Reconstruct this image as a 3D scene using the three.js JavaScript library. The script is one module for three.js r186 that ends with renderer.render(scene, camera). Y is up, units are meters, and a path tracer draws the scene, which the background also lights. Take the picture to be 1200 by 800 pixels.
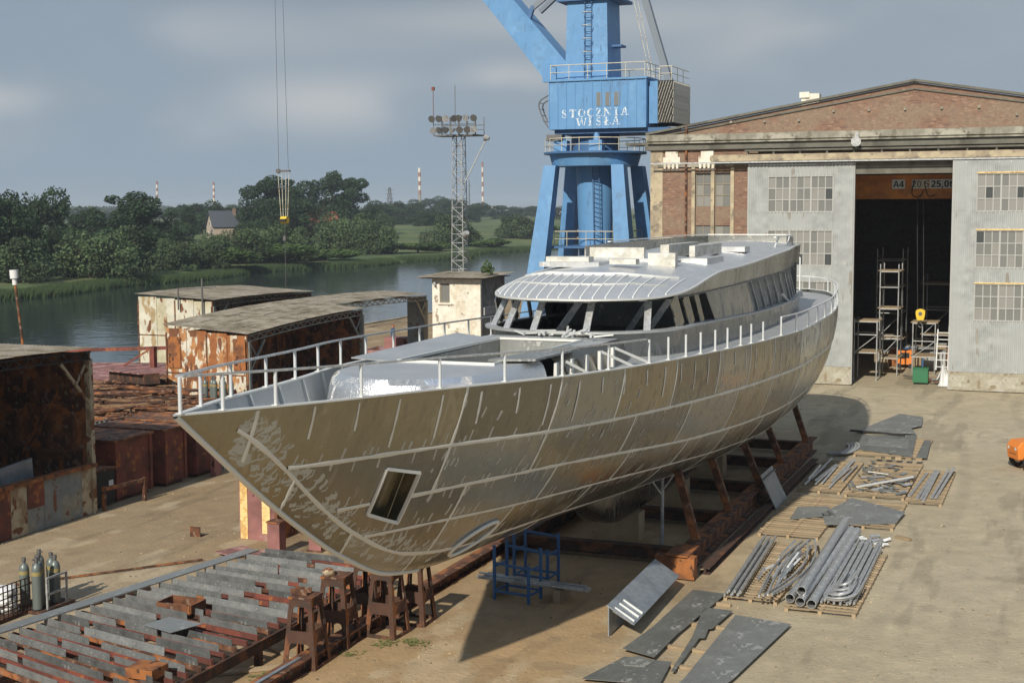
import * as THREE from 'three';
import { mergeGeometries, toCreasedNormals } from 'three/addons/utils/BufferGeometryUtils.js';
import { MarchingCubes } from 'three/addons/objects/MarchingCubes.js';
import { FontLoader } from 'three/addons/loaders/FontLoader.js';
import { TextGeometry } from 'three/addons/geometries/TextGeometry.js';

// ------------------------------------------------------------------ camera, sky, sun, exposure
// yard frame: x to the right, y up, z = -d where d runs along the slipway towards the hangar
const scene = new THREE.Scene();
const FOCAL = 1650 / 1200;                                   // focal length in picture widths
const camera = new THREE.PerspectiveCamera(2 * Math.atan(400 / 1650) * 180 / Math.PI, 1200 / 800, 0.1, 9000);
camera.position.set(0, 11, 0);
camera.rotation.order = 'YXZ';
camera.rotation.set(-Math.atan(158 / 1650), Math.atan(655 / 1650), -0.3 * Math.PI / 180);
scene.add(camera);
const renderer = new THREE.WebGLRenderer({ antialias: true });
renderer.setSize(1024, 682);
renderer.toneMapping = THREE.LinearToneMapping;
renderer.toneMappingExposure = 1.0;
renderer.shadowMap.enabled = true;

function rng(seed) { let s = seed >>> 0; return () => { s = (s + 0x6D2B79F5) >>> 0; let t = s; t = Math.imul(t ^ (t >>> 15), t | 1); t ^= t + Math.imul(t ^ (t >>> 7), t | 61); return ((t ^ (t >>> 14)) >>> 0) / 4294967296; }; }
function hash(ix, iy, s) { let h = Math.imul(ix, 374761393) + Math.imul(iy, 668265263) + Math.imul(s, 974711); h = Math.imul(h ^ (h >>> 13), 1274126177); return ((h ^ (h >>> 16)) >>> 0) / 4294967296; }
const lattices = [];
function latticeFor(per, s) { const row = lattices[s] || (lattices[s] = []); let t = row[per]; if (!t) { t = new Float32Array((per + 1) * (per + 1)); for (let y = 0; y <= per; y++) for (let x = 0; x <= per; x++) t[y * (per + 1) + x] = hash(x % per, y % per, s); row[per] = t; } return t; }
function vnoise(x, y, per, s) {                              // periodic value noise
  const t = latticeFor(per, s), x0 = Math.floor(x), y0 = Math.floor(y), fx = x - x0, fy = y - y0, u = fx * fx * (3 - 2 * fx), v = fy * fy * (3 - 2 * fy);
  let ix = x0 % per, iy = y0 % per; if (ix < 0) ix += per; if (iy < 0) iy += per; const o = iy * (per + 1) + ix, a = t[o], b = t[o + 1], c = t[o + per + 1], e = t[o + per + 2];
  return a + (b - a) * u + (c - a) * v + (a - b - c + e) * u * v;
}
function fbm(u, v, per, oct, s) { let a = 0.5, t = 0, n = 0; per = Math.round(per); for (let i = 0; i < oct; i++) { t += a * vnoise(u * per, v * per, per, s + i * 17); n += a; a *= 0.5; per *= 2; } return t / n; }
const clamp = (x, a = 0, b = 1) => Math.min(b, Math.max(a, x));
const smooth = (a, b, x) => { const t = clamp((x - a) / (b - a)); return t * t * (3 - 2 * t); };
const lerp = (a, b, t) => a + (b - a) * t;
const mix3 = (a, b, t) => [lerp(a[0], b[0], t), lerp(a[1], b[1], t), lerp(a[2], b[2], t)];
const toS = c => Math.round(255 * clamp(c <= 0.0031308 ? c * 12.92 : 1.055 * Math.pow(c, 1 / 2.4) - 0.055));

// sky: hazy grey-blue summer sky with flat, thin cloud
{
  const W = 1024, Hh = 512, data = new Float32Array(W * Hh * 4);
  const puffs = [[-0.50, 0.055, 0.16, 0.028, 0.5], [-0.35, 0.078, 0.07, 0.02, 0.8], [0.0, 0.085, 0.035, 0.013, 0.9], [0.22, 0.115, 0.08, 0.03, 0.6], [-0.13, 0.072, 0.07, 0.02, 0.7], [-0.24, 0.06, 0.06, 0.016, 0.5], [0.03, 0.128, 0.2, 0.012, 0.4], [-0.25, 0.12, 0.2, 0.02, 0.35]];
  const yaw = Math.atan(655 / 1650);
  for (let j = 0; j < Hh; j++) for (let i = 0; i < W; i++) {
    const el = ((j + 0.5) / Hh - 0.5) * Math.PI, az = ((i + 0.5) / W - 0.5) * 2 * Math.PI;   // dir = (cos az, ., sin az)
    const s = Math.sin(el), e = Math.max(0, s);
    let c = mix3([0.285, 0.365, 0.45], [0.235, 0.31, 0.405], smooth(0.0, 0.30, e));
    c = mix3(c, [0.22, 0.31, 0.48], smooth(0.35, 1, e));
    if (e > 0) {
      const k = 1 / (e + 0.16), cx = Math.cos(az) * Math.cos(el) * k, cz = Math.sin(az) * Math.cos(el) * k;
      const n = fbm((cx * 0.07 + 0.5), (cz * 0.07 + 0.5), 6, 5, 11), n2 = fbm((cx * 0.11 + 0.3), (cz * 0.11 + 0.7), 8, 5, 71);
      const veil = smooth(0.36, 0.72, n) * smooth(0.01, 0.12, e);
      c = mix3(c, [0.37, 0.405, 0.43], 0.45 * veil);
      c = mix3(c, [0.17, 0.215, 0.275], 0.4 * smooth(0.5, 0.8, n2) * smooth(0.06, 0.2, e));
      // the few low cumulus that show over the far bank
      let th = az + Math.PI / 2 + yaw; if (th > Math.PI) th -= 2 * Math.PI;      // 0 along the view
      let m = 0; for (const [a, b, wa, wb, st] of puffs) { const q = ((th - a) / wa) ** 2 + ((el - b) / wb) ** 2; m = Math.max(m, st * Math.exp(-q)); }
      m *= smooth(0.33, 0.6, fbm(az / 6.283 + 0.5, el / 6.283 * 2.2 + 0.5, 48, 5, 5));
      c = mix3(c, [0.60, 0.60, 0.59], 0.95 * clamp(m));
    } else c = mix3(c, [0.2, 0.21, 0.2], smooth(0, 0.25, -s));
    const o = (j * W + i) * 4; data[o] = c[0]; data[o + 1] = c[1]; data[o + 2] = c[2]; data[o + 3] = 1;
  }
  const t = new THREE.DataTexture(data, W, Hh, THREE.RGBAFormat, THREE.FloatType);
  t.mapping = THREE.EquirectangularReflectionMapping; t.magFilter = THREE.LinearFilter; t.needsUpdate = true;
  scene.background = t; scene.environment = t;
}
const sun = new THREE.DirectionalLight(new THREE.Color().setRGB(1, 0.93, 0.80), 4.6);
sun.position.set(-20 - 1.5, 82, -45 + 124); sun.target.position.set(-20, 0, -45);
sun.castShadow = true; sun.shadow.radius = 1.6; sun.shadow.mapSize.set(4096, 4096);
Object.assign(sun.shadow.camera, { left: -90, right: 90, top: 90, bottom: -90, near: 1, far: 400 });
scene.add(sun, sun.target);
scene.fog = new THREE.FogExp2(new THREE.Color().setRGB(0.62, 0.70, 0.78), 0.0002);

// ------------------------------------------------------------------ helpers
const V = (x, y, d) => new THREE.Vector3(x, y, -d);
const used = {};
function numbered(n) { if (!(n in used)) { used[n] = 0; return n; } used[n]++; return n + '_' + String(used[n]).padStart(3, '0'); }
function thing(name, label, category, group, pos) { const o = new THREE.Group(); o.name = numbered(name); o.userData = { label, category }; if (group) o.userData.group = group; if (pos) o.position.set(pos[0], pos[1], -pos[2]); scene.add(o); return o; }
function tag(o, label, category, group) { o.userData.label = label; o.userData.category = category; if (group) o.userData.group = group; return o; }
function metricUV(g) {
  if (g.userData.keepUV) return g;
  const p = g.attributes.position; if (!g.attributes.normal) g.computeVertexNormals(); const n = g.attributes.normal, uv = new Float32Array(p.count * 2);
  for (let i = 0; i < p.count; i++) {
    const ax = Math.abs(n.getX(i)), ay = Math.abs(n.getY(i)), az = Math.abs(n.getZ(i)), x = p.getX(i), y = p.getY(i), z = p.getZ(i);
    if (ay >= ax && ay >= az) { uv[2 * i] = x; uv[2 * i + 1] = -z; } else if (ax > az) { uv[2 * i] = -z; uv[2 * i + 1] = y; } else { uv[2 * i] = x; uv[2 * i + 1] = y; }
  }
  g.setAttribute('uv', new THREE.BufferAttribute(uv, 2)); return g;
}
function norm(g) { const q = g.index ? g.toNonIndexed() : g; for (const k of Object.keys(q.attributes)) if (!['position', 'normal', 'uv', 'color'].includes(k)) q.deleteAttribute(k); q.userData = g.userData; return q; }
class MB {                                                   // collects pieces of ONE part
  constructor() { this.l = []; }
  add(...g) { for (const q of g.flat()) this.l.push(norm(metricUV(q))); return this; }
  box(x0, x1, y0, y1, d0, d1) { return this.add(boxG(x0, x1, y0, y1, d0, d1)); }
  bar(p, q, w, h, roll) { return this.add(barG(p, q, w, h, roll)); }
  pipe(p, q, r, n, r2) { return this.add(pipeG(p, q, r, n, r2)); }
  geo() { return this.l.length === 1 ? this.l[0] : mergeGeometries(this.l, false); }
  build(name, m, parent) { return mesh(name, this.geo(), m, parent); }
}
function mesh(name, g, m, parent) { metricUV(g); const o = new THREE.Mesh(g, m); o.name = parent ? name : numbered(name); (parent || scene).add(o); return o; }
function boxG(x0, x1, y0, y1, d0, d1) { const g = new THREE.BoxGeometry(Math.abs(x1 - x0), Math.abs(y1 - y0), Math.abs(d1 - d0)); g.translate((x0 + x1) / 2, (y0 + y1) / 2, -(d0 + d1) / 2); return g; }
const _m = new THREE.Matrix4();
function barG(p, q, w, h, roll = 0) {                        // p, q: [x,y,d]; w across, h "up"
  const a = V(...p), b = V(...q), L = a.distanceTo(b), g = new THREE.BoxGeometry(w, h, L);
  if (roll) g.rotateZ(roll);
  const f = b.clone().sub(a).normalize(), up = Math.abs(f.y) > 0.98 ? new THREE.Vector3(0, 0, 1) : new THREE.Vector3(0, 1, 0), r = new THREE.Vector3().crossVectors(up, f).normalize(), u = new THREE.Vector3().crossVectors(f, r);
  _m.makeBasis(r, u, f); metricUV(g); g.userData.keepUV = true; g.applyMatrix4(_m); g.translate((a.x + b.x) / 2, (a.y + b.y) / 2, (a.z + b.z) / 2); return g;
}
function pipeG(p, q, r, n = 8, r2 = r) { const a = V(...p), b = V(...q), L = a.distanceTo(b), g = new THREE.CylinderGeometry(r2, r, L, n); metricUV(g); g.userData.keepUV = true; g.applyQuaternion(new THREE.Quaternion().setFromUnitVectors(new THREE.Vector3(0, 1, 0), b.clone().sub(a).normalize())); g.translate((a.x + b.x) / 2, (a.y + b.y) / 2, (a.z + b.z) / 2); return g; }
function tubeG(pts, r, seg = 24, n = 6, closed = false) { return new THREE.TubeGeometry(new THREE.CatmullRomCurve3(pts.map(p => V(...p)), closed, 'centripetal'), seg, r, n, closed); }
function plateG(pts, y, t) { const s = new THREE.Shape(pts.map(([x, d]) => new THREE.Vector2(x, d))); const g = new THREE.ExtrudeGeometry(s, { depth: t, bevelEnabled: false }); g.rotateX(-Math.PI / 2); g.translate(0, y, 0); g.computeVertexNormals(); return g; }
function grid(nu, nv, f) {                                   // smooth sheet from f(u,v) -> [x,y,d]
  const p = [], uv = [], ix = [];
  for (let j = 0; j <= nv; j++) for (let i = 0; i <= nu; i++) { const q = f(i / nu, j / nv); p.push(q[0], q[1], -q[2]); uv.push(q[3] ?? i / nu, q[4] ?? j / nv); }
  for (let j = 0; j < nv; j++) for (let i = 0; i < nu; i++) { const a = j * (nu + 1) + i, b = a + 1, c = a + nu + 1, e = c + 1; ix.push(a, b, e, a, e, c); }
  const g = new THREE.BufferGeometry(); g.setAttribute('position', new THREE.Float32BufferAttribute(p, 3)); g.setAttribute('uv', new THREE.Float32BufferAttribute(uv, 2)); g.setIndex(ix); g.computeVertexNormals(); return g;
}
function sweep(pts, w, h, closed) {                          // box section swept along [x,y,d] points, w horizontal, h vertical
  const n = pts.length, p = [], ix = [];
  for (let i = 0; i < n; i++) {
    const a = pts[closed ? (i + n - 1) % n : Math.max(0, i - 1)], b = pts[closed ? (i + 1) % n : Math.min(n - 1, i + 1)];
    let tx = b[0] - a[0], td = b[2] - a[2]; const l = Math.hypot(tx, td) || 1; const nx = -td / l * w / 2, nd = tx / l * w / 2, c = pts[i];
    p.push(c[0] - nx, c[1] - h / 2, -(c[2] - nd), c[0] + nx, c[1] - h / 2, -(c[2] + nd), c[0] + nx, c[1] + h / 2, -(c[2] + nd), c[0] - nx, c[1] + h / 2, -(c[2] - nd));
  }
  const m = closed ? n : n - 1;
  for (let i = 0; i < m; i++) { const a = i * 4, b = ((i + 1) % n) * 4; for (let k = 0; k < 4; k++) { const k2 = (k + 1) % 4; ix.push(a + k, a + k2, b + k2, a + k, b + k2, b + k); } }
  if (!closed) { ix.push(0, 2, 1, 0, 3, 2); const e = (n - 1) * 4; ix.push(e, e + 1, e + 2, e, e + 2, e + 3); }
  let g = new THREE.BufferGeometry(); g.setAttribute('position', new THREE.Float32BufferAttribute(p, 3)); g.setIndex(ix); g.computeVertexNormals(); g = toCreasedNormals(g, 0.6); return g;
}
function pchip(X, Y) {
  const n = X.length, h = [], s = [], m = [];
  for (let i = 0; i < n - 1; i++) { h.push(X[i + 1] - X[i]); s.push((Y[i + 1] - Y[i]) / h[i]); }
  m[0] = s[0]; m[n - 1] = s[n - 2];
  for (let i = 1; i < n - 1; i++) m[i] = s[i - 1] * s[i] <= 0 ? 0 : 3 * (h[i - 1] + h[i]) / ((2 * h[i] + h[i - 1]) / s[i - 1] + (h[i] + 2 * h[i - 1]) / s[i]);
  return x => { x = clamp(x, X[0], X[n - 1]); let i = 0; while (i < n - 2 && x > X[i + 1]) i++; const t = (x - X[i]) / h[i], t2 = t * t, t3 = t2 * t; return (2 * t3 - 3 * t2 + 1) * Y[i] + (t3 - 2 * t2 + t) * h[i] * m[i] + (-2 * t3 + 3 * t2) * Y[i + 1] + (t3 - t2) * h[i] * m[i + 1]; };
}
function copy(o, pos, ry, label, group) { const c = o.clone(); c.name = numbered(o.name.replace(/_\d{3}$/, '')); c.userData = { ...o.userData }; if (label) c.userData.label = label; if (group) c.userData.group = group; scene.add(c); c.position.set(pos[0], pos[1], -pos[2]); c.rotation.y = ry || 0; return c; }

// ------------------------------------------------------------------ procedural surface textures
function tex(size, fn, srgb = true, metres = 1) {
  const d = new Uint8Array(size * size * 4);
  for (let j = 0; j < size; j++) for (let i = 0; i < size; i++) { const c = fn((i + 0.5) / size, (j + 0.5) / size), o = (j * size + i) * 4; d[o] = srgb ? toS(c[0]) : 255 * clamp(c[0]); d[o + 1] = srgb ? toS(c[1]) : 255 * clamp(c[1]); d[o + 2] = srgb ? toS(c[2]) : 255 * clamp(c[2]); d[o + 3] = 255; }
  const t = new THREE.DataTexture(d, size, size); t.wrapS = t.wrapT = THREE.RepeatWrapping; t.magFilter = THREE.LinearFilter; t.minFilter = THREE.LinearMipmapLinearFilter; t.generateMipmaps = true;
  if (srgb) t.colorSpace = THREE.SRGBColorSpace; t.repeat.set(1 / metres, 1 / metres); t.needsUpdate = true; return t;
}
const g1 = v => [v, v, v];
function std(o) { const { c, ...r } = o; const m = new THREE.MeshStandardMaterial({ roughness: 0.8, metalness: 0, ...r }); if (c) m.color.setRGB(...c); return m; }
function blotch(size, metres, base, spots, seed, per = 5, streak = 1, gv = 0.22) {  // base colour with patches [colour, threshold, softness, period factor]
  return tex(size, (u, v) => {
    let c = base; const n0 = fbm(u, v, 16, 4, seed + 90); c = c.map(x => x * (1 - gv + 2 * gv * n0));
    spots.forEach(([col, th, so, pf], k) => { const n = fbm(u * 1, v / streak, per * (pf || 1), 5, seed + 31 * k); const t = smooth(th - so, th + so, n); if (t > 0) c = mix3(c, col.map(x => x * (0.75 + 0.5 * fbm(u, v, 24, 3, seed + 7 + k))), t); });
    return c;
  }, true, metres);
}
const RUST = [0.17, 0.068, 0.03], RUSTD = [0.07, 0.03, 0.018], RUSTO = [0.30, 0.11, 0.035];
const rustTex = blotch(512, 2.6, RUST, [[RUSTD, 0.56, 0.1], [RUSTO, 0.62, 0.07, 2], [[0.22, 0.15, 0.11], 0.7, 0.06, 3]], 3);
const rustBump = tex(256, (u, v) => g1(fbm(u, v, 24, 4, 9)), false, 1.1);
const M = {};
M.rust = std({ map: rustTex, bumpMap: rustBump, bumpScale: 0.004, roughness: 0.88 });
M.rustDark = std({ map: blotch(512, 2.2, [0.075, 0.036, 0.022], [[RUST, 0.6, 0.08], [[0.05, 0.03, 0.022], 0.56, 0.1, 2]], 29), bumpMap: rustBump, bumpScale: 0.004, roughness: 0.9 });
M.rustOrange = std({ map: blotch(512, 2, [0.33, 0.12, 0.035], [[RUST, 0.56, 0.12], [RUSTD, 0.66, 0.06, 2]], 13), bumpMap: rustBump, bumpScale: 0.003, roughness: 0.85 });
M.primer = std({ map: blotch(512, 3, [0.19, 0.052, 0.035], [[[0.11, 0.035, 0.025], 0.55, 0.12], [RUSTO, 0.68, 0.05, 2]], 23), roughness: 0.75 });
M.pinkPrimer = std({ map: blotch(512, 5, [0.29, 0.13, 0.12], [[[0.2, 0.09, 0.08], 0.55, 0.14], [RUSTD, 0.68, 0.04, 2], [[0.40, 0.24, 0.21], 0.64, 0.08, 2]], 33), roughness: 0.8 });
M.rustWhite = std({ map: blotch(1024, 5, [0.62, 0.58, 0.48], [[[0.50, 0.40, 0.26], 0.54, 0.1, 3], [[0.42, 0.2, 0.08], 0.55, 0.03, 5], [RUSTO, 0.545, 0.025, 2.4], [RUST, 0.60, 0.03, 2.4]], 43, 5, 2), roughness: 0.8 });
M.dirtyWhite = std({ map: blotch(512, 6, [0.58, 0.56, 0.46], [[[0.46, 0.42, 0.29], 0.52, 0.1, 1], [[0.36, 0.27, 0.15], 0.64, 0.05, 3], [RUST, 0.7, 0.03, 4]], 53, 4, 2), roughness: 0.85 });
M.greyPanel = std({ map: blotch(512, 3, [0.20, 0.22, 0.22], [[[0.27, 0.26, 0.21], 0.56, 0.1], [RUST, 0.68, 0.05, 2]], 63), roughness: 0.7 });
M.creamRust = std({ map: blotch(512, 2.5, [0.42, 0.36, 0.25], [[[0.28, 0.2, 0.12], 0.55, 0.09], [RUST, 0.63, 0.04, 2]], 73), roughness: 0.8 });
M.asbestos = std({ map: blotch(512, 7, [0.31, 0.265, 0.195], [[[0.22, 0.18, 0.125], 0.52, 0.14, 2], [[0.17, 0.14, 0.09], 0.68, 0.08, 2], [[0.35, 0.305, 0.235], 0.6, 0.12, 3]], 83, 5, 1, 0.12), roughness: 0.95 });
M.plaster = std({ map: blotch(512, 5, [0.76, 0.72, 0.62], [[[0.66, 0.59, 0.47], 0.58, 0.1], [[0.36, 0.30, 0.22], 0.70, 0.03, 3], [[0.70, 0.66, 0.56], 0.62, 0.08, 2]], 93), roughness: 0.95 });
M.greyPlaster = std({ map: blotch(512, 4, [0.26, 0.255, 0.24], [[[0.17, 0.16, 0.145], 0.54, 0.12], [[0.36, 0.34, 0.3], 0.66, 0.05, 2]], 103), roughness: 0.95 });
M.beige = std({ map: blotch(512, 4, [0.45, 0.38, 0.26], [[[0.34, 0.28, 0.2], 0.55, 0.1], [[0.24, 0.2, 0.15], 0.68, 0.04, 2]], 113), roughness: 0.9 });
M.concrete = std({ map: blotch(512, 5, [0.37, 0.35, 0.29], [[[0.25, 0.235, 0.19], 0.55, 0.1], [[0.17, 0.155, 0.12], 0.66, 0.05, 2]], 123), roughness: 0.92 });
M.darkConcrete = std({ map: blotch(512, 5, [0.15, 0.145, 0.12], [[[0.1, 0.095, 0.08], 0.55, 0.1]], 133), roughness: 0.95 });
M.doorGrey = std({ map: blotch(512, 9, [0.375, 0.39, 0.385], [[[0.35, 0.365, 0.36], 0.52, 0.16], [[0.28, 0.265, 0.23], 0.76, 0.03, 5]], 143, 4, 3, 0.07), roughness: 0.6 });
M.doorSkirt = std({ map: blotch(512, 3, [0.42, 0.40, 0.33], [[[0.33, 0.30, 0.23], 0.52, 0.1], [[0.25, 0.2, 0.13], 0.66, 0.05, 2]], 153), roughness: 0.8 });
M.frameGrey = std({ c: [0.40, 0.40, 0.38], roughness: 0.7 });
M.frameWood = std({ c: [0.26, 0.23, 0.17], roughness: 0.8 });
M.pane = new THREE.MeshPhysicalMaterial({ color: new THREE.Color().setRGB(0.19, 0.19, 0.18), roughness: 0.28, metalness: 0 });
M.paneDusty = new THREE.MeshPhysicalMaterial({ color: new THREE.Color().setRGB(0.25, 0.245, 0.225), roughness: 0.45 });
M.paneDark = new THREE.MeshPhysicalMaterial({ color: new THREE.Color().setRGB(0.07, 0.075, 0.075), roughness: 0.2 });
M.blue = std({ map: blotch(512, 8, [0.112, 0.27, 0.50], [[[0.10, 0.25, 0.475], 0.55, 0.2, 1], [[0.13, 0.285, 0.50], 0.62, 0.15, 2], [[0.10, 0.22, 0.40], 0.75, 0.03, 5]], 163, 5, 4, 0.06), roughness: 0.5 });
M.blueDark = std({ c: [0.05, 0.13, 0.28], roughness: 0.55 });
M.crGrey = std({ c: [0.17, 0.20, 0.24], roughness: 0.6 });
M.railWhite = std({ map: blotch(256, 1.5, [0.6, 0.57, 0.46], [[[0.4, 0.3, 0.18], 0.62, 0.05, 2]], 173), roughness: 0.7 });
M.letter = std({ map: blotch(256, 1.3, [0.66, 0.68, 0.68], [[[0.24, 0.42, 0.64], 0.53, 0.08, 3]], 183), roughness: 0.7 });
M.dark = std({ c: [0.02, 0.02, 0.022], roughness: 0.9 });
M.steel = std({ c: [0.16, 0.155, 0.15], roughness: 0.55, metalness: 0.5 });
M.wire = std({ c: [0.10, 0.10, 0.10], roughness: 0.6, metalness: 0.4 });
M.galv = std({ map: blotch(256, 1.2, [0.46, 0.47, 0.47], [[[0.34, 0.35, 0.35], 0.56, 0.1, 2]], 193), roughness: 0.5, metalness: 0.35 });
M.white = std({ c: [0.70, 0.71, 0.70], roughness: 0.6 });
M.railPost = std({ c: [0.58, 0.60, 0.61], roughness: 0.5, metalness: 0.2 });
M.orange = std({ c: [0.72, 0.22, 0.035], roughness: 0.5 });
M.craneOrange = std({ map: blotch(256, 4, [0.62, 0.23, 0.035], [[[0.45, 0.16, 0.03], 0.56, 0.12]], 203), roughness: 0.6 });
M.yellow = std({ c: [0.78, 0.52, 0.04], roughness: 0.5 });
M.yellowPale = std({ map: blotch(256, 1.4, [0.78, 0.58, 0.26], [[[0.6, 0.38, 0.14], 0.58, 0.07, 2]], 213), roughness: 0.8 });
M.black = std({ c: [0.018, 0.018, 0.018], roughness: 0.7 });
M.rackBlue = std({ c: [0.03, 0.11, 0.27], roughness: 0.5 });
M.green = std({ c: [0.03, 0.16, 0.07], roughness: 0.6 });
M.cylGreen = std({ c: [0.15, 0.175, 0.165], roughness: 0.4, metalness: 0.2 });
M.cylGrey = std({ c: [0.26, 0.28, 0.28], roughness: 0.4 });
M.cylBand = std({ c: [0.30, 0.24, 0.10], roughness: 0.5 });
M.roofSlate = std({ c: [0.06, 0.07, 0.085], roughness: 0.8 });
M.roofRed = std({ c: [0.25, 0.075, 0.04], roughness: 0.85 });
M.houseWall = std({ c: [0.42, 0.34, 0.27], roughness: 0.9 });
M.wood = ['a', 'b', 'c'].map((_, k) => std({ map: tex(256, (u, v) => { const g = fbm(u * 1, v * 6, 4, 5, 300 + k * 9), q = fbm(u, v, 6, 3, 330 + k); return mix3([0.44, 0.33, 0.2], [0.26, 0.195, 0.125], clamp(g * 0.8 + q * 0.5 - 0.2)).map(x => x * (0.82 + 0.14 * k)); }, true, 1.1), roughness: 0.9 }));
// brick: rows far too fine to tell apart from here, with varied tone and dirty joints
M.brick = std({
  map: tex(1024, (u, v) => {
    const row = Math.floor(v * 80), off = (row % 2) * 0.5, bu = u * 24 + off, col = Math.floor(bu), fu = bu - col, fv = v * 80 - row, joint = fu < 0.045 || fv < 0.15;
    const h = hash(col % 24, row, 5), big = fbm(u, v, 4, 5, 400);
    let c = mix3([0.245, 0.135, 0.088], [0.20, 0.112, 0.08], h); if (h > 0.86) c = [0.155, 0.09, 0.07]; if (h < 0.1) c = [0.30, 0.19, 0.13];
    c = mix3(c, [0.25, 0.19, 0.135], smooth(0.5, 0.75, big) * 0.6); if (joint) c = mix3(c, [0.26, 0.215, 0.165], 0.75);
    return c.map(x => x * (0.85 + 0.3 * fbm(u, v, 60, 2, 410)));
  }, true, 6), roughness: 0.95
});
// aluminium plate: dull mill finish, ground patches and scuffs
function aluTex(seed, lo, hi, metres, size = 512, spk = 0.6) {
  return tex(size, (u, v) => {
    const big = fbm(u, v, 4, 5, seed), scr = fbm(u * 12, v, 6, 4, seed + 5), fl = fbm(u, v, 30, 4, seed + 9), sp = smooth(0.66, 0.72, fbm(u, v / 2, 22, 3, seed + 15)) * smooth(0.45, 0.62, fbm(u, v, 5, 3, seed + 19));
    const t = clamp(big * 0.8 + fl * 0.5 - 0.15); const c = mix3(lo, hi, t * 0.75 + 0.25 * scr); return mix3(c, [0.60, 0.59, 0.56], sp * spk);
  }, true, metres);
}
function aluRough(seed, a, b, metres) { return tex(256, (u, v) => { const n = fbm(u, v, 6, 5, seed), s = smooth(0.62, 0.72, fbm(u, v / 2, 22, 3, seed + 15)); const r = lerp(lerp(a, b, n), 0.62, s * 0.6); return [1, r, 1]; }, false, metres); }
const aluBump = tex(512, (u, v) => g1(0.6 * fbm(u, v, 5, 4, 77) + 0.4 * fbm(u, v, 40, 2, 78)), false, 3.1);
const alu = (seed, lo, hi, ra, rb, m = 5, size = 512, metal = 1, spk = 0.6, bump = 0.006) => std({ map: aluTex(seed, lo, hi, m, size, spk), roughnessMap: aluRough(seed + 2, ra, rb, m * 0.9), roughness: 1, metalness: metal, bumpMap: aluBump, bumpScale: bump });
M.hull = [alu(501, [0.275, 0.248, 0.185], [0.375, 0.34, 0.26], 0.2, 0.34, 5, 1024, 0.95, 0.15, 0.0018), alu(517, [0.21, 0.197, 0.168], [0.30, 0.282, 0.24], 0.22, 0.36, 4.3, 1024, 0.95, 0.15, 0.0018), alu(533, [0.29, 0.287, 0.265], [0.40, 0.396, 0.365], 0.2, 0.34, 5.7, 1024, 0.95, 0.15, 0.0018)];
M.weld = std({ c: [0.72, 0.72, 0.69], roughness: 0.6, metalness: 0.45 });
M.deck = alu(549, [0.44, 0.45, 0.45], [0.58, 0.59, 0.59], 0.42, 0.62, 4, 512, 0.6);
M.grind = std({ c: [0.50, 0.50, 0.47], roughness: 0.62, metalness: 0.5 });
M.house = M.hull[2];
M.roofAlu = alu(565, [0.56, 0.57, 0.57], [0.72, 0.72, 0.72], 0.28, 0.46, 2.2, 512, 0.6);
M.foil = std({ c: [0.90, 0.90, 0.90], roughness: 0.46, metalness: 1, bumpMap: tex(512, (u, v) => g1(0.45 * fbm(u, v, 14, 3, 601) + 0.55 * fbm(u, v, 64, 2, 602)), false, 1.8), bumpScale: 0.02 });
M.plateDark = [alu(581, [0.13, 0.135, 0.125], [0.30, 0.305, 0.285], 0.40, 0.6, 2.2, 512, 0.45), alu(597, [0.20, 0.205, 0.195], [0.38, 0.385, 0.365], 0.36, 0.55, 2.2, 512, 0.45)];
M.plateBlueGrey = std({ map: blotch(256, 2, [0.28, 0.31, 0.34], [[[0.34, 0.37, 0.40], 0.56, 0.1]], 611), roughness: 0.45, metalness: 0.5 });
M.tubeAlu = std({ map: blotch(256, 1, [0.50, 0.51, 0.51], [[[0.66, 0.66, 0.65], 0.56, 0.1, 2]], 621), roughness: 0.38, metalness: 0.6 });
M.slat = [0.55, 0.8, 1, 1.2, 0.68].map((f, k) => alu(631 + 16 * k, [0.10 * f, 0.11 * f, 0.11 * f], [0.40 * f, 0.41 * f, 0.41 * f], 0.34, 0.6, 0.9 + 0.2 * k, 256, 0.45, 0.35));
M.skin = std({ c: [0.46, 0.27, 0.19], roughness: 0.6 });
M.workwear = std({ c: [0.035, 0.075, 0.16], roughness: 0.9 });
M.hair = std({ c: [0.35, 0.08, 0.04], roughness: 0.6 });

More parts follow.
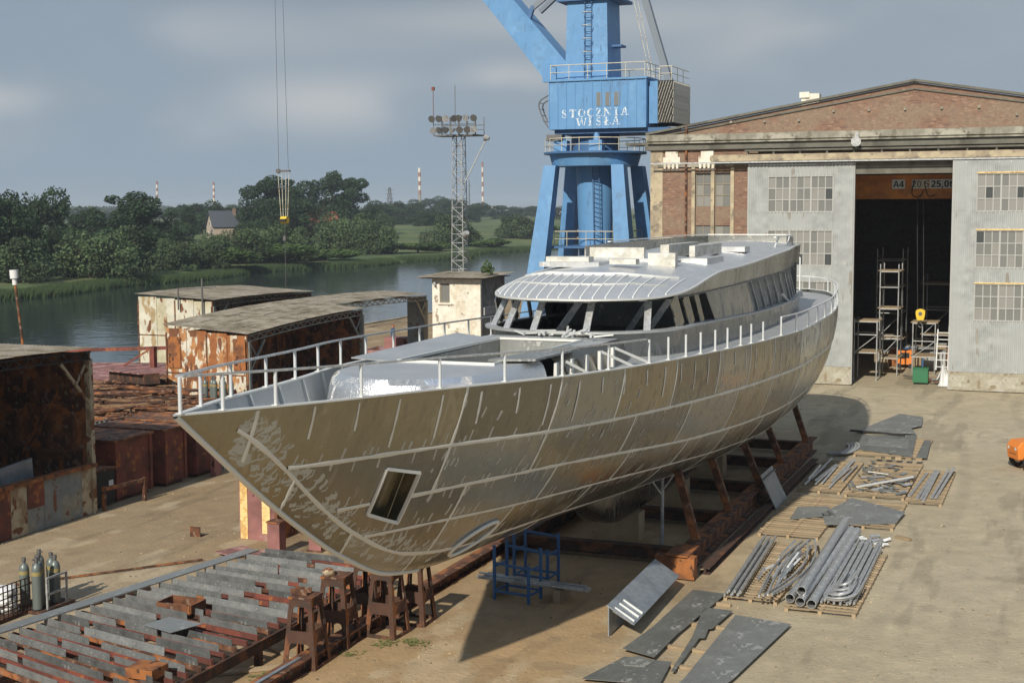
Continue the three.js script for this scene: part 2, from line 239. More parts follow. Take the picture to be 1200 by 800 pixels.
// ------------------------------------------------------------------ setting: yard, river, far bank
const QUAY = -62, WATER = -2.2, SHORE = -150;
{
  const groundTex = tex(2048, (u, v) => {
    const x = -60 + 80 * u, d = 15 + 80 * v;
    const big = fbm(u, v, 5, 5, 700), mid = fbm(u, v, 22, 5, 720), fine = fbm(u, v, 160, 3, 740);
    const sandy = clamp(smooth(-6.5, -13, x + 5 * (big - 0.5)) * smooth(70, 50, d + 14 * (mid - 0.5)));
    let c = mix3([0.405, 0.34, 0.228], [0.385, 0.26, 0.135], sandy); c = mix3(c, [0.285, 0.20, 0.108], smooth(-17, -23, x + 6 * (mid - 0.5)));
    c = mix3(c, [0.255, 0.19, 0.118], 0.3 * smooth(0.5, 0.7, mid) * (0.4 + 0.6 * sandy));
    c = mix3(c, [0.46, 0.40, 0.295], 0.3 * smooth(0.5, 0.75, big));
    c = mix3(c, [0.47, 0.39, 0.26], 0.45 * smooth(0.60, 0.70, fbm(u * 2, v, 40, 5, 760)));
    const oil = smooth(0.72, 0.8, fbm(u, v, 60, 4, 780)); c = mix3(c, [0.16, 0.13, 0.09], 0.3 * oil);
    const rut = smooth(0.6, 0.7, fbm(u * 6, v, 14, 4, 790)) * 0.2 + 0.1 * smooth(0.35, 0.1, Math.abs(((x + 2.2 + 1.2 * Math.sin(d * 0.09)) % 3.1 + 3.1) % 3.1 - 0.6)) * smooth(0.45, 0.6, fbm(u, v, 12, 4, 795)); c = c.map(q => q * (1 - rut));
    const speck = hash(Math.floor(u * 2048), Math.floor(v * 2048), 3); if (speck > 0.994) c = c.map(q => q * 1.5); else if (speck < 0.006) c = c.map(q => q * 0.5);
    return c.map(q => q * (0.84 + 0.32 * fine));
  }, true, 1);
  groundTex.wrapS = groundTex.wrapT = THREE.MirroredRepeatWrapping;
  const gb = tex(512, (u, v) => g1(0.5 * fbm(u, v, 8, 5, 801) + 0.5 * fbm(u, v, 60, 3, 803)), false, 0.0625); // 16 repeats per 80 m tile... 5 m
  const m = std({ map: groundTex, bumpMap: gb, bumpScale: 0.03, roughness: 0.95 });
  const g = grid(40, 40, (a, b) => { const x = QUAY + 0.5 + a * 182, d = -30 + b * 330; return [x, 0, d, (x + 60) / 80, (d - 15) / 80]; }); g.userData.keepUV = true;
  const o = mesh('yard_ground', g, m); o.userData.kind = 'structure';
  const q = new MB().box(QUAY, QUAY + 0.5, -5, 0.12, -30, 300).build('quay_edge', M.concrete); q.userData.kind = 'structure';
}
{
  const wb = tex(1024, (u, v) => g1(0.55 * fbm(u * 1, v * 2 % 1, 10, 4, 811) + 0.45 * fbm(u, v, 44, 3, 813)), false, 40);
  const m = new THREE.MeshPhysicalMaterial({ color: new THREE.Color().setRGB(0.018, 0.026, 0.027), roughness: 0.09, ior: 1.33, bumpMap: wb, bumpScale: 0.045 });
  const o = mesh('river_water', grid(2, 2, (a, b) => [lerp(-220, QUAY + 0.2, a), WATER, lerp(-200, 1600, b)]), m); o.userData.kind = 'structure';
}
const bankY = x => WATER - 0.4 + 1.7 * smooth(0, 6, SHORE - x) + 3.6 * smooth(12, 110, SHORE - x);
const wig = d => 3.5 * Math.sin(d * 0.045) + 2.2 * Math.sin(d * 0.113 + 1.3);
{
  const xs = [0, 1.5, 3, 4.5, 6, 9, 14, 20, 30, 42, 56, 72, 90, 110, 150, 260, 500, 1000, 2000, 5000];
  const t = tex(1024, (u, v) => { const n = fbm(u, v, 7, 6, 821), f = fbm(u, v, 60, 3, 823); let c = mix3([0.06, 0.10, 0.025], [0.12, 0.135, 0.042], smooth(0.4, 0.65, n)); c = mix3(c, [0.045, 0.075, 0.022], smooth(0.6, 0.7, fbm(u, v, 16, 4, 825))); return c.map(q => q * (0.7 + 0.6 * f)); }, true, 90);
  const g = grid(xs.length - 1, 90, (a, b) => { const k = Math.round(a * (xs.length - 1)), d = b < 0.75 ? lerp(-150, 900, b / 0.75) : lerp(900, 6000, (b - 0.75) / 0.25), x = SHORE - xs[k] + wig(d) * smooth(60, 0, xs[k]); return [x, bankY(SHORE - xs[k]), d]; });
  const o = mesh('far_bank_terrain', g, std({ map: t, roughness: 1 })); o.userData.kind = 'structure';
}
// leaf clumps: a crown is thousands of small leaf faces spread through uneven lobes
function crownG(seed, lobes, n, size, droop = 0) {
  const R = rng(seed), p = [], c = [], tot = lobes.reduce((s, l) => s + l[3] * l[3], 0);
  for (const [x, y, z, r, sq = 1] of lobes) {
    const k = Math.round(n * r * r / tot), tone = 0.6 + 0.8 * R();
    for (let i = 0; i < k; i++) {
      const th = R() * 6.2832, cz = R() * 2 - 1, sr = Math.sqrt(1 - cz * cz), rr = r * (0.55 + 0.5 * Math.pow(R(), 0.6)) * (0.86 + 0.28 * vnoise(th * 2, cz * 4, 64, seed));
      const px = x + Math.cos(th) * sr * rr, py = y + cz * rr * sq - droop * R() * r, pz = z + Math.sin(th) * sr * rr;
      const s = size * (0.6 + 0.8 * R()), a = R() * 6.28, b = (R() - 0.5) * 2.4, ca = Math.cos(a), sa = Math.sin(a), cb = Math.cos(b), sb = Math.sin(b);
      const ux = ca * s, uz = sa * s, vx = -sa * sb * s, vy = cb * s * (1 + droop), vz = ca * sb * s;
      const q = [[-0.5, -0.3], [0.5, -0.5], [0.15, 0.55]].map(([e, f]) => [px + ux * e + vx * f, py + vy * f, pz + uz * e + vz * f]);
      p.push(...q[0], ...q[1], ...q[2]); const v = tone * (0.7 + 0.6 * R()), w = 0.85 + 0.3 * R(); for (let h = 0; h < 3; h++) c.push(v * w, v, v * (0.8 + 0.3 * R()));
    }
  }
  const g = new THREE.BufferGeometry(); g.setAttribute('position', new THREE.Float32BufferAttribute(p, 3)); g.setAttribute('color', new THREE.Float32BufferAttribute(c, 3)); g.computeVertexNormals(); return g;
}
function lobesFor(seed, kind) {                              // unit tree: height 1, width 1
  const R = rng(seed), L = [];
  if (kind === 1) { for (let i = 0; i < 22; i++) { const a = R() * 6.28, q = Math.sqrt(R()) * 0.36; L.push([Math.cos(a) * q, 0.22 + 0.6 * R() - q * 0.5, Math.sin(a) * q, 0.07 + 0.11 * R(), 1.3]); } L.push([0, 0.42, 0, 0.28, 1.2]); }
  else if (kind === 2) { for (let i = 0; i < 24; i++) { const a = R() * 6.28, y = 0.28 + 0.66 * R(), q = 0.36 * Math.sqrt(R()) * (1.1 - 1.1 * Math.abs(y - 0.55)); L.push([Math.cos(a) * q, y, Math.sin(a) * q, 0.05 + 0.09 * R(), 0.8]); } L.push([0, 0.52, 0, 0.19, 1.3]); }
  else if (kind === 3) { for (let i = 0; i < 9; i++) { const a = R() * 6.28, q = Math.sqrt(R()) * 0.36; L.push([Math.cos(a) * q, 0.25 + 0.42 * R(), Math.sin(a) * q, 0.17 + 0.1 * R(), 1]); } }
  else { for (let i = 0; i < 22; i++) { const a = R() * 6.28, q = Math.sqrt(R()) * 0.36; L.push([Math.cos(a) * q, 0.2 + 0.7 * R() - q * 0.35, Math.sin(a) * q, 0.07 + 0.1 * R(), 1]); } L.push([0, 0.48, 0, 0.27, 1.25]); }
  return L;
}
M.leaf = [[0.023, 0.050, 0.018], [0.054, 0.084, 0.034], [0.018, 0.042, 0.016], [0.058, 0.10, 0.024]].map(c => std({ c, vertexColors: true, roughness: 0.85 }));
M.bark = std({ c: [0.09, 0.07, 0.05], roughness: 1 });
const treeProto = [];
for (let k = 0; k < 4; k++) for (let v = 0; v < 3; v++) {
  const g = crownG(900 + k * 10 + v, lobesFor(40 + k * 7 + v, k), 11000, k === 3 ? 0.045 : 0.026, k === 1 ? 0.35 : 0);
  const t = new MB(); const R = rng(k * 9 + v); t.pipe([0, -0.04, 0], [0, 0.55, 0], 0.03, 7, 0.012);
  for (let i = 0; i < 5; i++) { const a = R() * 6.28, h = 0.2 + 0.3 * R(); t.pipe([0, h, 0], [0.26 * Math.cos(a), h + 0.2, 0.26 * Math.sin(a)], 0.013, 5, 0.005); }
  treeProto.push([g, t.geo()]);
}
const treeWords = ['dense dark round tree', 'grey green willow', 'tall open dark tree', 'low bright green bush'];
const treeList = [[-172, 195, 12.9, 10.3, 0], [-178, 209, 14.5, 11.7, 0], [-170, 207, 8.6, 6.2, 0], [-160, 184, 7.4, 11.1, 1], [-215, 270, 8.3, 10, 2], [-158, 200, 8.2, 12.5, 1], [-160, 211, 8.9, 10.8, 1], [-180, 241, 12.4, 15.7, 2], [-178, 245, 10.6, 10.6, 0], [-190, 247, 10.1, 9.9, 2], [-172, 242, 8, 7.8, 0], [-230, 332, 9.4, 9.5, 0], [-260, 385, 9.8, 12.3, 0], [-160, 228, 6.6, 7.4, 1], [-160, 239, 6, 8.5, 1], [-290, 449, 8.4, 14.2, 0], [-164, 260, 8.1, 10, 1], [-166, 271, 8.6, 11.4, 1], [-157, 242, 3.8, 8.6, 3], [-215, 353, 15.6, 17.2, 2], [-210, 338, 12.6, 13, 0], [-220, 376, 15.2, 13, 2], [-225, 402, 17.2, 16.5, 2], [-235, 436, 15.8, 14.8, 2], [-205, 357, 11.6, 14.7, 0], [-162, 276, 8, 9.6, 1], [-175, 320, 10.1, 12, 1], [-180, 341, 10.1, 10.4, 1], [-165, 320, 9.4, 10.8, 1], [-157, 281, 2.9, 10.6, 3], [-157, 264, 4.1, 9.2, 3], [-330, 658, 11.1, 17.9, 0], [-330, 684, 10.2, 18.6, 0], [-360, 776, 13.4, 20.9, 0], [-340, 762, 12.2, 18.1, 0], [-300, 612, 8.1, 18.5, 0], [-175, 392, 9.5, 14.5, 1], [-350, 817, 10.2, 19.5, 0], [-360, 877, 9.1, 21.5, 0], [-185, 471, 8.6, 14.3, 1], [-370, 950, 8.1, 21.7, 0], [-380, 1012, 8.3, 22.1, 0], [-158, 332, 2.6, 9.1, 3], [-160, 350, 2.4, 8.3, 3], [-160, 385, 2.6, 9, 3], [-300, 845, 7.5, 20.4, 0], [-280, 836, 7.3, 18.6, 0], [-250, 866, 6.5, 17.7, 0], [-175, 193, 14, 11.7, 0], [-200, 537, 4, 12.9, 3], [-345, 720, 10, 17, 0], [-300, 690, 8, 15, 0], [-240, 520, 6.5, 9, 0], [-262, 560, 7, 10, 0], [-226, 445, 8.5, 9.5, 1], [-243, 470, 9, 10, 0], [-176, 268, 6.8, 9, 1], [-182, 262, 6.2, 8, 1], [-188, 300, 8.2, 9, 0], [-171, 256, 6, 8, 1]];
treeList.forEach(([x, d, h, w, k], i) => {
  const [cg, tg] = treeProto[k * 3 + i % 3], name = ['round_tree', 'willow_tree', 'tall_tree', 'bush'][k];
  const near = x > -168 ? 'at the water edge of the far bank' : x > -245 ? 'behind the far bank willows' : 'in the hazy belt beyond the far meadow';
  const t = thing(name, treeWords[k] + ' ' + near, k === 3 ? 'bush' : 'tree', treeWords[k] + 's ' + near, [x, bankY(x) - 0.1, d]);
  mesh('trunk', tg, M.bark, t); mesh('crown', cg, M.leaf[k], t); t.scale.set(w * 1.45, h * 1.2, w * 1.45); t.rotation.y = i * 2.399;
});
{ // far-off wood that reads as one mass, and the reeds along the far shore
  const cl = crownG(990, [[0, 0.42, 0, 0.45, 1.0], [0.3, 0.32, 0.1, 0.3, 1], [-0.3, 0.3, -0.1, 0.32, 1], [0.05, 0.3, 0.3, 0.3, 1]], 700, 0.12);
  const R = rng(55), N = 560, im = new THREE.InstancedMesh(cl, std({ c: [0.025, 0.042, 0.026], vertexColors: true, roughness: 1 }), N), m4 = new THREE.Matrix4(), q = new THREE.Quaternion(), col = new THREE.Color();
  for (let i = 0; i < N; i++) { const d = 420 + 1500 * R(), x = -(420 + d * (0.28 + 0.62 * R())); const s = 9 + 8 * R(); q.setFromAxisAngle(new THREE.Vector3(0, 1, 0), R() * 6.28); m4.compose(new THREE.Vector3(x, 2.5, -d), q, new THREE.Vector3(s * 1.9, s * (0.6 + 0.35 * R()), s * 1.9)); im.setMatrixAt(i, m4); im.setColorAt(i, col.setRGB(0.8 + 0.5 * R(), 0.8 + 0.5 * R(), 0.8 + 0.4 * R())); }
  im.name = 'far_wood'; im.userData = { kind: 'stuff', label: 'hazy dark green woodland along the horizon beyond the river', category: 'woodland' }; scene.add(im);
  const bp = []; for (let i = 0; i < 44; i++) { const a = R() * 6.28, r = 0.6 * Math.sqrt(R()), x = r * Math.cos(a), z = r * Math.sin(a), b = R() * 6.28, w = 0.035, l = 0.5 + 0.5 * R(), lx = (R() - 0.5) * 0.5; bp.push(x - w * Math.cos(b), 0, z - w * Math.sin(b), x + w * Math.cos(b), 0, z + w * Math.sin(b), x + lx, l, z + lx); }
  const bg = new THREE.BufferGeometry(); bg.setAttribute('position', new THREE.Float32BufferAttribute(bp, 3)); bg.computeVertexNormals();
  const K = 8000, rm = new THREE.InstancedMesh(bg, std({ c: [0.048, 0.078, 0.026], roughness: 1 }), K);
  for (let i = 0; i < K; i++) { let d = 150 + 330 * Math.pow(R(), 1.2); const dens = fbm(d / 500, 0.3, 30, 3, 61); if (dens < 0.42) d = 190 + 110 * R(); const x = SHORE + wig(d) + 0.6 - 5.5 * R(), s = 0.9 + 0.6 * R(); q.setFromAxisAngle(new THREE.Vector3(0, 1, 0), R() * 6.28); m4.compose(new THREE.Vector3(x, WATER - 0.1, -d), q, new THREE.Vector3(s * 1.3, s * 1.15, s * 1.3)); rm.setMatrixAt(i, m4); rm.setColorAt(i, col.setRGB(0.85 + 0.25 * R(), 0.88 + 0.22 * R(), 0.9 + 0.2 * R())); }
  rm.name = 'reed_bed'; rm.userData = { kind: 'stuff', label: 'green reeds growing along the far shore of the river', category: 'reeds' }; scene.add(rm);
}
// striped chimneys, pylon and aerial on the horizon
M.chimneyRed = std({ c: [0.30, 0.14, 0.11], roughness: 0.9 });
function chimney(x, d, h, r, bands, label) {
  const t = thing('chimney', label, 'chimney', null, [x, 2, d]);
  new MB().pipe([0, 0, 0], [0, h * (1 - 0.09 * bands), 0], r * 1.25, 14, r * (1 + 0.25 * 0.09 * bands)).build('shaft', M.concrete, t);
  for (let i = 0; i < bands; i++) { const y0 = h * (1 - 0.09 * (bands - i)); new MB().pipe([0, y0, 0], [0, y0 + h * 0.09, 0], r * (1.06), 14, r * 1.04).build('band', i % 2 ? M.plaster : M.chimneyRed, t); }
}
chimney(-787, 1095, 34, 0.85, 9, 'red and white banded chimney behind the trees left of the slate roofed house');
chimney(-738, 1114, 33, 0.85, 9, 'red and white banded chimney behind the trees above the slate roofed house');
chimney(-562, 1186, 45, 1.2, 6, 'pale chimney with banded top beyond the floodlight mast and the crane hook');
chimney(-508, 1208, 50, 0.85, 9, 'slim red and white banded chimney between the floodlight mast and the blue crane');
function lattice(mb, x, d, y0, y1, w0, w1, n, r) {
  for (const [sx, sd] of [[-1, -1], [1, -1], [1, 1], [-1, 1]]) mb.pipe([x + sx * w0, y0, d + sd * w0], [x + sx * w1, y1, d + sd * w1], r, 5);
  const C = [[-1, -1], [1, -1], [1, 1], [-1, 1]];
  for (let i = 0; i < n; i++) { const a = i / n, b = (i + 1) / n, wa = lerp(w0, w1, a), wb = lerp(w0, w1, b), ya = lerp(y0, y1, a), yb = lerp(y0, y1, b); for (let k = 0; k < 4; k++) { const p = C[k], q = C[(k + 1) % 4], f = (i + k) % 2; const P = f ? q : p, Q = f ? p : q; mb.pipe([x + P[0] * wa, ya, d + P[1] * wa], [x + Q[0] * wb, yb, d + Q[1] * wb], r * 0.6, 4); mb.pipe([x + p[0] * wb, yb, d + p[1] * wb], [x + q[0] * wb, yb, d + q[1] * wb], r * 0.6, 4); } }
}
{ const t = thing('power_pylon', 'grey lattice pylon on the hazy horizon beyond the river', 'pylon', null, [-587, 2, 1174]); const mb = new MB(); lattice(mb, 0, 0, 0, 27, 3, 0.7, 7, 0.28); mb.build('tower', M.steel, t); const c = new MB(); for (const y of [17, 21, 25]) c.bar([-5, y, 0], [5, y, 0], 0.3, 0.3); c.build('crossarm', M.steel, t); }
{ const t = thing('aerial_mast', 'thin grey aerial mast on the horizon beside the floodlight mast', 'mast', null, [-519, 2, 1202]); new MB().pipe([0, 0, 0], [0, 34, 0], 0.9, 6, 0.4).build('pole', M.steel, t); new MB().box(-1.2, 1.2, 28, 29, -0.4, 0.4).build('aerial', M.steel, t); }
// houses on the far bank
function farHouse(x, d, w, l, h, rh, turn, wall, roof, label) {
  const t = thing('house', label, 'house', null, [x, bankY(x) - 0.2, d]); t.rotation.y = turn;
  const s = new THREE.Shape([[-w / 2, 0], [w / 2, 0], [w / 2, h], [0, h + rh], [-w / 2, h]].map(q => new THREE.Vector2(...q))); const g = new THREE.ExtrudeGeometry(s, { depth: l, bevelEnabled: false }); g.translate(0, 0, -l / 2); mesh('wall', g, wall, t);
  const sl = Math.hypot(w / 2 + 0.5, rh * (1 + 1 / w)); const rf = new MB();
  for (const sgn of [-1, 1]) rf.bar([sgn * (w / 4 + 0.15), h + rh / 2 + 0.02, -l / 2 - 0.5], [sgn * (w / 4 + 0.15), h + rh / 2 + 0.02, l / 2 + 0.5], sl, 0.25, sgn * Math.atan2(rh, w / 2));
  const roofM = rf.build('roof', roof, t); new MB().box(0.6, 1.4, h + rh * 0.5, h + rh + 1, -1, -0.2).build('chimney', M.brick, roofM);
  for (const wx of [-w / 4, w / 4]) for (const wy of [1.2]) { const f = new MB().box(wx - 0.7, wx + 0.7, wy, wy + 1.5, -l / 2 - 0.1, -l / 2 + 0.1).build('window', M.white, t); new MB().box(wx - 0.55, wx + 0.55, wy + 0.15, wy + 1.35, -l / 2 - 0.13, -l / 2 - 0.11).build('pane', M.paneDark, f); }
  const f2 = new MB().box(-0.6, 0.6, h + 0.2, h + 1.5, -l / 2 - 0.1, -l / 2 + 0.1).build('window', M.white, t); new MB().box(-0.45, 0.45, h + 0.35, h + 1.35, -l / 2 - 0.13, -l / 2 - 0.11).build('pane', M.paneDark, f2);
}
farHouse(-226, 352, 9, 15, 4.2, 4.2, -0.75, M.houseWall, M.roofSlate, 'pale house with steep slate grey roof among the far bank trees');
farHouse(-212, 378, 6.5, 8, 5.5, 3.2, -0.8, M.houseWall, M.roofRed, 'small house with red tiled roof behind the far bank willows');
// pale industrial sheds on the horizon
[[-430, 1150, 16, 5], [-486, 1180, 10, 9], [-800, 1120, 12, 5], [-760, 1130, 8, 6], [-460, 1300, 14, 6]].forEach(([x, d, w, h], i) => { const t = thing('far_shed', 'pale flat roofed industrial shed on the hazy horizon', 'shed', 'industrial sheds on the horizon', [x, 2, d]); new MB().box(-w / 2, w / 2, 0, h, -4, 4).build('wall', M.white, t); new MB().box(-w / 2 - 0.4, w / 2 + 0.4, h, h + 0.8, -4.4, 4.4).build('roof', M.concrete, t); });

// ------------------------------------------------------------------ hangar
const HD = 87.4;
function corrG(x0, x1, y0, y1, d, pitch = 0.22, amp = 0.06) {   // corrugated sheet facing -d
  const n = Math.max(2, Math.round((x1 - x0) / pitch * 4));
  return grid(n, 1, (a, b) => { const x = lerp(x0, x1, a), ph = ((x / pitch) % 1 + 1) % 1; const w = ph < 0.35 ? 1 : ph < 0.5 ? 1 - (ph - 0.35) / 0.15 : ph < 0.85 ? 0 : (ph - 0.85) / 0.15; return [x, lerp(y0, y1, b), d - amp * w]; });
}
function paneWindow(parent, x0, x1, y0, y1, d, groups, cols, rows, mf, seed, odds = 0.12) {
  const R = rng(seed), f = new MB(), W = x1 - x0;
  f.box(x0 - 0.06, x1 + 0.06, y1, y1 + 0.07, d - 0.05, d + 0.12).box(x0 - 0.06, x1 + 0.06, y0 - 0.07, y0, d - 0.07, d + 0.12).box(x0 - 0.06, x0, y0, y1, d - 0.05, d + 0.12).box(x1, x1 + 0.06, y0, y1, d - 0.05, d + 0.12);
  const fr = f.build('window', mf, parent), gw = W / groups, pw = gw / cols, ph = (y1 - y0) / rows;
  const mu = new MB(); for (let g = 1; g < groups; g++) mu.box(x0 + g * gw - 0.05, x0 + g * gw + 0.05, y0, y1, d - 0.04, d + 0.06);
  for (let g = 0; g < groups; g++) for (let c = 1; c < cols; c++) mu.box(x0 + g * gw + c * pw - 0.026, x0 + g * gw + c * pw + 0.026, y0, y1, d - 0.02, d + 0.04);
  for (let r = 1; r < rows; r++) mu.box(x0, x1, y0 + r * ph - 0.03, y0 + r * ph + 0.03, d - 0.022, d + 0.038);
  mu.build('glazing_bar', mf, fr);
  for (let i = 0; i < groups * cols; i++) for (let r = 0; r < rows; r++) { const q = R(), a = x0 + i * pw; mesh('pane', boxG(a, a + pw, y0 + r * ph, y0 + (r + 1) * ph, d + 0.012 + 0.006 * R(), d + 0.024), q < odds ? M.paneDark : q < 0.55 ? M.pane : M.paneDusty, fr); }
  return fr;
}
{
  const t = thing('hangar', 'brick shipyard hangar with low gable, concrete cornice and tall sliding doors', 'hangar');
  const XL = -25.1, XR = 7.3, AX = -8.9, E0 = 15.0;
  // brick front left of the doors, built round its two window columns
  const w = new MB(), wx = [[-22.2, -21.15], [-20.95, -19.9]], wr = [[10.95, 13.05], [7.7, 9.75], [4.4, 6.4]];
  w.box(XL + 0.8, -22.2, 0, 14.5, HD, HD + 0.5).box(-21.15, -20.95, 0, 14.5, HD, HD + 0.5).box(-19.9, -18.2, 0, 14.5, HD, HD + 0.5);
  for (const [a, b] of wx) { let y = 0; for (const [c, e] of [...wr].reverse()) { w.box(a, b, y, c, HD + 0.12, HD + 0.5); y = e; } w.box(a, b, y, 14.5, HD + 0.003, HD + 0.5); }
  w.box(-18.2, XR, 13.6, 14.5, HD + 0.3, HD + 0.8).build('brick_wall', M.brick, t);
  new MB().box(XL, XL + 0.8, 0, 14.5, HD - 0.05, HD + 0.6).box(XL + 0.8, XL + 1.5, 0, 9.0, HD - 0.04, HD).build('corner_pier', M.beige, t);
  for (const x of [-22.4, -21.15, -19.9]) new MB().box(x, x + 0.22, 0, 13.4, HD - 0.1, HD).build('window_jamb', M.beige, t);
  wx.forEach(([a, b], i) => wr.forEach(([c, e], j) => paneWindow(t, a + 0.07, b - 0.08, c, e, HD + 0.2, 1, 2, 3, M.frameWood, 20 + i * 5 + j, 0.05)));
  new MB().box(XL + 0.5, -18.9, 13.42, 13.58, HD - 0.12, HD).build('string_course', M.concrete, t);
  for (const x of [-23.7, -21.4]) { const b = new MB(); b.box(x - 0.55, x + 0.55, 13.6, 14.05, HD - 0.14, HD).box(x - 0.4, x + 0.4, 14.05, 14.4, HD - 0.13, HD); for (let i = 0; i < 4; i++) b.box(x - 0.5 + i * 0.27, x - 0.36 + i * 0.27, 13.2, 13.6, HD - 0.18, HD); b.build('corbel', M.plaster, t); }
  // deep eaves recess and light cornice
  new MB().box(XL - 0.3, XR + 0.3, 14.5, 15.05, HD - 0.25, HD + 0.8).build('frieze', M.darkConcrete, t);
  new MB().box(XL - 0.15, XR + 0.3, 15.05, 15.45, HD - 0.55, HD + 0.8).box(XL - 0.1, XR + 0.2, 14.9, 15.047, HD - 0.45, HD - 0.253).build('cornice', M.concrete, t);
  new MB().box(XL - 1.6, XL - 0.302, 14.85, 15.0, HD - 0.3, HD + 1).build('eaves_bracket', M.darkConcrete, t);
  // gable
  const gs = new THREE.Shape([[XL, 15.45], [XR, 15.45], [AX, 18.2]].map(q => new THREE.Vector2(...q))), gg = new THREE.ExtrudeGeometry(gs, { depth: 0.5, bevelEnabled: false }); gg.translate(0, 0, -HD - 0.6); mesh('gable', gg, M.brick, t);
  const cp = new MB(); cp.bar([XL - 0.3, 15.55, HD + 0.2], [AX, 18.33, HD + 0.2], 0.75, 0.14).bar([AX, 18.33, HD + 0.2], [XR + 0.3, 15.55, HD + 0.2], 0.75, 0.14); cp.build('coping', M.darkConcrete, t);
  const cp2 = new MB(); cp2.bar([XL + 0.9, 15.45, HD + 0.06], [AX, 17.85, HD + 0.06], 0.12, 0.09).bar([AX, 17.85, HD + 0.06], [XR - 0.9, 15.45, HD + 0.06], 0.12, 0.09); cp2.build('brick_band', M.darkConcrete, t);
  for (let i = 0; i < 11; i++) new MB().box(-20 + i * 2.1, -19.86 + i * 2.1, 16.1 + 0.5 * (i > 2 && i < 8), 16.24 + 0.5 * (i > 2 && i < 8), HD - 0.03, HD + 0.1).build('tie_plate', M.concrete, t);
  // roof, side and rear walls
  const rf = new MB(); rf.bar([(XL + AX) / 2 - 0.1, 16.75, HD + 0.7], [(XL + AX) / 2 - 0.1, 16.75, HD + 62], 16.9, 0.2, -Math.atan2(2.75, 16.2)).bar([(XR + AX) / 2 + 0.1, 16.75, HD + 0.7], [(XR + AX) / 2 + 0.1, 16.75, HD + 62], 16.9, 0.2, Math.atan2(2.75, 16.2)); rf.build('roof', M.asbestos, t);
  new MB().box(XL, XL + 0.4, 0, 15.3, HD + 0.6, HD + 61).build('side_wall', M.brick, t); new MB().box(XL + 0.41, XL + 0.5, 0, 15, HD + 0.7, HD + 60.9).build('limewash', M.plaster, t); new MB().box(XR - 0.5, XR - 0.41, 0, 15, HD + 0.7, HD + 60.9).build('limewash', M.plaster, t); new MB().box(XR - 0.4, XR, 0, 15.3, HD + 0.6, HD + 61).build('side_wall', M.brick, t); new MB().box(XL, XR, 0, 17.6, HD + 61, HD + 61.4).build('rear_wall', M.brick, t);
  new MB().box(-15.8, -14.7, 16.6, 17.85, HD + 1.2, HD + 2).box(-15.9, -15.3, 17.6, 17.95, HD + 1.1, HD + 2.1).build('roof_vent', M.plaster, t);
  // door track beam over the leaves
  new MB().box(-20.9, XR + 3, 13.72, 14.12, HD - 0.75, HD - 0.26).build('door_track_beam', M.beige, t);
  const lt = new MB(); lt.box(-18.9, XR + 3, 14.3, 14.4, HD - 0.7, HD - 0.26); for (let i = 0; i < 17; i++) lt.box(-18.8 + i * 1.62, -18.7 + i * 1.62, 14.12, 14.4, HD - 0.62, HD - 0.3); lt.build('track_bracket', M.darkConcrete, t);
  new MB().box(-24.9, XR + 3, 13.6, 13.69, HD - 0.78, HD - 0.72).build('track_rail', M.galv, t);
  new MB().pipe([-22.75, 0, HD - 0.12], [-22.75, 16.1, HD - 0.12], 0.07, 8).build('downpipe', M.rust, t);
  const lmp = new MB(); lmp.pipe([-12.1, 14.75, HD - 0.7], [-12.1, 14.75, HD - 1.15], 0.2, 10, 0.3); const lb = lmp.build('floodlight', M.galv, t); new MB().box(-12.2, -12.0, 14.9, 15.3, HD - 0.8, HD - 0.56).build('bracket', M.galv, lb);
  // steel lintel and posts just inside the opening
  new MB().box(-12.9, -5.9, 12.85, 13.58, HD - 0.1, HD + 0.25).build('lintel', M.darkConcrete, t);
}
function slidingDoor(x0, x1, d, wx0, wx1, label, seed, edge) {
  const t = thing('sliding_door', label, 'door', 'tall hangar door leaves');
  const rows = [[10.62, 12.72], [7.35, 9.42], [4.25, 6.3]], T = 13.55, S = 1.15;
  new MB().box(x0, x1, 0.1, T, d + 0.1, d + 0.25).build('leaf_core', M.darkConcrete, t).visible = true;
  const sh = (a, b, c, e) => mesh('corrugated_sheet', corrG(a, b, c, e, d), M.doorGrey, t);
  const cuts = [S, 4.25, 7.35, 10.62, T];
  for (let i = 0; i < 4; i++) { const lap = i * 0.006; for (const [a, b] of [[x0, wx0], [wx1, x1]]) mesh('corrugated_sheet', corrG(a, b, cuts[i], cuts[i + 1] - 0.004, d - lap), M.doorGrey, t); }
  sh(wx0, wx1, S, 4.18); sh(wx0, wx1, 6.37, 7.28); sh(wx0, wx1, 9.49, 10.55); sh(wx0, wx1, 12.79, T);
  rows.forEach(([a, b], i) => { paneWindow(t, wx0 + 0.06, wx1 - 0.06, a, b, d + 0.02, 3, 3, 3, M.frameGrey, seed + i, 0.04); if (edge) new MB().box(wx0, wx1, b + 0.07, b + 0.14, d - 0.09, d + 0.05).build('drip_strip', M.yellowPale, t); });
  mesh('skirt', grid(24, 6, (a, b) => { const x = lerp(x0, x1, a); return [x, lerp(0.05, S - 0.003, b), d - 0.015 - 0.03 * fbm(a * 0.7, b * 0.2, 9, 3, seed)]; }), M.doorSkirt, t);
  new MB().box(x0 - 0.06, x0 - 0.002, 0.1, T, d - 0.04, d + 0.26).box(x1 + 0.002, x1 + 0.06, 0.1, T, d - 0.04, d + 0.26).build('edge_strip', M.frameGrey, t);
  const bl = new MB(), R = rng(seed + 3); for (let i = 0; i < 26; i++) { const x = lerp(x0 + 0.1, x1 - 0.1, R()), y = [S + 0.06, 4.2, 7.3, T - 0.1][i % 4]; bl.box(x - 0.03, x + 0.03, y - 0.03, y + 0.03, d - 0.035, d - 0.01); } bl.build('bolt_heads', M.white, t).userData.kind = 'stuff';
  return t;
}
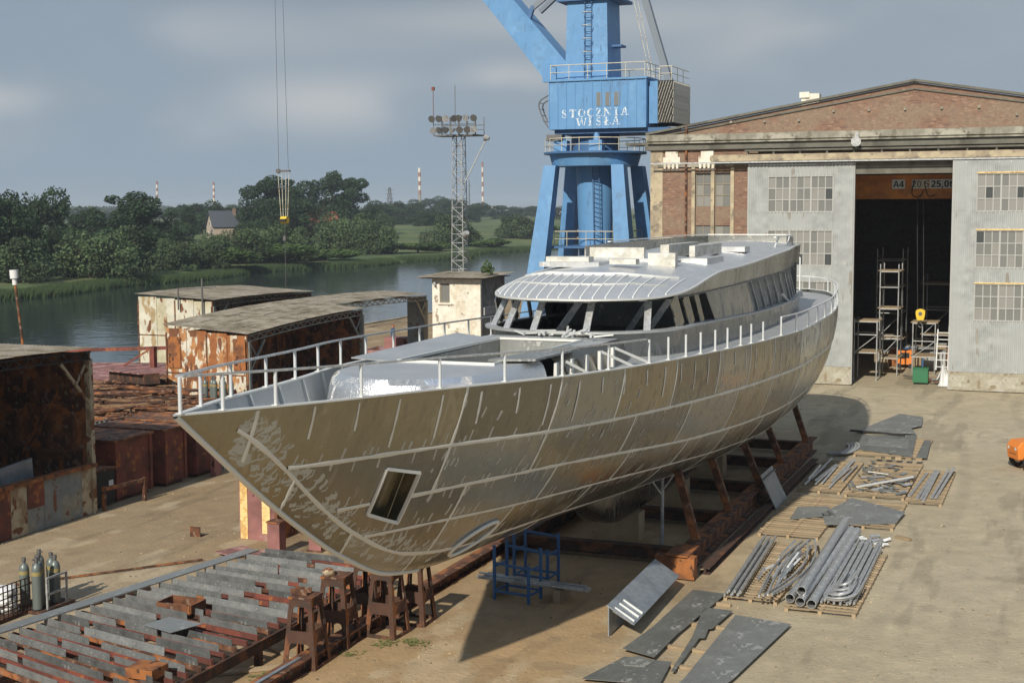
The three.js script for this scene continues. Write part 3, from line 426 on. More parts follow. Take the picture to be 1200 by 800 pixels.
slidingDoor(-18.7, -12.28, HD - 0.35, -17.5, -13.5, 'pale corrugated sliding hangar door standing behind the yacht stern', 60, false);
slidingDoor(-6.5, 0.6, HD - 0.75, -5.2, -1.2, 'pale corrugated sliding hangar door with yellow strips above its windows', 80, true);
// inside: bridge crane, hook block, staging, ladders
const font = await new FontLoader().loadAsync('fonts/droid/droid_sans_bold.typeface.json');
const serif = await new FontLoader().loadAsync('fonts/droid/droid_serif_bold.typeface.json');
const textG = (s, size, f = font, depth = 0.012) => { const g = new TextGeometry(s, { font: f, size, depth, curveSegments: 4 }); g.computeBoundingBox(); return g; };
{
  const t = thing('bridge_crane', 'orange overhead bridge crane with plates reading A4 and 25,0t inside the hangar', 'crane');
  new MB().box(-24.4, 6.6, 11.35, 12.75, 91.4, 91.9).box(-24.4, 6.6, 12.75, 12.85, 91.2, 92.1).build('girder', M.craneOrange, t);
  [['A4', -10.15, 0.78], ['20 5', -8.85, 1.0], ['25,0t', -7.55, 1.5]].forEach(([s, x, w], i) => {
    const p = new MB().box(x - w / 2, x + w / 2, 11.98, 12.56, 91.36, 91.4).build('sign_plate', i === 1 ? M.plaster : M.white, t);
    const g = textG(s, 0.4); g.translate(x - (g.boundingBox.max.x) / 2, 12.07, -91.358); mesh('lettering', g, i === 1 ? M.greyPanel : M.black, p);
  });
  const c = new MB(); c.add(tubeG([[-9.2, 12.5, 91.3], [-9.3, 11.6, 91.25], [-8.9, 11.45, 91.25], [-8.6, 11.9, 91.3]], 0.03, 14, 5), tubeG([[-8.6, 12.4, 91.3], [-8.3, 11.5, 91.25], [-7.9, 11.6, 91.3]], 0.03, 12, 5)); c.build('cable', M.black, t);
}
{
  const t = thing('hook_block', 'yellow crane hook block hanging inside the hangar doorway', 'hook', null, [-8.85, 1.45, 93.5]); t.scale.set(0.62, 0.62, 0.62);
  const b = new MB(); const s = new THREE.Shape(); s.moveTo(-0.28, 0); s.lineTo(0.28, 0); s.quadraticCurveTo(0.48, 0.5, 0.42, 0.95); s.quadraticCurveTo(0, 1.25, -0.42, 0.95); s.quadraticCurveTo(-0.48, 0.5, -0.28, 0); const g = new THREE.ExtrudeGeometry(s, { depth: 0.4, bevelSize: 0.04, bevelThickness: 0.04, bevelSegments: 2 }); g.translate(0, 3.5, -0.2); b.add(g).build('housing', M.yellow, t);
  new MB().pipe([0, 4.15, -0.27], [0, 4.15, -0.2], 0.2, 14).build('sheave_cover', M.steel, t);
  new MB().add(tubeG([[0, 3.5, 0], [0, 3.2, 0], [0.2, 2.95, 0], [0, 2.72, 0], [-0.22, 2.9, 0]], 0.06, 18, 7)).build('hook', M.steel, t);
  for (const x of [-0.3, 0.3]) new MB().pipe([x, 4.3, 0], [x, 16.0, -2.9], 0.03, 5).build('wire_rope', M.wire, t);
}
function staging(x0, x1, d0, d1, levels, top, label, group) {
  const t = thing('scaffold', label, 'scaffold', group);
  for (const x of [x0, x1]) for (const d of [d0, d1]) new MB().pipe([x, 0, d], [x, top, d], 0.045, 6).build('upright', M.galv, t);
  for (const y of levels) { const b = new MB(); for (const d of [d0, d1]) b.pipe([x0, y, d], [x1, y, d], 0.035, 6); for (const x of [x0, x1]) b.pipe([x, y, d0], [x, y, d1], 0.035, 6); b.build('ledger', M.galv, t); }
  for (let i = 0; i < levels.length; i++) if (i % 2 === 0) for (let k = 0; k < 3; k++) new MB().box(x0 - 0.15, x1 + 0.15, levels[i] + 0.04, levels[i] + 0.09, lerp(d0, d1, k / 3) + 0.02, lerp(d0, d1, (k + 1) / 3) - 0.02).build('board', M.wood[(i + k) % 3], t);
  new MB().pipe([x0, levels[0], d0], [x1, levels[1], d0], 0.03, 6).build('brace', M.galv, t);
  return t;
}
staging(-11.35, -10.2, 93, 95, [1.1, 2.4, 4.3, 5.7, 6.7], 7.2, 'tall narrow scaffold tower just inside the hangar doorway');
staging(-12.5, -11.1, 89.8, 91.6, [1.75, 2.9, 3.7], 3.9, 'low scaffold with boards at the left side of the hangar doorway');
staging(-9.4, -8.0, 94.5, 96.5, [1.1, 2.15, 3.3], 3.4, 'low scaffold standing under the yellow hook block');
{
  const t = thing('step_ladder', 'white stepladder leaning beside the right hangar door leaf', 'ladder');
  for (const x of [-7.55, -6.85]) new MB().bar([x, 0.8, 90.2], [x + 0.05, 3.3, 90.5], 0.07, 0.05).build('stile', M.white, t);
  for (let i = 0; i < 6; i++) new MB().bar([-7.52, 1.0 + i * 0.42, 90.22 + i * 0.05], [-6.85, 1.0 + i * 0.42, 90.22 + i * 0.05], 0.06, 0.05).build('rung', M.white, t);
  new MB().bar([-7.55, 0, 89.4], [-7.1, 0.95, 89.9], 0.06, 0.06).bar([-6.5, 0, 89.4], [-7.0, 0.95, 89.9], 0.06, 0.06).build('foot_frame', M.white, t);
}
{ const t = thing('tool_chest', 'small green steel tool chest on the hangar floor beside the doorway', 'chest', null, [-8.35, 0, 89.2]); new MB().box(-0.45, 0.45, 0.12, 0.95, -0.3, 0.3).build('body', M.green, t); new MB().box(-0.48, 0.48, 0.953, 1.02, -0.33, 0.33).build('lid', M.green, t); for (const x of [-0.35, 0.35]) new MB().pipe([x, 0.06, -0.25], [x, 0.06, 0.25], 0.06, 8).build('castor', M.black, t); }
{ const g = grid(20, 14, (a, b) => { const x = -7.3 + a * 1.0, h = 1.35 * Math.sin(b * 1.45) * (0.75 + 0.25 * Math.sin(a * 9)) * smooth(0, 0.25, a); return [x, 0.03 + h, 88.3 + b * 0.9 + 0.05 * Math.sin(a * 17 + b * 5)]; }); tag(mesh('plastic_sheet', g, M.white), 'crumpled white plastic sheet heaped beside the right hangar door', 'sheet'); }
{ const R = rng(31); for (let i = 0; i < 9; i++) { const x = -8.9 + 1.9 * R(), d = 88.2 + 3 * R(), a = R() * 3, l = 0.5 + R(); tag(new MB().bar([x, 0.06 + 0.04 * i % 0.3, d], [x + l * Math.cos(a), 0.1 + 0.3 * R(), d + l * Math.sin(a)], 0.08 + 0.1 * R(), 0.06).build('scrap_offcut', [M.galv, M.steel, M.wood[0], M.rust][i % 4]), 'loose metal or timber offcut on the hangar doorway floor', 'offcut', 'offcuts in the hangar doorway'); } }
staging(-12.3, -10.6, 99, 102, [1.8, 3.6, 5.4, 7.2], 8, 'wide scaffold deep inside the hangar behind the tall tower');
staging(-9.6, -7.8, 103, 106, [1.8, 3.6, 5.4], 6, 'wide scaffold deep inside the hangar beyond the hook block');
{ const R = rng(71); for (let i = 0; i < 16; i++) { const x = -12 + 5 * R(), d = 97 + 9 * R(), w = 0.3 + 0.5 * R(), h = 0.4 + 1.1 * R(); const t = thing('workshop_crate', 'workshop crate or locker standing deep inside the hangar', 'crate', 'crates deep inside the hangar', [x, 0, d]); new MB().box(-w, w, 0, h, -w, w).build('body', [M.galv, M.wood[0], M.rackBlue, M.greyPanel, M.rustOrange][i % 5], t); new MB().box(-w - 0.03, w + 0.03, h, h + 0.05, -w - 0.03, w + 0.03).build('lid', [M.galv, M.wood[1], M.galv][i % 3], t); } }
{ // machine hulls waiting further inside
  const t = thing('welding_machine', 'orange welding machine on the hangar floor behind the scaffold tower', 'machine', null, [-10.2, 0, 98]); new MB().box(-0.5, 0.5, 0.25, 1.2, -0.4, 0.4).build('case', M.orange, t); new MB().box(-0.3, 0.3, 0.7, 1.05, -0.42, -0.4).build('panel', M.black, t); for (const x of [-0.4, 0.4]) new MB().pipe([x, 0.16, -0.45], [x, 0.16, -0.35], 0.16, 12).build('wheel', M.black, t);
}

// ------------------------------------------------------------------ harbour crane
{
  const cx = -33.3, cd = 101, t = thing('harbour_crane', 'tall blue slewing harbour crane reading STOCZNIA WISŁA on its machinery house', 'crane', null, [cx, 0, cd]);
  // portal legs: box section, wide at the foot
  const leg = (sx, sd) => { const a = [sx * 4.0, 0, sd * 3.9], b = [sx * 2.6, 14.0, sd * 2.4]; const g = new THREE.CylinderGeometry(0.66, 1.1, 1, 4, 1); g.rotateY(Math.PI / 4); const p = g.attributes.position; for (let i = 0; i < p.count; i++) { const k = p.getY(i) + 0.5; p.setXYZ(i, p.getX(i) + lerp(a[0], b[0], k), k * 14, p.getZ(i) - lerp(a[2], b[2], k)); } g.computeVertexNormals(); const q = toCreasedNormals(g, 0.3); mesh('leg', q, M.blue, t); };
  for (const sx of [-1, 1]) for (const sd of [-1, 1]) leg(sx, sd);
  for (const sd of [-1, 1]) new MB().box(-5.6, 5.6, 0.7, 1.9, sd * 3.9 - 0.55, sd * 3.9 + 0.55).build('sill_beam', M.blue, t);
  for (const sd of [-1, 1]) for (const sx of [-1, 1]) { const b = new MB().box(sx * 4.6 - 1.3, sx * 4.6 + 1.3, 0.2, 0.695, sd * 3.9 - 0.3, sd * 3.9 + 0.3).build('bogie', M.blueDark, t); for (const k of [-0.8, 0.8]) new MB().pipe([sx * 4.6 + k, 0.32, sd * 3.9 - 0.36], [sx * 4.6 + k, 0.32, sd * 3.9 + 0.36], 0.32, 14).build('wheel', M.steel, b); }
  new MB().pipe([0, 4.5, 0], [0, 14.05, 0], 1.1, 20, 1.45).build('column', M.blue, t);
  new MB().add(plateG([[-3, -2.2], [3, -2.2], [3, 2.2], [-3, 2.2]], 7.9, 0.15)).build('lower_platform', M.blueDark, t);
  const rails = (pts, y, hgt, mm, parent, name) => { const b = new MB(); for (let i = 0; i < pts.length - 1; i++) { b.pipe([pts[i][0], y + hgt, pts[i][1]], [pts[i + 1][0], y + hgt, pts[i + 1][1]], 0.035, 5).pipe([pts[i][0], y + hgt / 2, pts[i][1]], [pts[i + 1][0], y + hgt / 2, pts[i + 1][1]], 0.025, 5); const L = Math.hypot(pts[i + 1][0] - pts[i][0], pts[i + 1][1] - pts[i][1]), n = Math.max(1, Math.round(L / 1.5)); for (let k = 0; k < n; k++) { const x = lerp(pts[i][0], pts[i + 1][0], k / n), d = lerp(pts[i][1], pts[i + 1][1], k / n); b.pipe([x, y, d], [x, y + hgt, d], 0.025, 5); } } b.build(name, mm, parent); };
  rails([[-3, -2.2], [3, -2.2], [3, 2.2], [-3, 2.2], [-3, -2.2]], 8.05, 1.1, M.railWhite, t, 'guard_rail');
  // ring platform
  new MB().pipe([0, 13.95, 0], [0, 14.85, 0], 3.2, 32, 3.45).build('ring_girder', M.blue, t);
  new MB().pipe([0, 14.853, 0], [0, 15.0, 0], 3.85, 32).build('ring_platform', M.blueDark, t);
  const circ = []; for (let i = 0; i <= 16; i++) circ.push([3.75 * Math.cos(i * Math.PI / 8), 3.75 * Math.sin(i * Math.PI / 8)]); rails(circ, 15.0, 0.95, M.railWhite, t, 'guard_rail');
  new MB().pipe([0, 15.0, 0], [0, 16.9, 0], 1.8, 24).build('slew_column', M.blueDark, t);
  for (const [x, d] of [[-1.9, -2.1], [0.9, -2.4]]) { const m = new MB().box(x - 0.5, x + 0.5, 15.0, 15.8, d - 0.35, d + 0.35).build('slew_motor', M.blue, t); new MB().pipe([x, 15.8, d], [x, 16.35, d], 0.28, 10, 0.2).build('motor_cap', M.blue, m); }
  // machinery house: panelled box
  const X0 = -2.62, X1 = 4.75, D0 = -2.95, D1 = 2.9, Y0 = 16.6, Y1 = 20.05;
  new MB().box(X0, X1, Y0, Y1, D0, D1).build('machinery_house', M.blue, t);
  new MB().box(X0 - 0.12, X1 + 0.12, Y1, Y1 + 0.14, D0 - 0.12, D1 + 0.12).build('house_roof', M.blue, t);
  new MB().box(X0 + 0.3, X1 + 1.6, Y0 - 0.32, Y0 - 0.003, D0 + 0.4, D1 - 0.4).build('slew_frame', M.blueDark, t);
  for (let i = 0; i <= 11; i++) { const x = lerp(X0 + 0.03, X1 - 0.03, i / 11); new MB().box(x - 0.03, x + 0.03, Y0, Y1, D0 - 0.05, D0).build('panel_rib', M.blue, t); }
  for (let i = 0; i <= 6; i++) { const d = lerp(D0, D1, i / 6); new MB().box(X1, X1 + 0.05, Y0, Y1, d - 0.03, d + 0.03).build('panel_rib', M.blue, t); }
  for (let i = 0; i < 3; i++) { const x = 1.06 + i * 0.67; const f = new MB().box(x, x + 0.42, 18.2, 19.2, D0 - 0.035, D0).build('window', M.crGrey, t); new MB().box(x + 0.05, x + 0.37, 18.25, 19.15, D0 - 0.045, D0 - 0.036).build('pane', M.pane, f); }
  // lettering painted panel by panel
  const word = (s, x0, y, step, dy) => { for (let i = 0; i < s.length; i++) { if (s[i] === ' ') continue; const ch = s[i] === 'Ł' ? 'L' : s[i], g = textG(ch, 0.58, serif, 0.008), w = g.boundingBox.max.x; g.translate(x0 + i * step - w / 2, y + i * dy, -(D0 - 0.003)); const o = mesh('lettering', g, M.letter, t); if (s[i] === 'Ł') mesh('lettering', barG([x0 + i * step - 0.24, y + i * dy + 0.17, D0 - 0.008], [x0 + i * step + 0.1, y + i * dy + 0.36, D0 - 0.008], 0.008, 0.08), M.letter, t); } };
  word('STOCZNIA', -1.42, 17.42, 0.66, 0.012); word('WISŁA', -0.1, 16.8, 0.66, 0.012);
  rails([[X0 + 0.1, D0 + 0.1], [X1 - 0.1, D0 + 0.1], [X1 - 0.1, D1 - 0.1], [X0 + 0.1, D1 - 0.1], [X0 + 0.1, D0 + 0.1]], Y1 + 0.14, 1.05, M.railWhite, t, 'guard_rail');
  new MB().box(X1 + 0.06, X1 + 0.75, 16.9, 19.9, -2.3, 2.3).build('rear_house', M.blue, t);
  // striped counterweight
  new MB().box(X1 + 0.76, X1 + 1.85, 16.9, 19.9, -2.5, 2.5).build('counterweight', M.black, t);
  const stripes = (u0, u1, put) => { const y0 = 16.95, y1 = 19.85, k = 0.34; for (let c = u0 - (y1 - y0) * k; c < u1; c += 0.2) { let ya = y0, yb = y1; const ua = c + 0.06, at = y => ua + (y - y0) * k; if (at(ya) < u0 + 0.05) ya = y0 + (u0 + 0.05 - ua) / k; if (at(yb) > u1 - 0.05) yb = y0 + (u1 - 0.05 - ua) / k; if (yb - ya > 0.15) put(at(ya), ya, at(yb), yb); } };
  stripes(X1 + 0.76, X1 + 1.85, (a, ya, b, yb) => mesh('stripe', barG([a, ya, -2.512], [b, yb, -2.512], 0.085, 0.02), M.plaster, t));
  stripes(-2.5, 2.5, (a, ya, b, yb) => mesh('stripe', barG([X1 + 1.862, ya, a], [X1 + 1.862, yb, b], 0.02, 0.1), M.plaster, t));
  rails([[X1 + 0.85, -2.4], [X1 + 1.75, -2.4], [X1 + 1.75, 2.4]], 19.9, 1.0, M.railWhite, t, 'guard_rail');
  // mast tower
  { const g = new THREE.CylinderGeometry(1.95, 2.35, 12, 4, 1); g.rotateY(Math.PI / 4); g.translate(-0.15, Y1 + 0.14 + 6, 0); mesh('mast', toCreasedNormals(g, 0.3), M.blue, t); }
  const lad = new MB(); for (const x of [-0.25, 0.25]) lad.bar([x, Y1 + 0.2, -1.85], [x, Y1 + 12, -1.6], 0.05, 0.05); for (let i = 0; i < 34; i++) lad.bar([-0.25, Y1 + 0.4 + i * 0.34, -1.86 + i * 0.007], [0.25, Y1 + 0.4 + i * 0.34, -1.86 + i * 0.007], 0.03, 0.03); lad.build('ladder', M.blueDark, t);
  for (let i = 0; i < 9; i++) { const y = Y1 + 1.2 + i * 0.95, pts = []; for (let k = 0; k <= 8; k++) { const a = Math.PI * k / 8; pts.push([-0.35 * Math.cos(a), y, -1.85 - 0.62 * Math.sin(a) + i * 0.012]); } new MB().add(tubeG(pts, 0.03, 12, 5)).build('ladder_hoop', M.railWhite, t); }
  new MB().box(1.2, 2.2, Y1 + 2.6, Y1 + 2.75, -0.6, 0.6).box(-2.4, 2.3, Y1 + 5.9, Y1 + 6.1, -1.9, 1.9).build('mast_platform', M.blueDark, t);
  // jib towards the river, its tie and the rear struts
  const jp = (k, off) => [lerp(-2.6, -27, k), lerp(20.9, 49.5, k), off];
  for (const o of [0]) { const g = new THREE.BoxGeometry(1, 1, 1, 1, 1, 1), p = g.attributes.position; const a = jp(0, 0), b = jp(1, 0), L = Math.hypot(b[0] - a[0], b[1] - a[1]), nx = -(b[1] - a[1]) / L, ny = (b[0] - a[0]) / L; for (let i = 0; i < p.count; i++) { const k = p.getX(i) + 0.5, wv = lerp(2.1, 0.8, k), wd = lerp(2.6, 1.0, k); const c = jp(k, 0); p.setXYZ(i, c[0] + nx * p.getY(i) * wv, c[1] + ny * p.getY(i) * wv, p.getZ(i) * wd); } g.computeVertexNormals(); mesh('jib', g, M.blue, t); }
  for (const d of [-1.4, 1.4]) new MB().box(-3.6, -1.3, Y1 + 0.141, Y1 + 1.5, d - 0.2, d + 0.2).build('jib_foot', M.blue, t);
  new MB().bar([-4.7, 25.7, -0.9], [-1.0, 28.5, -0.4], 0.3, 0.35).bar([-4.7, 25.7, 0.9], [-1.0, 28.5, 0.4], 0.3, 0.35).build('jib_stay', M.crGrey, t);
  new MB().bar([-4.9, 25.0, -0.9], [-4.6, 25.9, -0.9], 0.3, 0.3).build('stay_lug', M.blueDark, t);
  for (const d of [-0.3]) new MB().bar([5.75, 20.0, d], [2.7, 30, d], 0.5, 0.5).build('rear_strut', M.crGrey, t);
  for (const x of [-1, 1]) new MB().pipe([2.2 + x * 0.15, 30, 0], [4.4, Y1 + 0.2, x * 0.5], 0.025, 5).build('wire_rope', M.railWhite, t);
  const cage = new MB(); cage.add(tubeG([[X0 - 0.05, 19.2, D0 + 0.4], [X0 - 0.9, 18.6, D0 + 0.4], [X0 - 0.5, 17.3, D0 + 0.4], [X0 - 0.1, 16.7, D0 + 0.4]], 0.05, 14, 5), tubeG([[X0 - 0.05, 19.0, D0 + 1.2], [X0 - 0.9, 18.5, D0 + 1.2], [X0 - 0.5, 17.2, D0 + 1.2]], 0.05, 12, 5)); for (let i = 0; i < 4; i++) cage.bar([X0 - 0.9 + i * 0.1, 18.6 - i * 0.45, D0 + 0.4], [X0 - 0.9 + i * 0.1, 18.6 - i * 0.45, D0 + 1.2], 0.04, 0.04); cage.build('lamp_cage', M.steel, t);
  new MB().box(X0 - 0.3, X0 + 0.9, Y0 - 0.75, Y0 - 0.35, D0 + 0.3, D0 + 0.8).build('floodlight', M.steel, t);
  const vl = new MB(); for (const x of [0.35, 0.85]) vl.bar([x, 8.1, -1.35], [x, 13.9, -1.75], 0.06, 0.06); for (let i = 0; i < 16; i++) vl.bar([0.35, 8.3 + i * 0.35, -1.37 - i * 0.024], [0.85, 8.3 + i * 0.35, -1.37 - i * 0.024], 0.04, 0.04); vl.build('ladder', M.blueDark, t);
}
{
  const t = thing('crane_hook', 'yellow crane hook block on long wire ropes hanging over the sheds', 'hook', null, [-60.15, 0, 101]);
  new MB().pipe([-0.28, 10.0, 0], [0.28, 10.0, 0], 0.3, 14).build('sheave_block', M.yellow, t);
  new MB().box(-0.29, 0.29, 9.86, 10.1, -0.37, -0.2).build('block_band', M.black, t);
  for (const x of [-0.55, -0.2, 0.2, 0.5]) new MB().pipe([x * 0.6, 10.3, 0], [x, 13.9, 0], 0.025, 5).build('wire_rope', M.railWhite, t);
  new MB().box(-0.6, 0.6, 13.92, 14.08, -0.1, 0.1).pipe([-0.5, 14.0, -0.14], [-0.5, 14.0, 0.14], 0.18, 10).build('spreader', M.steel, t);
  for (const [x, xt] of [[-0.45, -0.5], [0.45, -0.05]]) new MB().pipe([x, 14.15, 0], [xt, 49.2, 0], 0.017, 5).build('hoist_rope', M.wire, t);
  new MB().pipe([0, 9.65, 0], [0, 4.2, 0], 0.03, 5).build('sling', M.wire, t); new MB().box(-0.12, 0.12, 8.3, 8.7, -0.12, 0.12).build('tag_weight', M.steel, t);
}
// ------------------------------------------------------------------ floodlight mast
{
  const t = thing('floodlight_mast', 'lattice floodlight mast with a crown of lamps behind the white hut', 'mast', null, [-50.6, 0, 115]);
  const m = new MB(); lattice(m, 0, 0, 0, 17.2, 0.62, 0.42, 22, 0.045); m.build('tower', M.galv, t);
  const p = new MB(); p.box(-2.0, 2.0, 17.2, 17.32, -1.0, 1.0); for (const d of [-1, 1]) { p.pipe([-2, 18.2, d], [2, 18.2, d], 0.035, 5).pipe([-2, 17.8, d], [2, 17.8, d], 0.03, 5); for (let i = 0; i < 6; i++) p.pipe([-2 + i * 0.8, 17.3, d], [-2 + i * 0.8, 18.9, d], 0.035, 5); } p.build('lamp_platform', M.steel, t);
  const R = rng(4); for (let i = 0; i < 14; i++) { const x = -2 + (i % 7) * 0.66, y = i < 7 ? 17.75 : 18.75, a = (R() - 0.5) * 1.4; const g = new THREE.CylinderGeometry(0.32, 0.14, 0.4, 12); g.rotateX(Math.PI / 2 + 0.35); g.rotateY(a); g.translate(x, y, 1.0 + 0.3 * R()); mesh('floodlight', g, i % 3 ? M.steel : M.galv, t); }
  new MB().bar([0.45, 13, 0], [2.6, 16.9, 0], 0.09, 0.09).build('strut', M.galv, t); { const g = new THREE.CylinderGeometry(0.35, 0.15, 0.4, 12); g.rotateZ(1.2); g.translate(2.7, 17.0, 0); mesh('floodlight', g, M.galv, t); }
  new MB().pipe([-2, 18.9, -1], [-2, 21.2, -1], 0.03, 5).box(-2.12, -1.88, 21.2, 21.5, -1.1, -0.9).build('warning_light', M.primer, t); new MB().pipe([0.1, 18.2, -1], [0.1, 21.6, -1], 0.03, 5).build('lightning_rod', M.steel, t);
  new MB().pipe([0.9, 8.6, -0.8], [1.2, 8.75, -1.1], 0.3, 10, 0.2).build('lamp', M.galv, t);
}

// ------------------------------------------------------------------ the yacht
const CX = -13.6;
const HDs = [19.24, 20.32, 21.65, 23.13, 24.8, 26.9, 30, 34, 40, 46, 52, 58, 64, 68, 70.5, 71.8];
const sheerH = pchip(HDs, [7.61, 7.56, 7.5, 7.43, 7.36, 7.27, 7.14, 6.99, 6.8, 6.62, 6.5, 6.5, 6.58, 6.68, 6.75, 6.78]);
const sheerB = pchip(HDs, [0.02, 0.36, 0.8, 1.18, 1.56, 2.1, 2.95, 3.6, 4.2, 4.52, 4.65, 4.5, 3.95, 3.25, 2.4, 1.2]);
const keelH = pchip(HDs, [7.6, 6.82, 5.87, 4.9, 3.94, 3.07, 2.62, 2.48, 2.2, 1.85, 1.6, 1.6, 2.1, 3.0, 4.0, 5.0]);
const secM = pchip(HDs, [1.1, 1.1, 1.1, 1.12, 1.15, 1.22, 1.4, 1.65, 2.0, 2.2, 2.3, 2.3, 2.2, 2.1, 2.0, 2.0]);
const halfB = (d, t) => sheerB(d) * Math.pow(1 - Math.pow(1 - clamp(t), secM(d)), 1 / secM(d));
const hullP = (d, t, s, off = 0) => {                        // point on the shell, off metres outside it
  const h = keelH(d) + (sheerH(d) - keelH(d)) * t, b = halfB(d, t); if (!off) return [CX + s * b, h, d];
  const e = 0.02, t1 = clamp(t + e), t0 = clamp(t - e), d1 = Math.min(71.8, d + 0.1), d0 = Math.max(19.24, d - 0.1);
  const a = [halfB(d, t1) - halfB(d, t0), (sheerH(d) - keelH(d)) * (t1 - t0), 0], hh = q => keelH(q) + (sheerH(q) - keelH(q)) * t, c = [halfB(d1, t) - halfB(d0, t), hh(d1) - hh(d0), d1 - d0];
  let n = [a[1] * c[2] - a[2] * c[1], a[2] * c[0] - a[0] * c[2], a[0] * c[1] - a[1] * c[0]]; const l = Math.hypot(...n) || 1; if (n[0] < 0) n = n.map(q => -q); n = n.map(q => q / l);
  return [CX + s * (b + n[0] * off), h + n[1] * off, d + n[2] * off];
};
const tAt = (d, h) => (h - keelH(d)) / (sheerH(d) - keelH(d));
const bandT = pchip([19.24, 20.43, 21.99, 23.43, 24.57, 26.2, 28, 31, 40, 72], [1, 0.65, 0.35, 0.2, 0.15, 0.12, 0.11, 0.13, 0.10, 0.10]);
const sOff = [pchip([19, 22, 40, 72], [1.2, 1.22, 1.33, 1.4]), pchip([19, 25.9, 30, 41, 48, 72], [2.3, 2.28, 2.22, 2.62, 2.77, 2.9]), pchip([19, 25.3, 34, 45.7, 52.7, 72], [3.0, 3.04, 3.16, 3.63, 3.85, 3.6])];
const lineT = (k, d) => k === 0 ? 1 : k === 4 ? bandT(d) : k === 5 ? 0 : Math.max(bandT(d), Math.min(1, tAt(d, sheerH(d) - sOff[k - 1](d))));
{
  const y = thing('yacht', 'large unpainted aluminium yacht hull with deckhouse standing on the slipway cradle', 'yacht');
  const butts = [[19.3, 26.64, 29.95, 33.05, 36.5, 40.1, 43.4, 46.6, 51, 55.5, 60, 65, 71.8], [19.3, 26.64, 29.95, 34.4, 38.2, 42.6, 46.9, 51.5, 56, 61, 66, 71.8], [19.3, 27.8, 31.2, 35.2, 39.5, 43.5, 48, 52.5, 57.5, 63, 68, 71.8], [19.3, 27.8, 30.3, 34.2, 39, 43.6, 48.4, 53, 58, 64, 71.8], [19.3, 22.4, 24.67, 27.4, 33, 39, 45, 51, 57, 64, 71.8]];
  let mi = 0;
  const pocket = { d0: 24.86, d1: 25.95, t0: 0.27, t1: 0.55 };
  const sheet = (s, d0, d1, lo, hi, nd, nt) => grid(nd, nt, (a, b) => { const d = lerp(d0, d1, a), l = lo(d), h = Math.max(l + 1e-4, hi(d)), t = lerp(l, h, b), w = 4 * (a * (1 - a)) * 4 * (b * (1 - b)), p = hullP(d, t, s, 0.001 - (w > 0 ? Math.min(1, w * 1.5) * 0.011 * smooth(27, 31, d) * fbm(d * 0.045, t * 0.35 + s, 24, 2, 91) : 0)); return [p[0], p[1], p[2], d, p[1]]; });
  for (const s of [1, -1]) for (let k = 0; k < 5; k++) for (let i = 0; i < butts[k].length - 1; i++) {
    let d0 = butts[k][i], d1 = butts[k][i + 1]; const lo = d => lineT(k + 1, d), hi = d => lineT(k, d);
    if (k > 0 && k < 4) { while (d0 < d1 - 0.05 && hi(d0) - lo(d0) < 0.004) d0 += 0.05; }
    const nd = Math.max(6, Math.round((d1 - d0) / 0.18)), nt = k === 4 ? 6 : 9, m = M.hull[(mi++ * 7 + k) % 3]; let g;
    if (s === 1 && (k === 1 || k === 2) && d0 < pocket.d0 && d1 > pocket.d1) { // plates cut round the bow opening
      const pL = d => clamp(pocket.t0, lo(d), hi(d)), pH = d => clamp(pocket.t1, lo(d), hi(d));
      g = mergeGeometries([sheet(1, d0, pocket.d0, lo, hi, 14, nt), sheet(1, pocket.d1, d1, lo, hi, 8, nt), sheet(1, pocket.d0, pocket.d1, lo, pL, 5, 3), sheet(1, pocket.d0, pocket.d1, pH, hi, 5, 3)].map(norm), false);
    } else g = sheet(s, d0, d1, lo, hi, nd, nt);
    g.userData.keepUV = true; mesh('hull_plate', g, m, y);
  }
  // weld seams: low raised beads
  const bead = (pts, w, r, lift = 0.006) => { const n = pts.length; return grid(n - 1, 4, (a, b) => { const i = Math.round(a * (n - 1)), [d, t, s] = pts[i], q = pts[Math.min(n - 1, i + 1)], p0 = pts[Math.max(0, i - 1)]; let dd = q[0] - p0[0], dt = (q[1] - p0[1]) * (sheerH(d) - keelH(d)); const l = Math.hypot(dd, dt) || 1, off = (b - 0.5) * w, jit = 1 + 0.35 * 1.6 * (hash(i, Math.round(d * 50), 7) - 0.5); return hullP(d - dt / l * off * jit, clamp(t + dd / l * off * jit / Math.max(0.4, sheerH(d) - keelH(d))), s, lift + r * (1 - Math.abs(b - 0.5) * 2)); }); };
  for (const s of [1, -1]) {
    for (let k = 1; k < 4; k++) { const pts = []; for (let d = 20; d <= 71.5; d += 0.3) if (lineT(k, d) - bandT(d) > 0.003) pts.push([d, lineT(k, d), s]); const w = k === 3 ? 0.065 : 0.085; if (k === 2 && s === 1) { const A = pts.filter(p => p[0] < pocket.d0 - 0.02), B = pts.filter(p => p[0] > pocket.d1 + 0.02); if (A.length > 1) mesh('weld_seam', bead(A, w, 0.012), M.weld, y); mesh('weld_seam', bead(B, w, 0.012), M.weld, y); } else mesh('weld_seam', bead(pts, w, 0.012), M.weld, y); }
    { const pts = []; for (let d = 20.6; d <= 71.5; d += 0.25) pts.push([d, bandT(d), s]); mesh('weld_seam', bead(pts, 0.085, 0.013), M.weld, y); }
    for (let k = 0; k < 5; k++) for (let i = 1; i < butts[k].length - 1; i++) { const d = butts[k][i], a = lineT(k + 1, d), b = lineT(k, d); if (b - a < 0.02) continue; const pts = []; for (let j = 0; j <= 8; j++) pts.push([d, lerp(a, b, j / 8), s]); mesh('weld_seam', bead(pts, 0.085, 0.012), M.weld, y); }
  }
  // ground-off stiffener marks below the sheer and short ticks beside the long seams
  const R = rng(808);
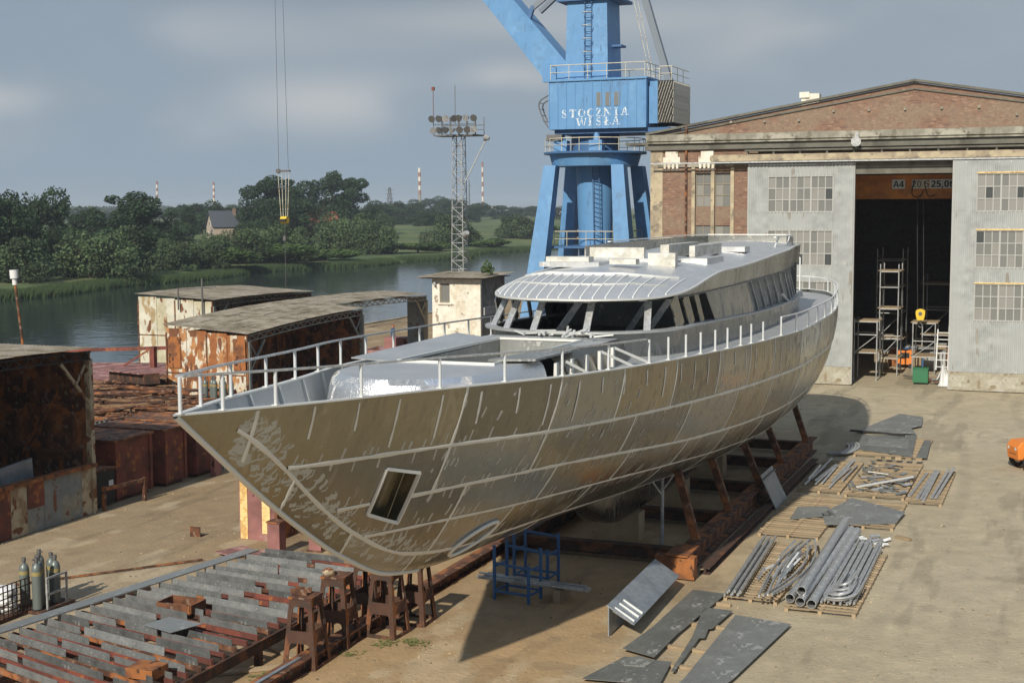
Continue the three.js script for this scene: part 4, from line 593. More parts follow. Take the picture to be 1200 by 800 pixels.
  for (let d = 20.9; d < 62; d += 1.1 + 0.25 * R()) { const L = (0.35 + 0.75 * R()) / (sheerH(d) - keelH(d)), t1 = 0.97; const pts = []; for (let j = 0; j <= 5; j++) pts.push([d + 0.02 * j, lerp(t1, t1 - L, j / 5), 1]); mesh('grinding_mark', bead(pts, 0.05 + 0.03 * R(), 0.002), M.weld, y); }
  const ticks = []; for (let k = 1; k < 4; k++) for (let d = 22; d < 62; d += 0.17 + 0.08 * R()) { const t = lineT(k, d); if (t - bandT(d) < 0.05) continue; if (R() < 0.12 || (d > 24.6 && d < 26.2 && k === 2)) continue; const H = sheerH(d) - keelH(d), up = R() < 0.5 ? 1 : -1, L = (0.1 + 0.16 * R()) / H; ticks.push(norm(bead([[d, t + up * 0.05 / H, 1], [d + 0.02, t + up * (0.05 / H + L), 1]], 0.035 + 0.03 * R(), 0.001, 0.002))); }
  for (let i = 0; i < 380; i++) { const d = 20.6 + 10 * Math.pow(R(), 1.35), t = lerp(bandT(d) * 0.15, Math.min(1, bandT(d) * 1.5), R()); const H = Math.max(0.8, sheerH(d) - keelH(d)), L = (0.06 + 0.16 * R()) / H, w = 0.02 + 0.08 * R() * R(); if (t > 0.93 || t < 0.04 || t + L > 0.97 || (d > 24.5 && d < 26.1 && t + L > 0.22 && t < 0.6)) continue; ticks.push(norm(bead([[d, t, 1], [d + 0.05 + 0.15 * R(), t + L * 0.5, 1], [d + 0.12, t + L, 1]], w, 0.001, 0.002))); }
  for (let i = 0; i < 100; i++) { const d = 26.3 + 30 * R() * R(), t = 0.14 + 0.8 * R(), H = sheerH(d) - keelH(d), L = (0.06 + 0.2 * R()) / H; ticks.push(norm(bead([[d, t, 1], [d + 0.04, t + L * 0.5, 1], [d + 0.1 * R(), t + L, 1]], 0.03 + 0.06 * R(), 0.001, 0.002))); }
  const tk = mesh('grinding_marks', mergeGeometries(ticks, false), M.grind, y); tk.userData.kind = 'stuff';
  // bow opening: frame, sides and back of the pocket
  {
    const { d0, d1, t0, t1 } = pocket, c = [[d0, t0], [d1, t0], [d1, t1], [d0, t1]], ins = (d, t) => { const p = hullP(d, t, 1); return [p[0] - 0.3, p[1] + 0.05, p[2] + 0.05]; };
    const b = new MB(); for (let i = 0; i < 4; i++) { const p = c[i], q = c[(i + 1) % 4]; b.add(grid(4, 2, (u, v) => { const d = lerp(p[0], q[0], u), t = lerp(p[1], q[1], u), o = hullP(d, t, 1), n = ins(d, t); return [lerp(o[0], n[0], v), lerp(o[1], n[1], v), lerp(o[2], n[2], v)]; })); } b.add(grid(4, 4, (u, v) => ins(lerp(d0, d1, u), lerp(t0, t1, v)))); const pk = b.build('anchor_pocket', M.hull[0], y);
    const f = new MB(); for (let i = 0; i < 4; i++) { const p = c[i], q = c[(i + 1) % 4]; for (let j = 0; j < 4; j++) f.bar(hullP(lerp(p[0], q[0], j / 4), lerp(p[1], q[1], j / 4), 1, 0.012), hullP(lerp(p[0], q[0], (j + 1) / 4), lerp(p[1], q[1], (j + 1) / 4), 1, 0.012), 0.07, 0.07); } f.build('frame', M.weld, pk);
    const dv = [hullP(25.62, t0, 1, -0.1), hullP(25.52, t1, 1, -0.1)]; new MB().bar(...dv, 0.03, 0.12).build('divider', M.hull[0], pk);
  }
  // bow thruster ring
  for (const s of [1, -1]) { const pts = []; for (let i = 0; i < 28; i++) { const a = i / 28 * 6.2832; pts.push(hullP(29.5 + 0.62 * Math.cos(a), 0.155 + 0.065 * Math.sin(a) + 0.05 * Math.cos(a), s, 0.03)); } mesh('thruster_ring', tubeG(pts, 0.05, 56, 6, true), M.weld, y); mesh('thruster_grille', grid(6, 6, (u, v) => { const a = u * 6.2832, r = v; return hullP(29.5 + 0.56 * r * Math.cos(a), 0.155 + 0.058 * r * Math.sin(a) + 0.045 * r * Math.cos(a), s, 0.012); }), M.hull[1], y); }
  // stem bar
  { const pts = []; for (let d = 19.24; d <= 28.5; d += 0.35) pts.push([CX, keelH(d), d]); mesh('stem_bar', tubeG(pts, 0.055, 80, 8), M.weld, y); }
  // keel box below the hull
  { const bot = d => lerp(1.15, 1.0, smooth(36, 44, d)); mesh('keel', grid(40, 8, (a, b) => { const d = lerp(38.5, 62, a), w = 0.55 * smooth(38.4, 42, d) * smooth(62.1, 59, d) + 0.03, k = keelH(d) + 0.15, yb = lerp(k, Math.min(bot(d), k), smooth(38.4, 42, d) * smooth(62.1, 59.5, d)), q = b * 8; const P = [[-1, 1], [-1, 0.5], [-1, 0.05], [-0.8, 0], [0, 0], [0.8, 0], [1, 0.05], [1, 0.5], [1, 1]][Math.round(q)]; return [CX + P[0] * w, lerp(yb, k, P[1]), d]; }), M.hull[1], y); }
  // cap rail along the sheer
  const edge = (s, inset, dy, from = 19.24, to = 71.8, st = 0.4) => { const r = []; for (let d = from; d <= to + 1e-6; d += st) r.push([CX + s * Math.max(0.0, sheerB(d) - inset), sheerH(d) + dy, d]); return r; };
  const loop = (inset, dy) => { const P = edge(1, inset, dy), S = edge(-1, inset, dy).reverse(); return [...P, [CX, sheerH(71.8) + dy, 71.95], ...S.slice(0, -1)]; };
  mesh('cap_rail', sweep(loop(0.03, 0.012), 0.13, 0.03, true), M.weld, y);
  mesh('transom', grid(16, 6, (a, b) => { const s = a * 2 - 1; const p = hullP(71.8, b, 1), w = (p[0] - CX); return [CX + s * w, p[1], 71.8 + 0.35 * (1 - s * s)]; }), M.hull[0], y);
  // deck and inner bulwark
  const deckH = d => sheerH(d) - lerp(0.72, 0.16, smooth(27, 40, d));
  mesh('deck', grid(24, 90, (a, b) => { const d = lerp(20.75, 71.7, b), w = Math.max(0.01, halfB(d, tAt(d, deckH(d))) - 0.05); return [CX + (a * 2 - 1) * w, deckH(d) + 0.05 * (1 - (a * 2 - 1) ** 2), d]; }), M.deck, y);
  for (const s of [1, -1]) {
    mesh('bulwark', grid(60, 2, (a, b) => { const d = lerp(19.9, 44, a), h = lerp(Math.max(deckH(d), keelH(d) + 0.12), sheerH(d), b), w = Math.max(0.004, halfB(d, tAt(d, h)) - 0.06); return [CX + s * w, h, d]; }), M.deck, y);
    for (let d = 21.5; d < 34; d += 1.75) { const w0 = halfB(d, tAt(d, deckH(d) + 0.02)) - 0.09, w1 = sheerB(d) - 0.09; if (w0 < 0.06) continue; const q = new MB(); q.bar([CX + s * w0, deckH(d) + 0.02, d], [CX + s * w1, sheerH(d) - 0.02, d], 0.05, 0.07); q.build('bulwark_stay', M.weld, y); }
  }
  // guard rail
  const pd = [19.35, 20.2, 21.3, 23.45, 25.8, 27.9, 30, 32.2, 34.6, 35.9, 37.2, 38.4, 39.7, 40.9, 42.3, 43.5, 45, 47.6, 50.1, 52.5, 54.7, 57, 59.3, 61.6, 63.9, 66.1, 68.2, 70.2, 71.6];
  const pst = [20.6, 22.4, 24.4, 26.4, 28.4, 30.4, 32.4, 34.6, 36.8, 39, 41.2, 43.4, 45.6, 47.8, 50, 52.5, 55, 57.5, 60, 62.5, 65, 67.5, 70];
  for (const [s, L] of [[1, pd], [-1, pst]]) for (const d of L) { const x = CX + s * Math.max(0, sheerB(d) - 0.03), h = sheerH(d) + 0.027; new MB().pipe([x, h, d], [x, h + 0.6, d], 0.034, 8).build('rail_post', M.railPost, y); new MB().box(x - 0.06, x + 0.06, h, h + 0.012, d - 0.06, d + 0.06).build('post_foot', M.weld, y); }
  const railPts = (s, a, b) => { const r = []; for (let d = a; d <= b; d += 0.5) r.push([CX + s * Math.max(0, sheerB(d) - 0.03), sheerH(d) + 0.645, d]); return r; };
  mesh('guard_rail', sweep([...railPts(-1, 19.35, 71.6).reverse(), ...railPts(1, 19.4, 34.6)], 0.07, 0.04), M.tubeAlu, y);
  mesh('guard_rail', sweep([...railPts(1, 47.6, 71.6), [CX, sheerH(71.8) + 0.645, 71.9]], 0.05, 0.04), M.white, y);
  for (const [x0, x1] of [[-1.6, -0.8], [0.2, 0.9]]) new MB().pipe([CX + x0, deckH(71) + 0, 71.5], [CX + x0, sheerH(71) + 1.6, 71.5], 0.035, 6).pipe([CX + x0, sheerH(71) + 1.6, 71.5], [CX + x1, sheerH(71) + 1.6, 71.5], 0.035, 6).pipe([CX + x1, sheerH(71) + 1.6, 71.5], [CX + x1, deckH(71), 71.5], 0.035, 6).build('stern_frame', M.white, y);
  // foredeck fittings
  for (const [n, d] of [[0.2, 22.4], [-0.3, 23.2], [1.0, 25.6]]) { const b = new MB().box(CX + n - 0.14, CX + n + 0.14, deckH(d), deckH(d) + 0.34, d - 0.03, d + 0.03).box(CX + n - 0.05, CX + n + 0.05, deckH(d), deckH(d) + 0.3, d + 0.03, d + 0.12); b.build('deck_bracket', M.white, y); }
  new MB().box(CX - 0.3, CX + 0.1, deckH(22.4) + 0.04, deckH(22.4) + 0.2, 22.6, 23.1).build('deck_box', M.weld, y);
  mesh('deck_edge_angle', sweep(edge(1, 0.28, -0.12, 22.6, 25.6, 0.3), 0.06, 0.1), M.tubeAlu, y);
  // trunk with rounded bow, open well in its top
  const TH = d => 7.36 - 0.004 * (d - 26);
  const tw = d => 2.05 * Math.sqrt(clamp(1 - Math.pow(clamp((28.6 - d) / 2.3), 2.2))) + 0.16 * smooth(28.6, 37, d);
  const side = s => { const r = []; for (let i = 0; i <= 60; i++) { const d = 26.3 + 11.2 * Math.pow(i / 60, 1.7); r.push([s * tw(d), d]); } return r; };
  const outline = [...side(-1).reverse(), ...side(1).slice(1)];
  const wall = (a, b, m, name) => mesh(name, grid(b - a, 7, (u, v) => { const i = a + Math.round(u * (b - a)), [n, d] = outline[i]; const r = clamp((v - 0.45) / 0.55), ins = 0.16 * v + 0.14 * (1 - Math.sqrt(1 - r * r)); const k = 1 - ins / Math.max(0.3, Math.hypot(n, 0.6)); return [CX + n * k, lerp(deckH(d) - 0.02, TH(d) + 0.001, v), d + ins * (d < 27.6 ? 0.8 : 0)]; }), m, y);
  const iP = outline.findIndex(([n, d]) => n > 1 && d > 31.3);
  wall(0, 44, M.deck, 'trunk_side'); wall(44, iP, M.foil, 'trunk_front');
  wall(iP + 3, 120, M.hull[1], 'trunk_side');
  { const s = new THREE.Shape(outline.map(([n, d]) => { const k = 1 - 0.3 / Math.max(0.3, Math.hypot(n, 0.6)); return new THREE.Vector2(CX + n * k, d + (d < 27.6 ? 0.24 : 0)); })); const hole = new THREE.Path([[-1.15, 29.9], [1.25, 29.9], [1.25, 36.2], [-1.15, 36.2]].map(([n, d]) => new THREE.Vector2(CX + n, d))); s.holes.push(hole); const g = new THREE.ShapeGeometry(s); g.rotateX(-Math.PI / 2); const p = g.attributes.position; for (let i = 0; i < p.count; i++) p.setY(i, TH(-p.getZ(i)) + 0.002); g.computeVertexNormals(); mesh('trunk_top', g, M.deck, y); }
  { const w = new MB(); w.box(CX - 1.19, CX - 1.15, 6.2, 7.3, 29.9, 36.2).box(CX + 1.25, CX + 1.29, 6.2, 7.3, 29.9, 36.2).box(CX - 1.15, CX + 1.25, 6.2, 7.3, 36.2, 36.24).box(CX - 1.15, CX + 1.25, 6.2, 7.3, 29.86, 29.9).box(CX - 1.19, CX + 1.29, 6.14, 6.197, 29.86, 36.24); w.build('well', M.plateDark[1], y); const rim = [[-1.17, 29.88], [1.27, 29.88], [1.27, 36.22], [-1.17, 36.22]].map(([n, d]) => [CX + n, TH(d) + 0.03, d]); mesh('well_rim', sweep(rim, 0.07, 0.07, true), M.weld, y); }
  mesh('deck_flange', plateG([[CX - 2.6, 30.2], [CX - 1.3, 29.8], [CX - 1.3, 36], [CX - 2.9, 37.2]], 7.345, 0.03), M.deck, y);
  mesh('hatch_lid', plateG([[CX + 1.0, 30.2], [CX + 2.05, 30.6], [CX + 2.2, 33.8], [CX + 1.6, 34]], 7.4, 0.05), M.plateDark[1], y);
  for (let i = 0; i < 5; i++) { const d = 31.8 + i * 1.05, n = tw(d); new MB().box(CX + n - 0.02, CX + n + 0.06, deckH(d), TH(d) - 0.1, d - 0.07, d + 0.07).build('trunk_stiffener', M.weld, y); }
  for (const d of [32.6, 35.2, 36.3]) { new MB().bar([CX + tw(d) + 0.05, TH(d) - 0.15, d - 0.1], [CX + tw(d) + 0.85, deckH(d) + 0.03, d + 0.75], 0.22, 0.03).bar([CX + tw(d) + 0.05, TH(d) - 0.12, d - 0.23], [CX + tw(d) + 0.85, deckH(d) + 0.06, d + 0.62], 0.03, 0.07).build('deck_gusset', M.weld, y); }
  { const q = new MB(), Q = rng(17); for (let i = 0; i < 16; i++) { const n = -0.6 + 2.2 * Q(), d = 36.3 + 1.1 * Q(), a = Q() * 3.14, l = 0.2 + 0.5 * Q(); q.bar([CX + n, 7.42 + 0.1 * Q(), d], [CX + n + l * Math.cos(a), 7.42 + 0.2 * Q(), d + l * Math.sin(a)], 0.06, 0.04); } q.build('loose_flat_bars', M.weld, y).userData.kind = 'stuff'; }
  // ------- deckhouse
  const baseH = d => lerp(7.4, 7.06, smooth(38, 54, d));
  const hw = d => 2.9 * Math.pow(clamp(1 - Math.pow(clamp((41.2 - d) / 3.5), 2.6)), 1 / 2.2) * (1 - 0.16 * smooth(57, 62.5, d));
  const ring = (n = 44) => { const r = []; for (let i = 0; i <= n; i++) { const d = 37.72 + (62.5 - 37.72) * Math.pow(i / n, 2.1); r.push([hw(d), d]); } return [...r.map(([a, d]) => [-a, d]).reverse(), ...r.slice(1)]; };
  const rg = ring();
  mesh('deckhouse_side', grid(rg.length - 1, 3, (u, v) => { const [n, d] = rg[Math.round(u * (rg.length - 1))]; return [CX + n * (1.02 - 0.02 * v), lerp(deckH(Math.max(38, d)) - 0.04, baseH(d), v), d]; }), M.house, y);
  mesh('deckhouse_sill', sweep(rg.map(([n, d]) => [CX + n * 1.015, baseH(d) + 0.03, d - (d < 40 ? 0.1 : 0)]), 0.34, 0.06), M.deck, y);
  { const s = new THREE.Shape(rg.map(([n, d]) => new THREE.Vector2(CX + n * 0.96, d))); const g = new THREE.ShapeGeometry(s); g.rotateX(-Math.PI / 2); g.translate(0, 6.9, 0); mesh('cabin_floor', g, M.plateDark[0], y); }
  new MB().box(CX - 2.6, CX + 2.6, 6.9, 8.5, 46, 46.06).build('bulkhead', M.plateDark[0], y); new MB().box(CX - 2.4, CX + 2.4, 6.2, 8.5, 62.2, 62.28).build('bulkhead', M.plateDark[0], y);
  for (const [n, d] of [[-1.4, 41.5], [1.2, 42.5], [0.2, 44]]) new MB().bar([CX + n, 6.92, d], [CX + n + 0.9, 8.4, d + 0.5], 0.1, 0.2).build('inner_brace', M.tubeAlu, y);
  // roof: visor, fascia and top
  const rBot = d => 8.27 + 0.12 * smooth(48, 62, d), rTop = d => lerp(8.34, 8.88, smooth(38.6, 46, d)) + 0.36 * smooth(46, 60, d);
  const rw = d => 3.02 * Math.pow(clamp(1 - Math.pow(clamp((42.2 - d) / 4.5), 2.5)), 1 / 2.1) * (1 - 0.22 * smooth(56, 63.5, d));
  const rr = []; { const h = []; for (let i = 0; i <= 60; i++) { const d = 37.75 + (63.4 - 37.75) * Math.pow(i / 60, 2.3); h.push([rw(d), d]); } rr.push(...h.map(([a, d]) => [-a, d]).reverse(), ...h.slice(1)); }
  const N = rr.length - 1;
  const dFront = n => { let a = 37.75, b = 42.2; for (let k = 0; k < 18; k++) { const m = (a + b) / 2; if (rw(m) > Math.abs(n)) b = m; else a = m; } return b; };
  const zTop = (n, d) => { const e = Math.max(0, Math.min(rw(d) - Math.abs(n), 0.75 * (d - dFront(n)))); return rTop(d) + lerp(0.72, 0.3, smooth(39, 47, d)) * (1 - Math.exp(-e / 1.1)) * (1 - 0.35 * smooth(50, 60, d)); };
  mesh('roof_fascia', grid(N, 3, (u, v) => { const i = Math.round(u * N), [n, d] = rr[i]; return [CX + n * (1 - 0.035 * (1 - v)), lerp(rBot(d), rTop(d), v), d + (d < 40 ? 0.06 * (1 - v) : 0)]; }), M.house, y);
  mesh('roof_top', grid(28, 70, (u, v) => { const d = 37.76 + (63.4 - 37.76) * Math.pow(v, 2.3), n = Math.sin((u - 0.5) * Math.PI) * rw(d); return [CX + n, zTop(n, d), d]; }), M.roofAlu, y);
  mesh('roof_edge', sweep(rr.map(([n, d]) => [CX + n * 1.004, rTop(d) + 0.005, d - (d < 39 ? 0.02 : 0)]), 0.07, 0.05), M.weld, y);
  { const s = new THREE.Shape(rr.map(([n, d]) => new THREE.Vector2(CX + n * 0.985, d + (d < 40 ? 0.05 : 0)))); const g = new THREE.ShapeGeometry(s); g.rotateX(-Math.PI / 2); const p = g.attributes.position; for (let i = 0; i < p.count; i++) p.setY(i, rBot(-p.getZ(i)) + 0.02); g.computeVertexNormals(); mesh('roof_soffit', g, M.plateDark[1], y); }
  for (let i = -8; i <= 8; i++) { const n = i * 0.33; let d0 = 37.8; while (rw(d0) < Math.abs(n) + 0.04 && d0 < 42) d0 += 0.03; const pts = []; for (let k = 0; k <= 8; k++) { const d = lerp(d0 + 0.06, d0 + 2.3, k / 8); pts.push([CX + n, zTop(n, d) + 0.012, d]); } mesh('roof_weld', sweep(pts, 0.035, 0.035), M.white, y); }
  { const pts = []; for (let i = -20; i <= 20; i++) { const n = i / 20 * 2.5; let d0 = 37.8; while (rw(d0) < Math.abs(n) + 0.04 && d0 < 42) d0 += 0.03; pts.push([CX + n, zTop(n, d0 + 1.1) + 0.012, d0 + 1.1]); } mesh('roof_weld', sweep(pts, 0.03, 0.03), M.weld, y); const p2 = pts.map(([x, h, d]) => [x, zTop(x - CX, d + 1.25) + 0.03, d + 1.25]); mesh('roof_step', sweep(p2, 0.06, 0.07), M.white, y); }
  // stacked panels and crates on the roof
  const rb = (n0, n1, d0, d1, y0, y1, m, nm) => new MB().box(CX + n0, CX + n1, y0, y1, d0, d1).build(nm, m, y);
  M.panelWhite = std({ map: blotch(256, 2, [0.62, 0.61, 0.56], [[[0.5, 0.48, 0.42], 0.57, 0.1]], 655), roughness: 0.55, metalness: 0.1 });
  rb(-2.2, -0.2, 42.2, 44.4, 9.08, 9.24, M.roofAlu, 'roof_tray'); rb(-2.05, -0.6, 42.4, 42.9, 9.245, 9.4, M.panelWhite, 'roof_panel'); rb(0.25, 1.1, 41.9, 42.3, 9.2, 9.36, M.panelWhite, 'roof_panel'); rb(-1.5, 0.4, 45.2, 45.4, 9.2, 9.62, M.panelWhite, 'roof_panel'); rb(-2.3, 1.4, 44.6, 47, 9.16, 9.28, M.roofAlu, 'roof_tray');
  rb(1.0, 1.9, 43.6, 43.9, 9.06, 9.5, M.panelWhite, 'roof_panel'); rb(1.4, 2.3, 46.2, 48.6, 9.0, 9.24, M.roofAlu, 'roof_tray'); rb(0.6, 0.9, 46.5, 50.6, 9.24, 9.68, M.panelWhite, 'roof_panel'); rb(1.35, 1.55, 47.5, 51.5, 9.25, 9.62, M.panelWhite, 'roof_panel'); rb(0.9, 2.2, 52.5, 53.4, 9.26, 9.45, M.roofAlu, 'roof_tray');
  // raised coaming at the after end of the roof
  { const L = [[-2.1, 46.5], [2.15, 47.2], [2.35, 52], [2.35, 61.5], [1.8, 63.1], [-1.8, 63.1], [-2.35, 61.5], [-2.35, 50]]; const w = new MB(); for (let i = 1; i < L.length; i++) { const a = L[i], b = L[(i + 1) % L.length]; if (i === 1 || i === 2) continue; w.bar([CX + a[0], 9.4, a[1]], [CX + b[0], 9.4, b[1]], 0.05, 0.46); } w.build('roof_coaming', M.hull[2], y); mesh('roof_coaming_cap', sweep(L.slice(3).map(([n, d]) => [CX + n, 9.69, d]), 0.12, 0.04), M.weld, y); new MB().bar([CX + 2.35, 9.3, 60.2], [CX + 2.2, 9.72, 61.6], 0.05, 0.05).bar([CX + 2.35, 9.7, 57.5], [CX + 2.35, 9.7, 61.5], 0.1, 0.04).bar([CX + 2.35, 9.3, 57.5], [CX + 2.35, 9.7, 58.4], 0.05, 0.05).build('coaming_stay', M.white, y); }
  // window posts
  const post = (n0, d0, n1, d1, w, m = M.tubeAlu, th = 0.05) => new MB().bar([CX + n0, baseH(d0) + 0.03, d0], [CX + n1, rBot(d1) + 0.03, d1], th, w).build('window_post', m, y);
  const wpost = (n, w) => { let d0 = 37.72; while (hw(d0) < Math.abs(n) && d0 < 41) d0 += 0.03; new MB().bar([CX + n, baseH(d0) + 0.03, d0 + 0.02], [CX + n * 0.93, rBot(d0) + 0.03, d0 + 0.75], w, 0.06).build('window_post', M.tubeAlu, y); };
  for (const n of [-2.6, -1.75, -0.75, 0.85, 2.35]) wpost(n, 0.2);
  for (const [d, w] of [[40.3, 0.5], [41.6, 0.42], [42.9, 0.3]]) for (const s of [1, -1]) { new MB().bar([CX + s * 2.88, baseH(d) + 0.03, d + 0.35], [CX + s * 2.8, rBot(d) + 0.03, d - 0.25], 0.05, w).build('window_post', M.house, y); }
  for (const s of [1, -1]) mesh('side_panel', grid(8, 3, (u, v) => { const d = lerp(44.8, 50.9, u) - 0.9 * v; return [CX + s * lerp(2.93, 2.8, v), lerp(baseH(d) + 0.02, rBot(d) + 0.03, v), d]; }), M.house, y);
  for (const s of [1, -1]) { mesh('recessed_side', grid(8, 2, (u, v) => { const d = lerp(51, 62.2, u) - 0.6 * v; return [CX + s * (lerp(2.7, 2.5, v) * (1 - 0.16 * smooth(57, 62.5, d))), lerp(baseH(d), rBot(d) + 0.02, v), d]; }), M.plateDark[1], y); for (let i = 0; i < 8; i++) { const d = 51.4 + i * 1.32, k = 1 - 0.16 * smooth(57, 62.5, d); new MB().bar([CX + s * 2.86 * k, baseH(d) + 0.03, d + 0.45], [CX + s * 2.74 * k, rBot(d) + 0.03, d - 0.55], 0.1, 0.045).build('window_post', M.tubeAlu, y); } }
  new MB().bar([CX + 2.98, 7.1, 57.2], [CX + 3.0, 7.5, 55.8], 0.1, 0.06).build('window_post', M.white, y);
  // after deck
  new MB().pipe([CX + 0.4, deckH(66), 66], [CX + 0.4, deckH(66) + 0.45, 66], 0.55, 18).build('capstan_base', M.deck, y); new MB().box(CX - 1.5, CX + 1.5, deckH(68), deckH(68) + 0.35, 67.5, 69).build('after_hatch', M.deck, y);
}

// ------------------------------------------------------------------ open-sided steel shelters along the quay
function sheetRoof(parent, x0, x1, d0, d1, hf, nx, nd, m, seed) {
  const R = rng(seed);
  for (let i = 0; i < nx; i++) for (let j = 0; j < nd; j++) {
    const a0 = lerp(x0, x1, i / nx) + 0.01, a1 = lerp(x0, x1, (i + 1) / nx) + 0.05, b0 = lerp(d0, d1, j / nd) - 0.04, b1 = lerp(d0, d1, (j + 1) / nd), dy = 0.01 * ((i + j) % 2) + 0.006 * R(), tw = 0.012 * (R() - 0.5), nn = Math.max(4, Math.round((a1 - a0) / 0.09));
    mesh('roof_sheet', grid(nn, 2, (u, v) => { const x = lerp(a0, a1, u), d = lerp(b0, b1, v); return [x, hf(x, d) + dy + tw * (u - v) + 0.01 * Math.cos(u * nn * Math.PI), d]; }), m, parent);
  }
}
function shelter(o) {
  const { x0, x1, d0, d1, hA, hB, label } = o, t = thing('steel_shelter', label, 'shelter', 'open sided steel shelters along the quay'), hf = (x, d) => lerp(hA, hB, (d - d0) / (d1 - d0)) + 0.1 * Math.sin(Math.PI * (d - d0) / (d1 - d0)) + (o.rise || 0) * (x1 - x) / (x1 - x0), R = rng(o.seed);
  const hm = d => hf(x1, d) - 0.1;
  // end wall towards the camera: welded panels
  const pn = o.panels || 4, pr = 2;
  for (let i = 0; i < pn; i++) for (let j = 0; j < pr; j++) { const a = lerp(x0, x1, i / pn), b = lerp(x0, x1, (i + 1) / pn), ya = j ? hA * 0.56 : 0.05, yb = j ? hf((a + b) / 2, d0) - 0.12 : hA * 0.56; const m = o.endMat[(i * 3 + j * 5) % o.endMat.length]; mesh('wall_panel', boxG(a + 0.012, b - 0.012, ya + 0.012, yb - 0.012, d0, d0 + 0.05 + 0.012 * R()), m, t); }
  for (let i = 0; i <= pn; i += 2) new MB().box(lerp(x0, x1, i / pn) - 0.04, lerp(x0, x1, i / pn) + 0.04, 0, hA - 0.05, d0 - 0.05, d0 + 0.002).build('wall_rib', M.rust, t);
  new MB().box(x0, x1, hA * 0.56 - 0.03, hA * 0.56 + 0.03, d0 - 0.03, d0 + 0.003).build('wall_rail', M.rust, t);
  new MB().box(o.farW ? x1 - o.farW : x0, x1, 0, hB - 0.15, d1 - 0.06, d1).build('end_wall', o.farMat || M.rust, t);
  if (!o.noBack) { new MB().box(x0, x0 + 0.05, 0, Math.min(hA, hB) - 0.12, d0 + 0.06, d1 - 0.06).build('back_wall', o.backMat || M.rust, t); for (let i = 1; i < 7; i++) { const d = lerp(d0, d1, i / 7); new MB().box(x0 + 0.05, x0 + 0.13, 0, Math.min(hA, hB) - 0.2, d - 0.05, d + 0.05).build('wall_rib', M.rust, t); } }
  // eaves truss over the opening
  const tr = new MB(), n = Math.round((d1 - d0) / 0.4), pt = (k, dy) => { const d = lerp(d0, d1, k); return [x1, hm(d) + dy, d]; };
  for (let i = 0; i < n; i++) { tr.bar(pt(i / n, 0), pt((i + 1) / n, 0), 0.09, 0.05).bar(pt(i / n, -0.28), pt((i + 1) / n, -0.28), 0.08, 0.05).bar(pt((i + (i % 2)) / n, -0.27), pt((i + 1 - (i % 2)) / n, -0.01), 0.04, 0.04); }
  tr.build('eaves_truss', o.trussMat || M.darkConcrete, t);
  for (const d of [d0 + 0.1, d1 - 0.1]) { new MB().box(x1 - 0.12, x1 + 0.1, 0, hm(d) - 0.3, d - 0.1, d + 0.1).build('post', o.postMat || M.greyPanel, t); const s = d < (d0 + d1) / 2 ? 1 : -1; new MB().bar([x1, hm(d) - 1.9, d], [x1, hm(d) - 0.3, d + s * 1.5], 0.09, 0.09).build('knee_brace', o.postMat || M.greyPanel, t); new MB().bar([x1, hm(d) - 0.4, d + s * 0.15], [x1, hm(d) - 1.15, d + s * 0.75], 0.06, 0.06).build('knee_brace', o.postMat || M.greyPanel, t); }
  for (let i = 1; i < 5; i++) { const d = lerp(d0, d1, i / 5); new MB().bar([x0, hf(x0, d) - 0.12, d], [x1, hf(x1, d) - 0.12, d], 0.1, 0.16).build('roof_beam', M.rust, t); }
  sheetRoof(t, x0 - 0.15, x1 + 0.1, d0 - 0.15, d1 + 0.1, (x, d) => hf(x, d) + 0.03, o.nx || 4, o.nd || 9, M.asbestos, o.seed + 1);
  return { t, hf, hm };
}
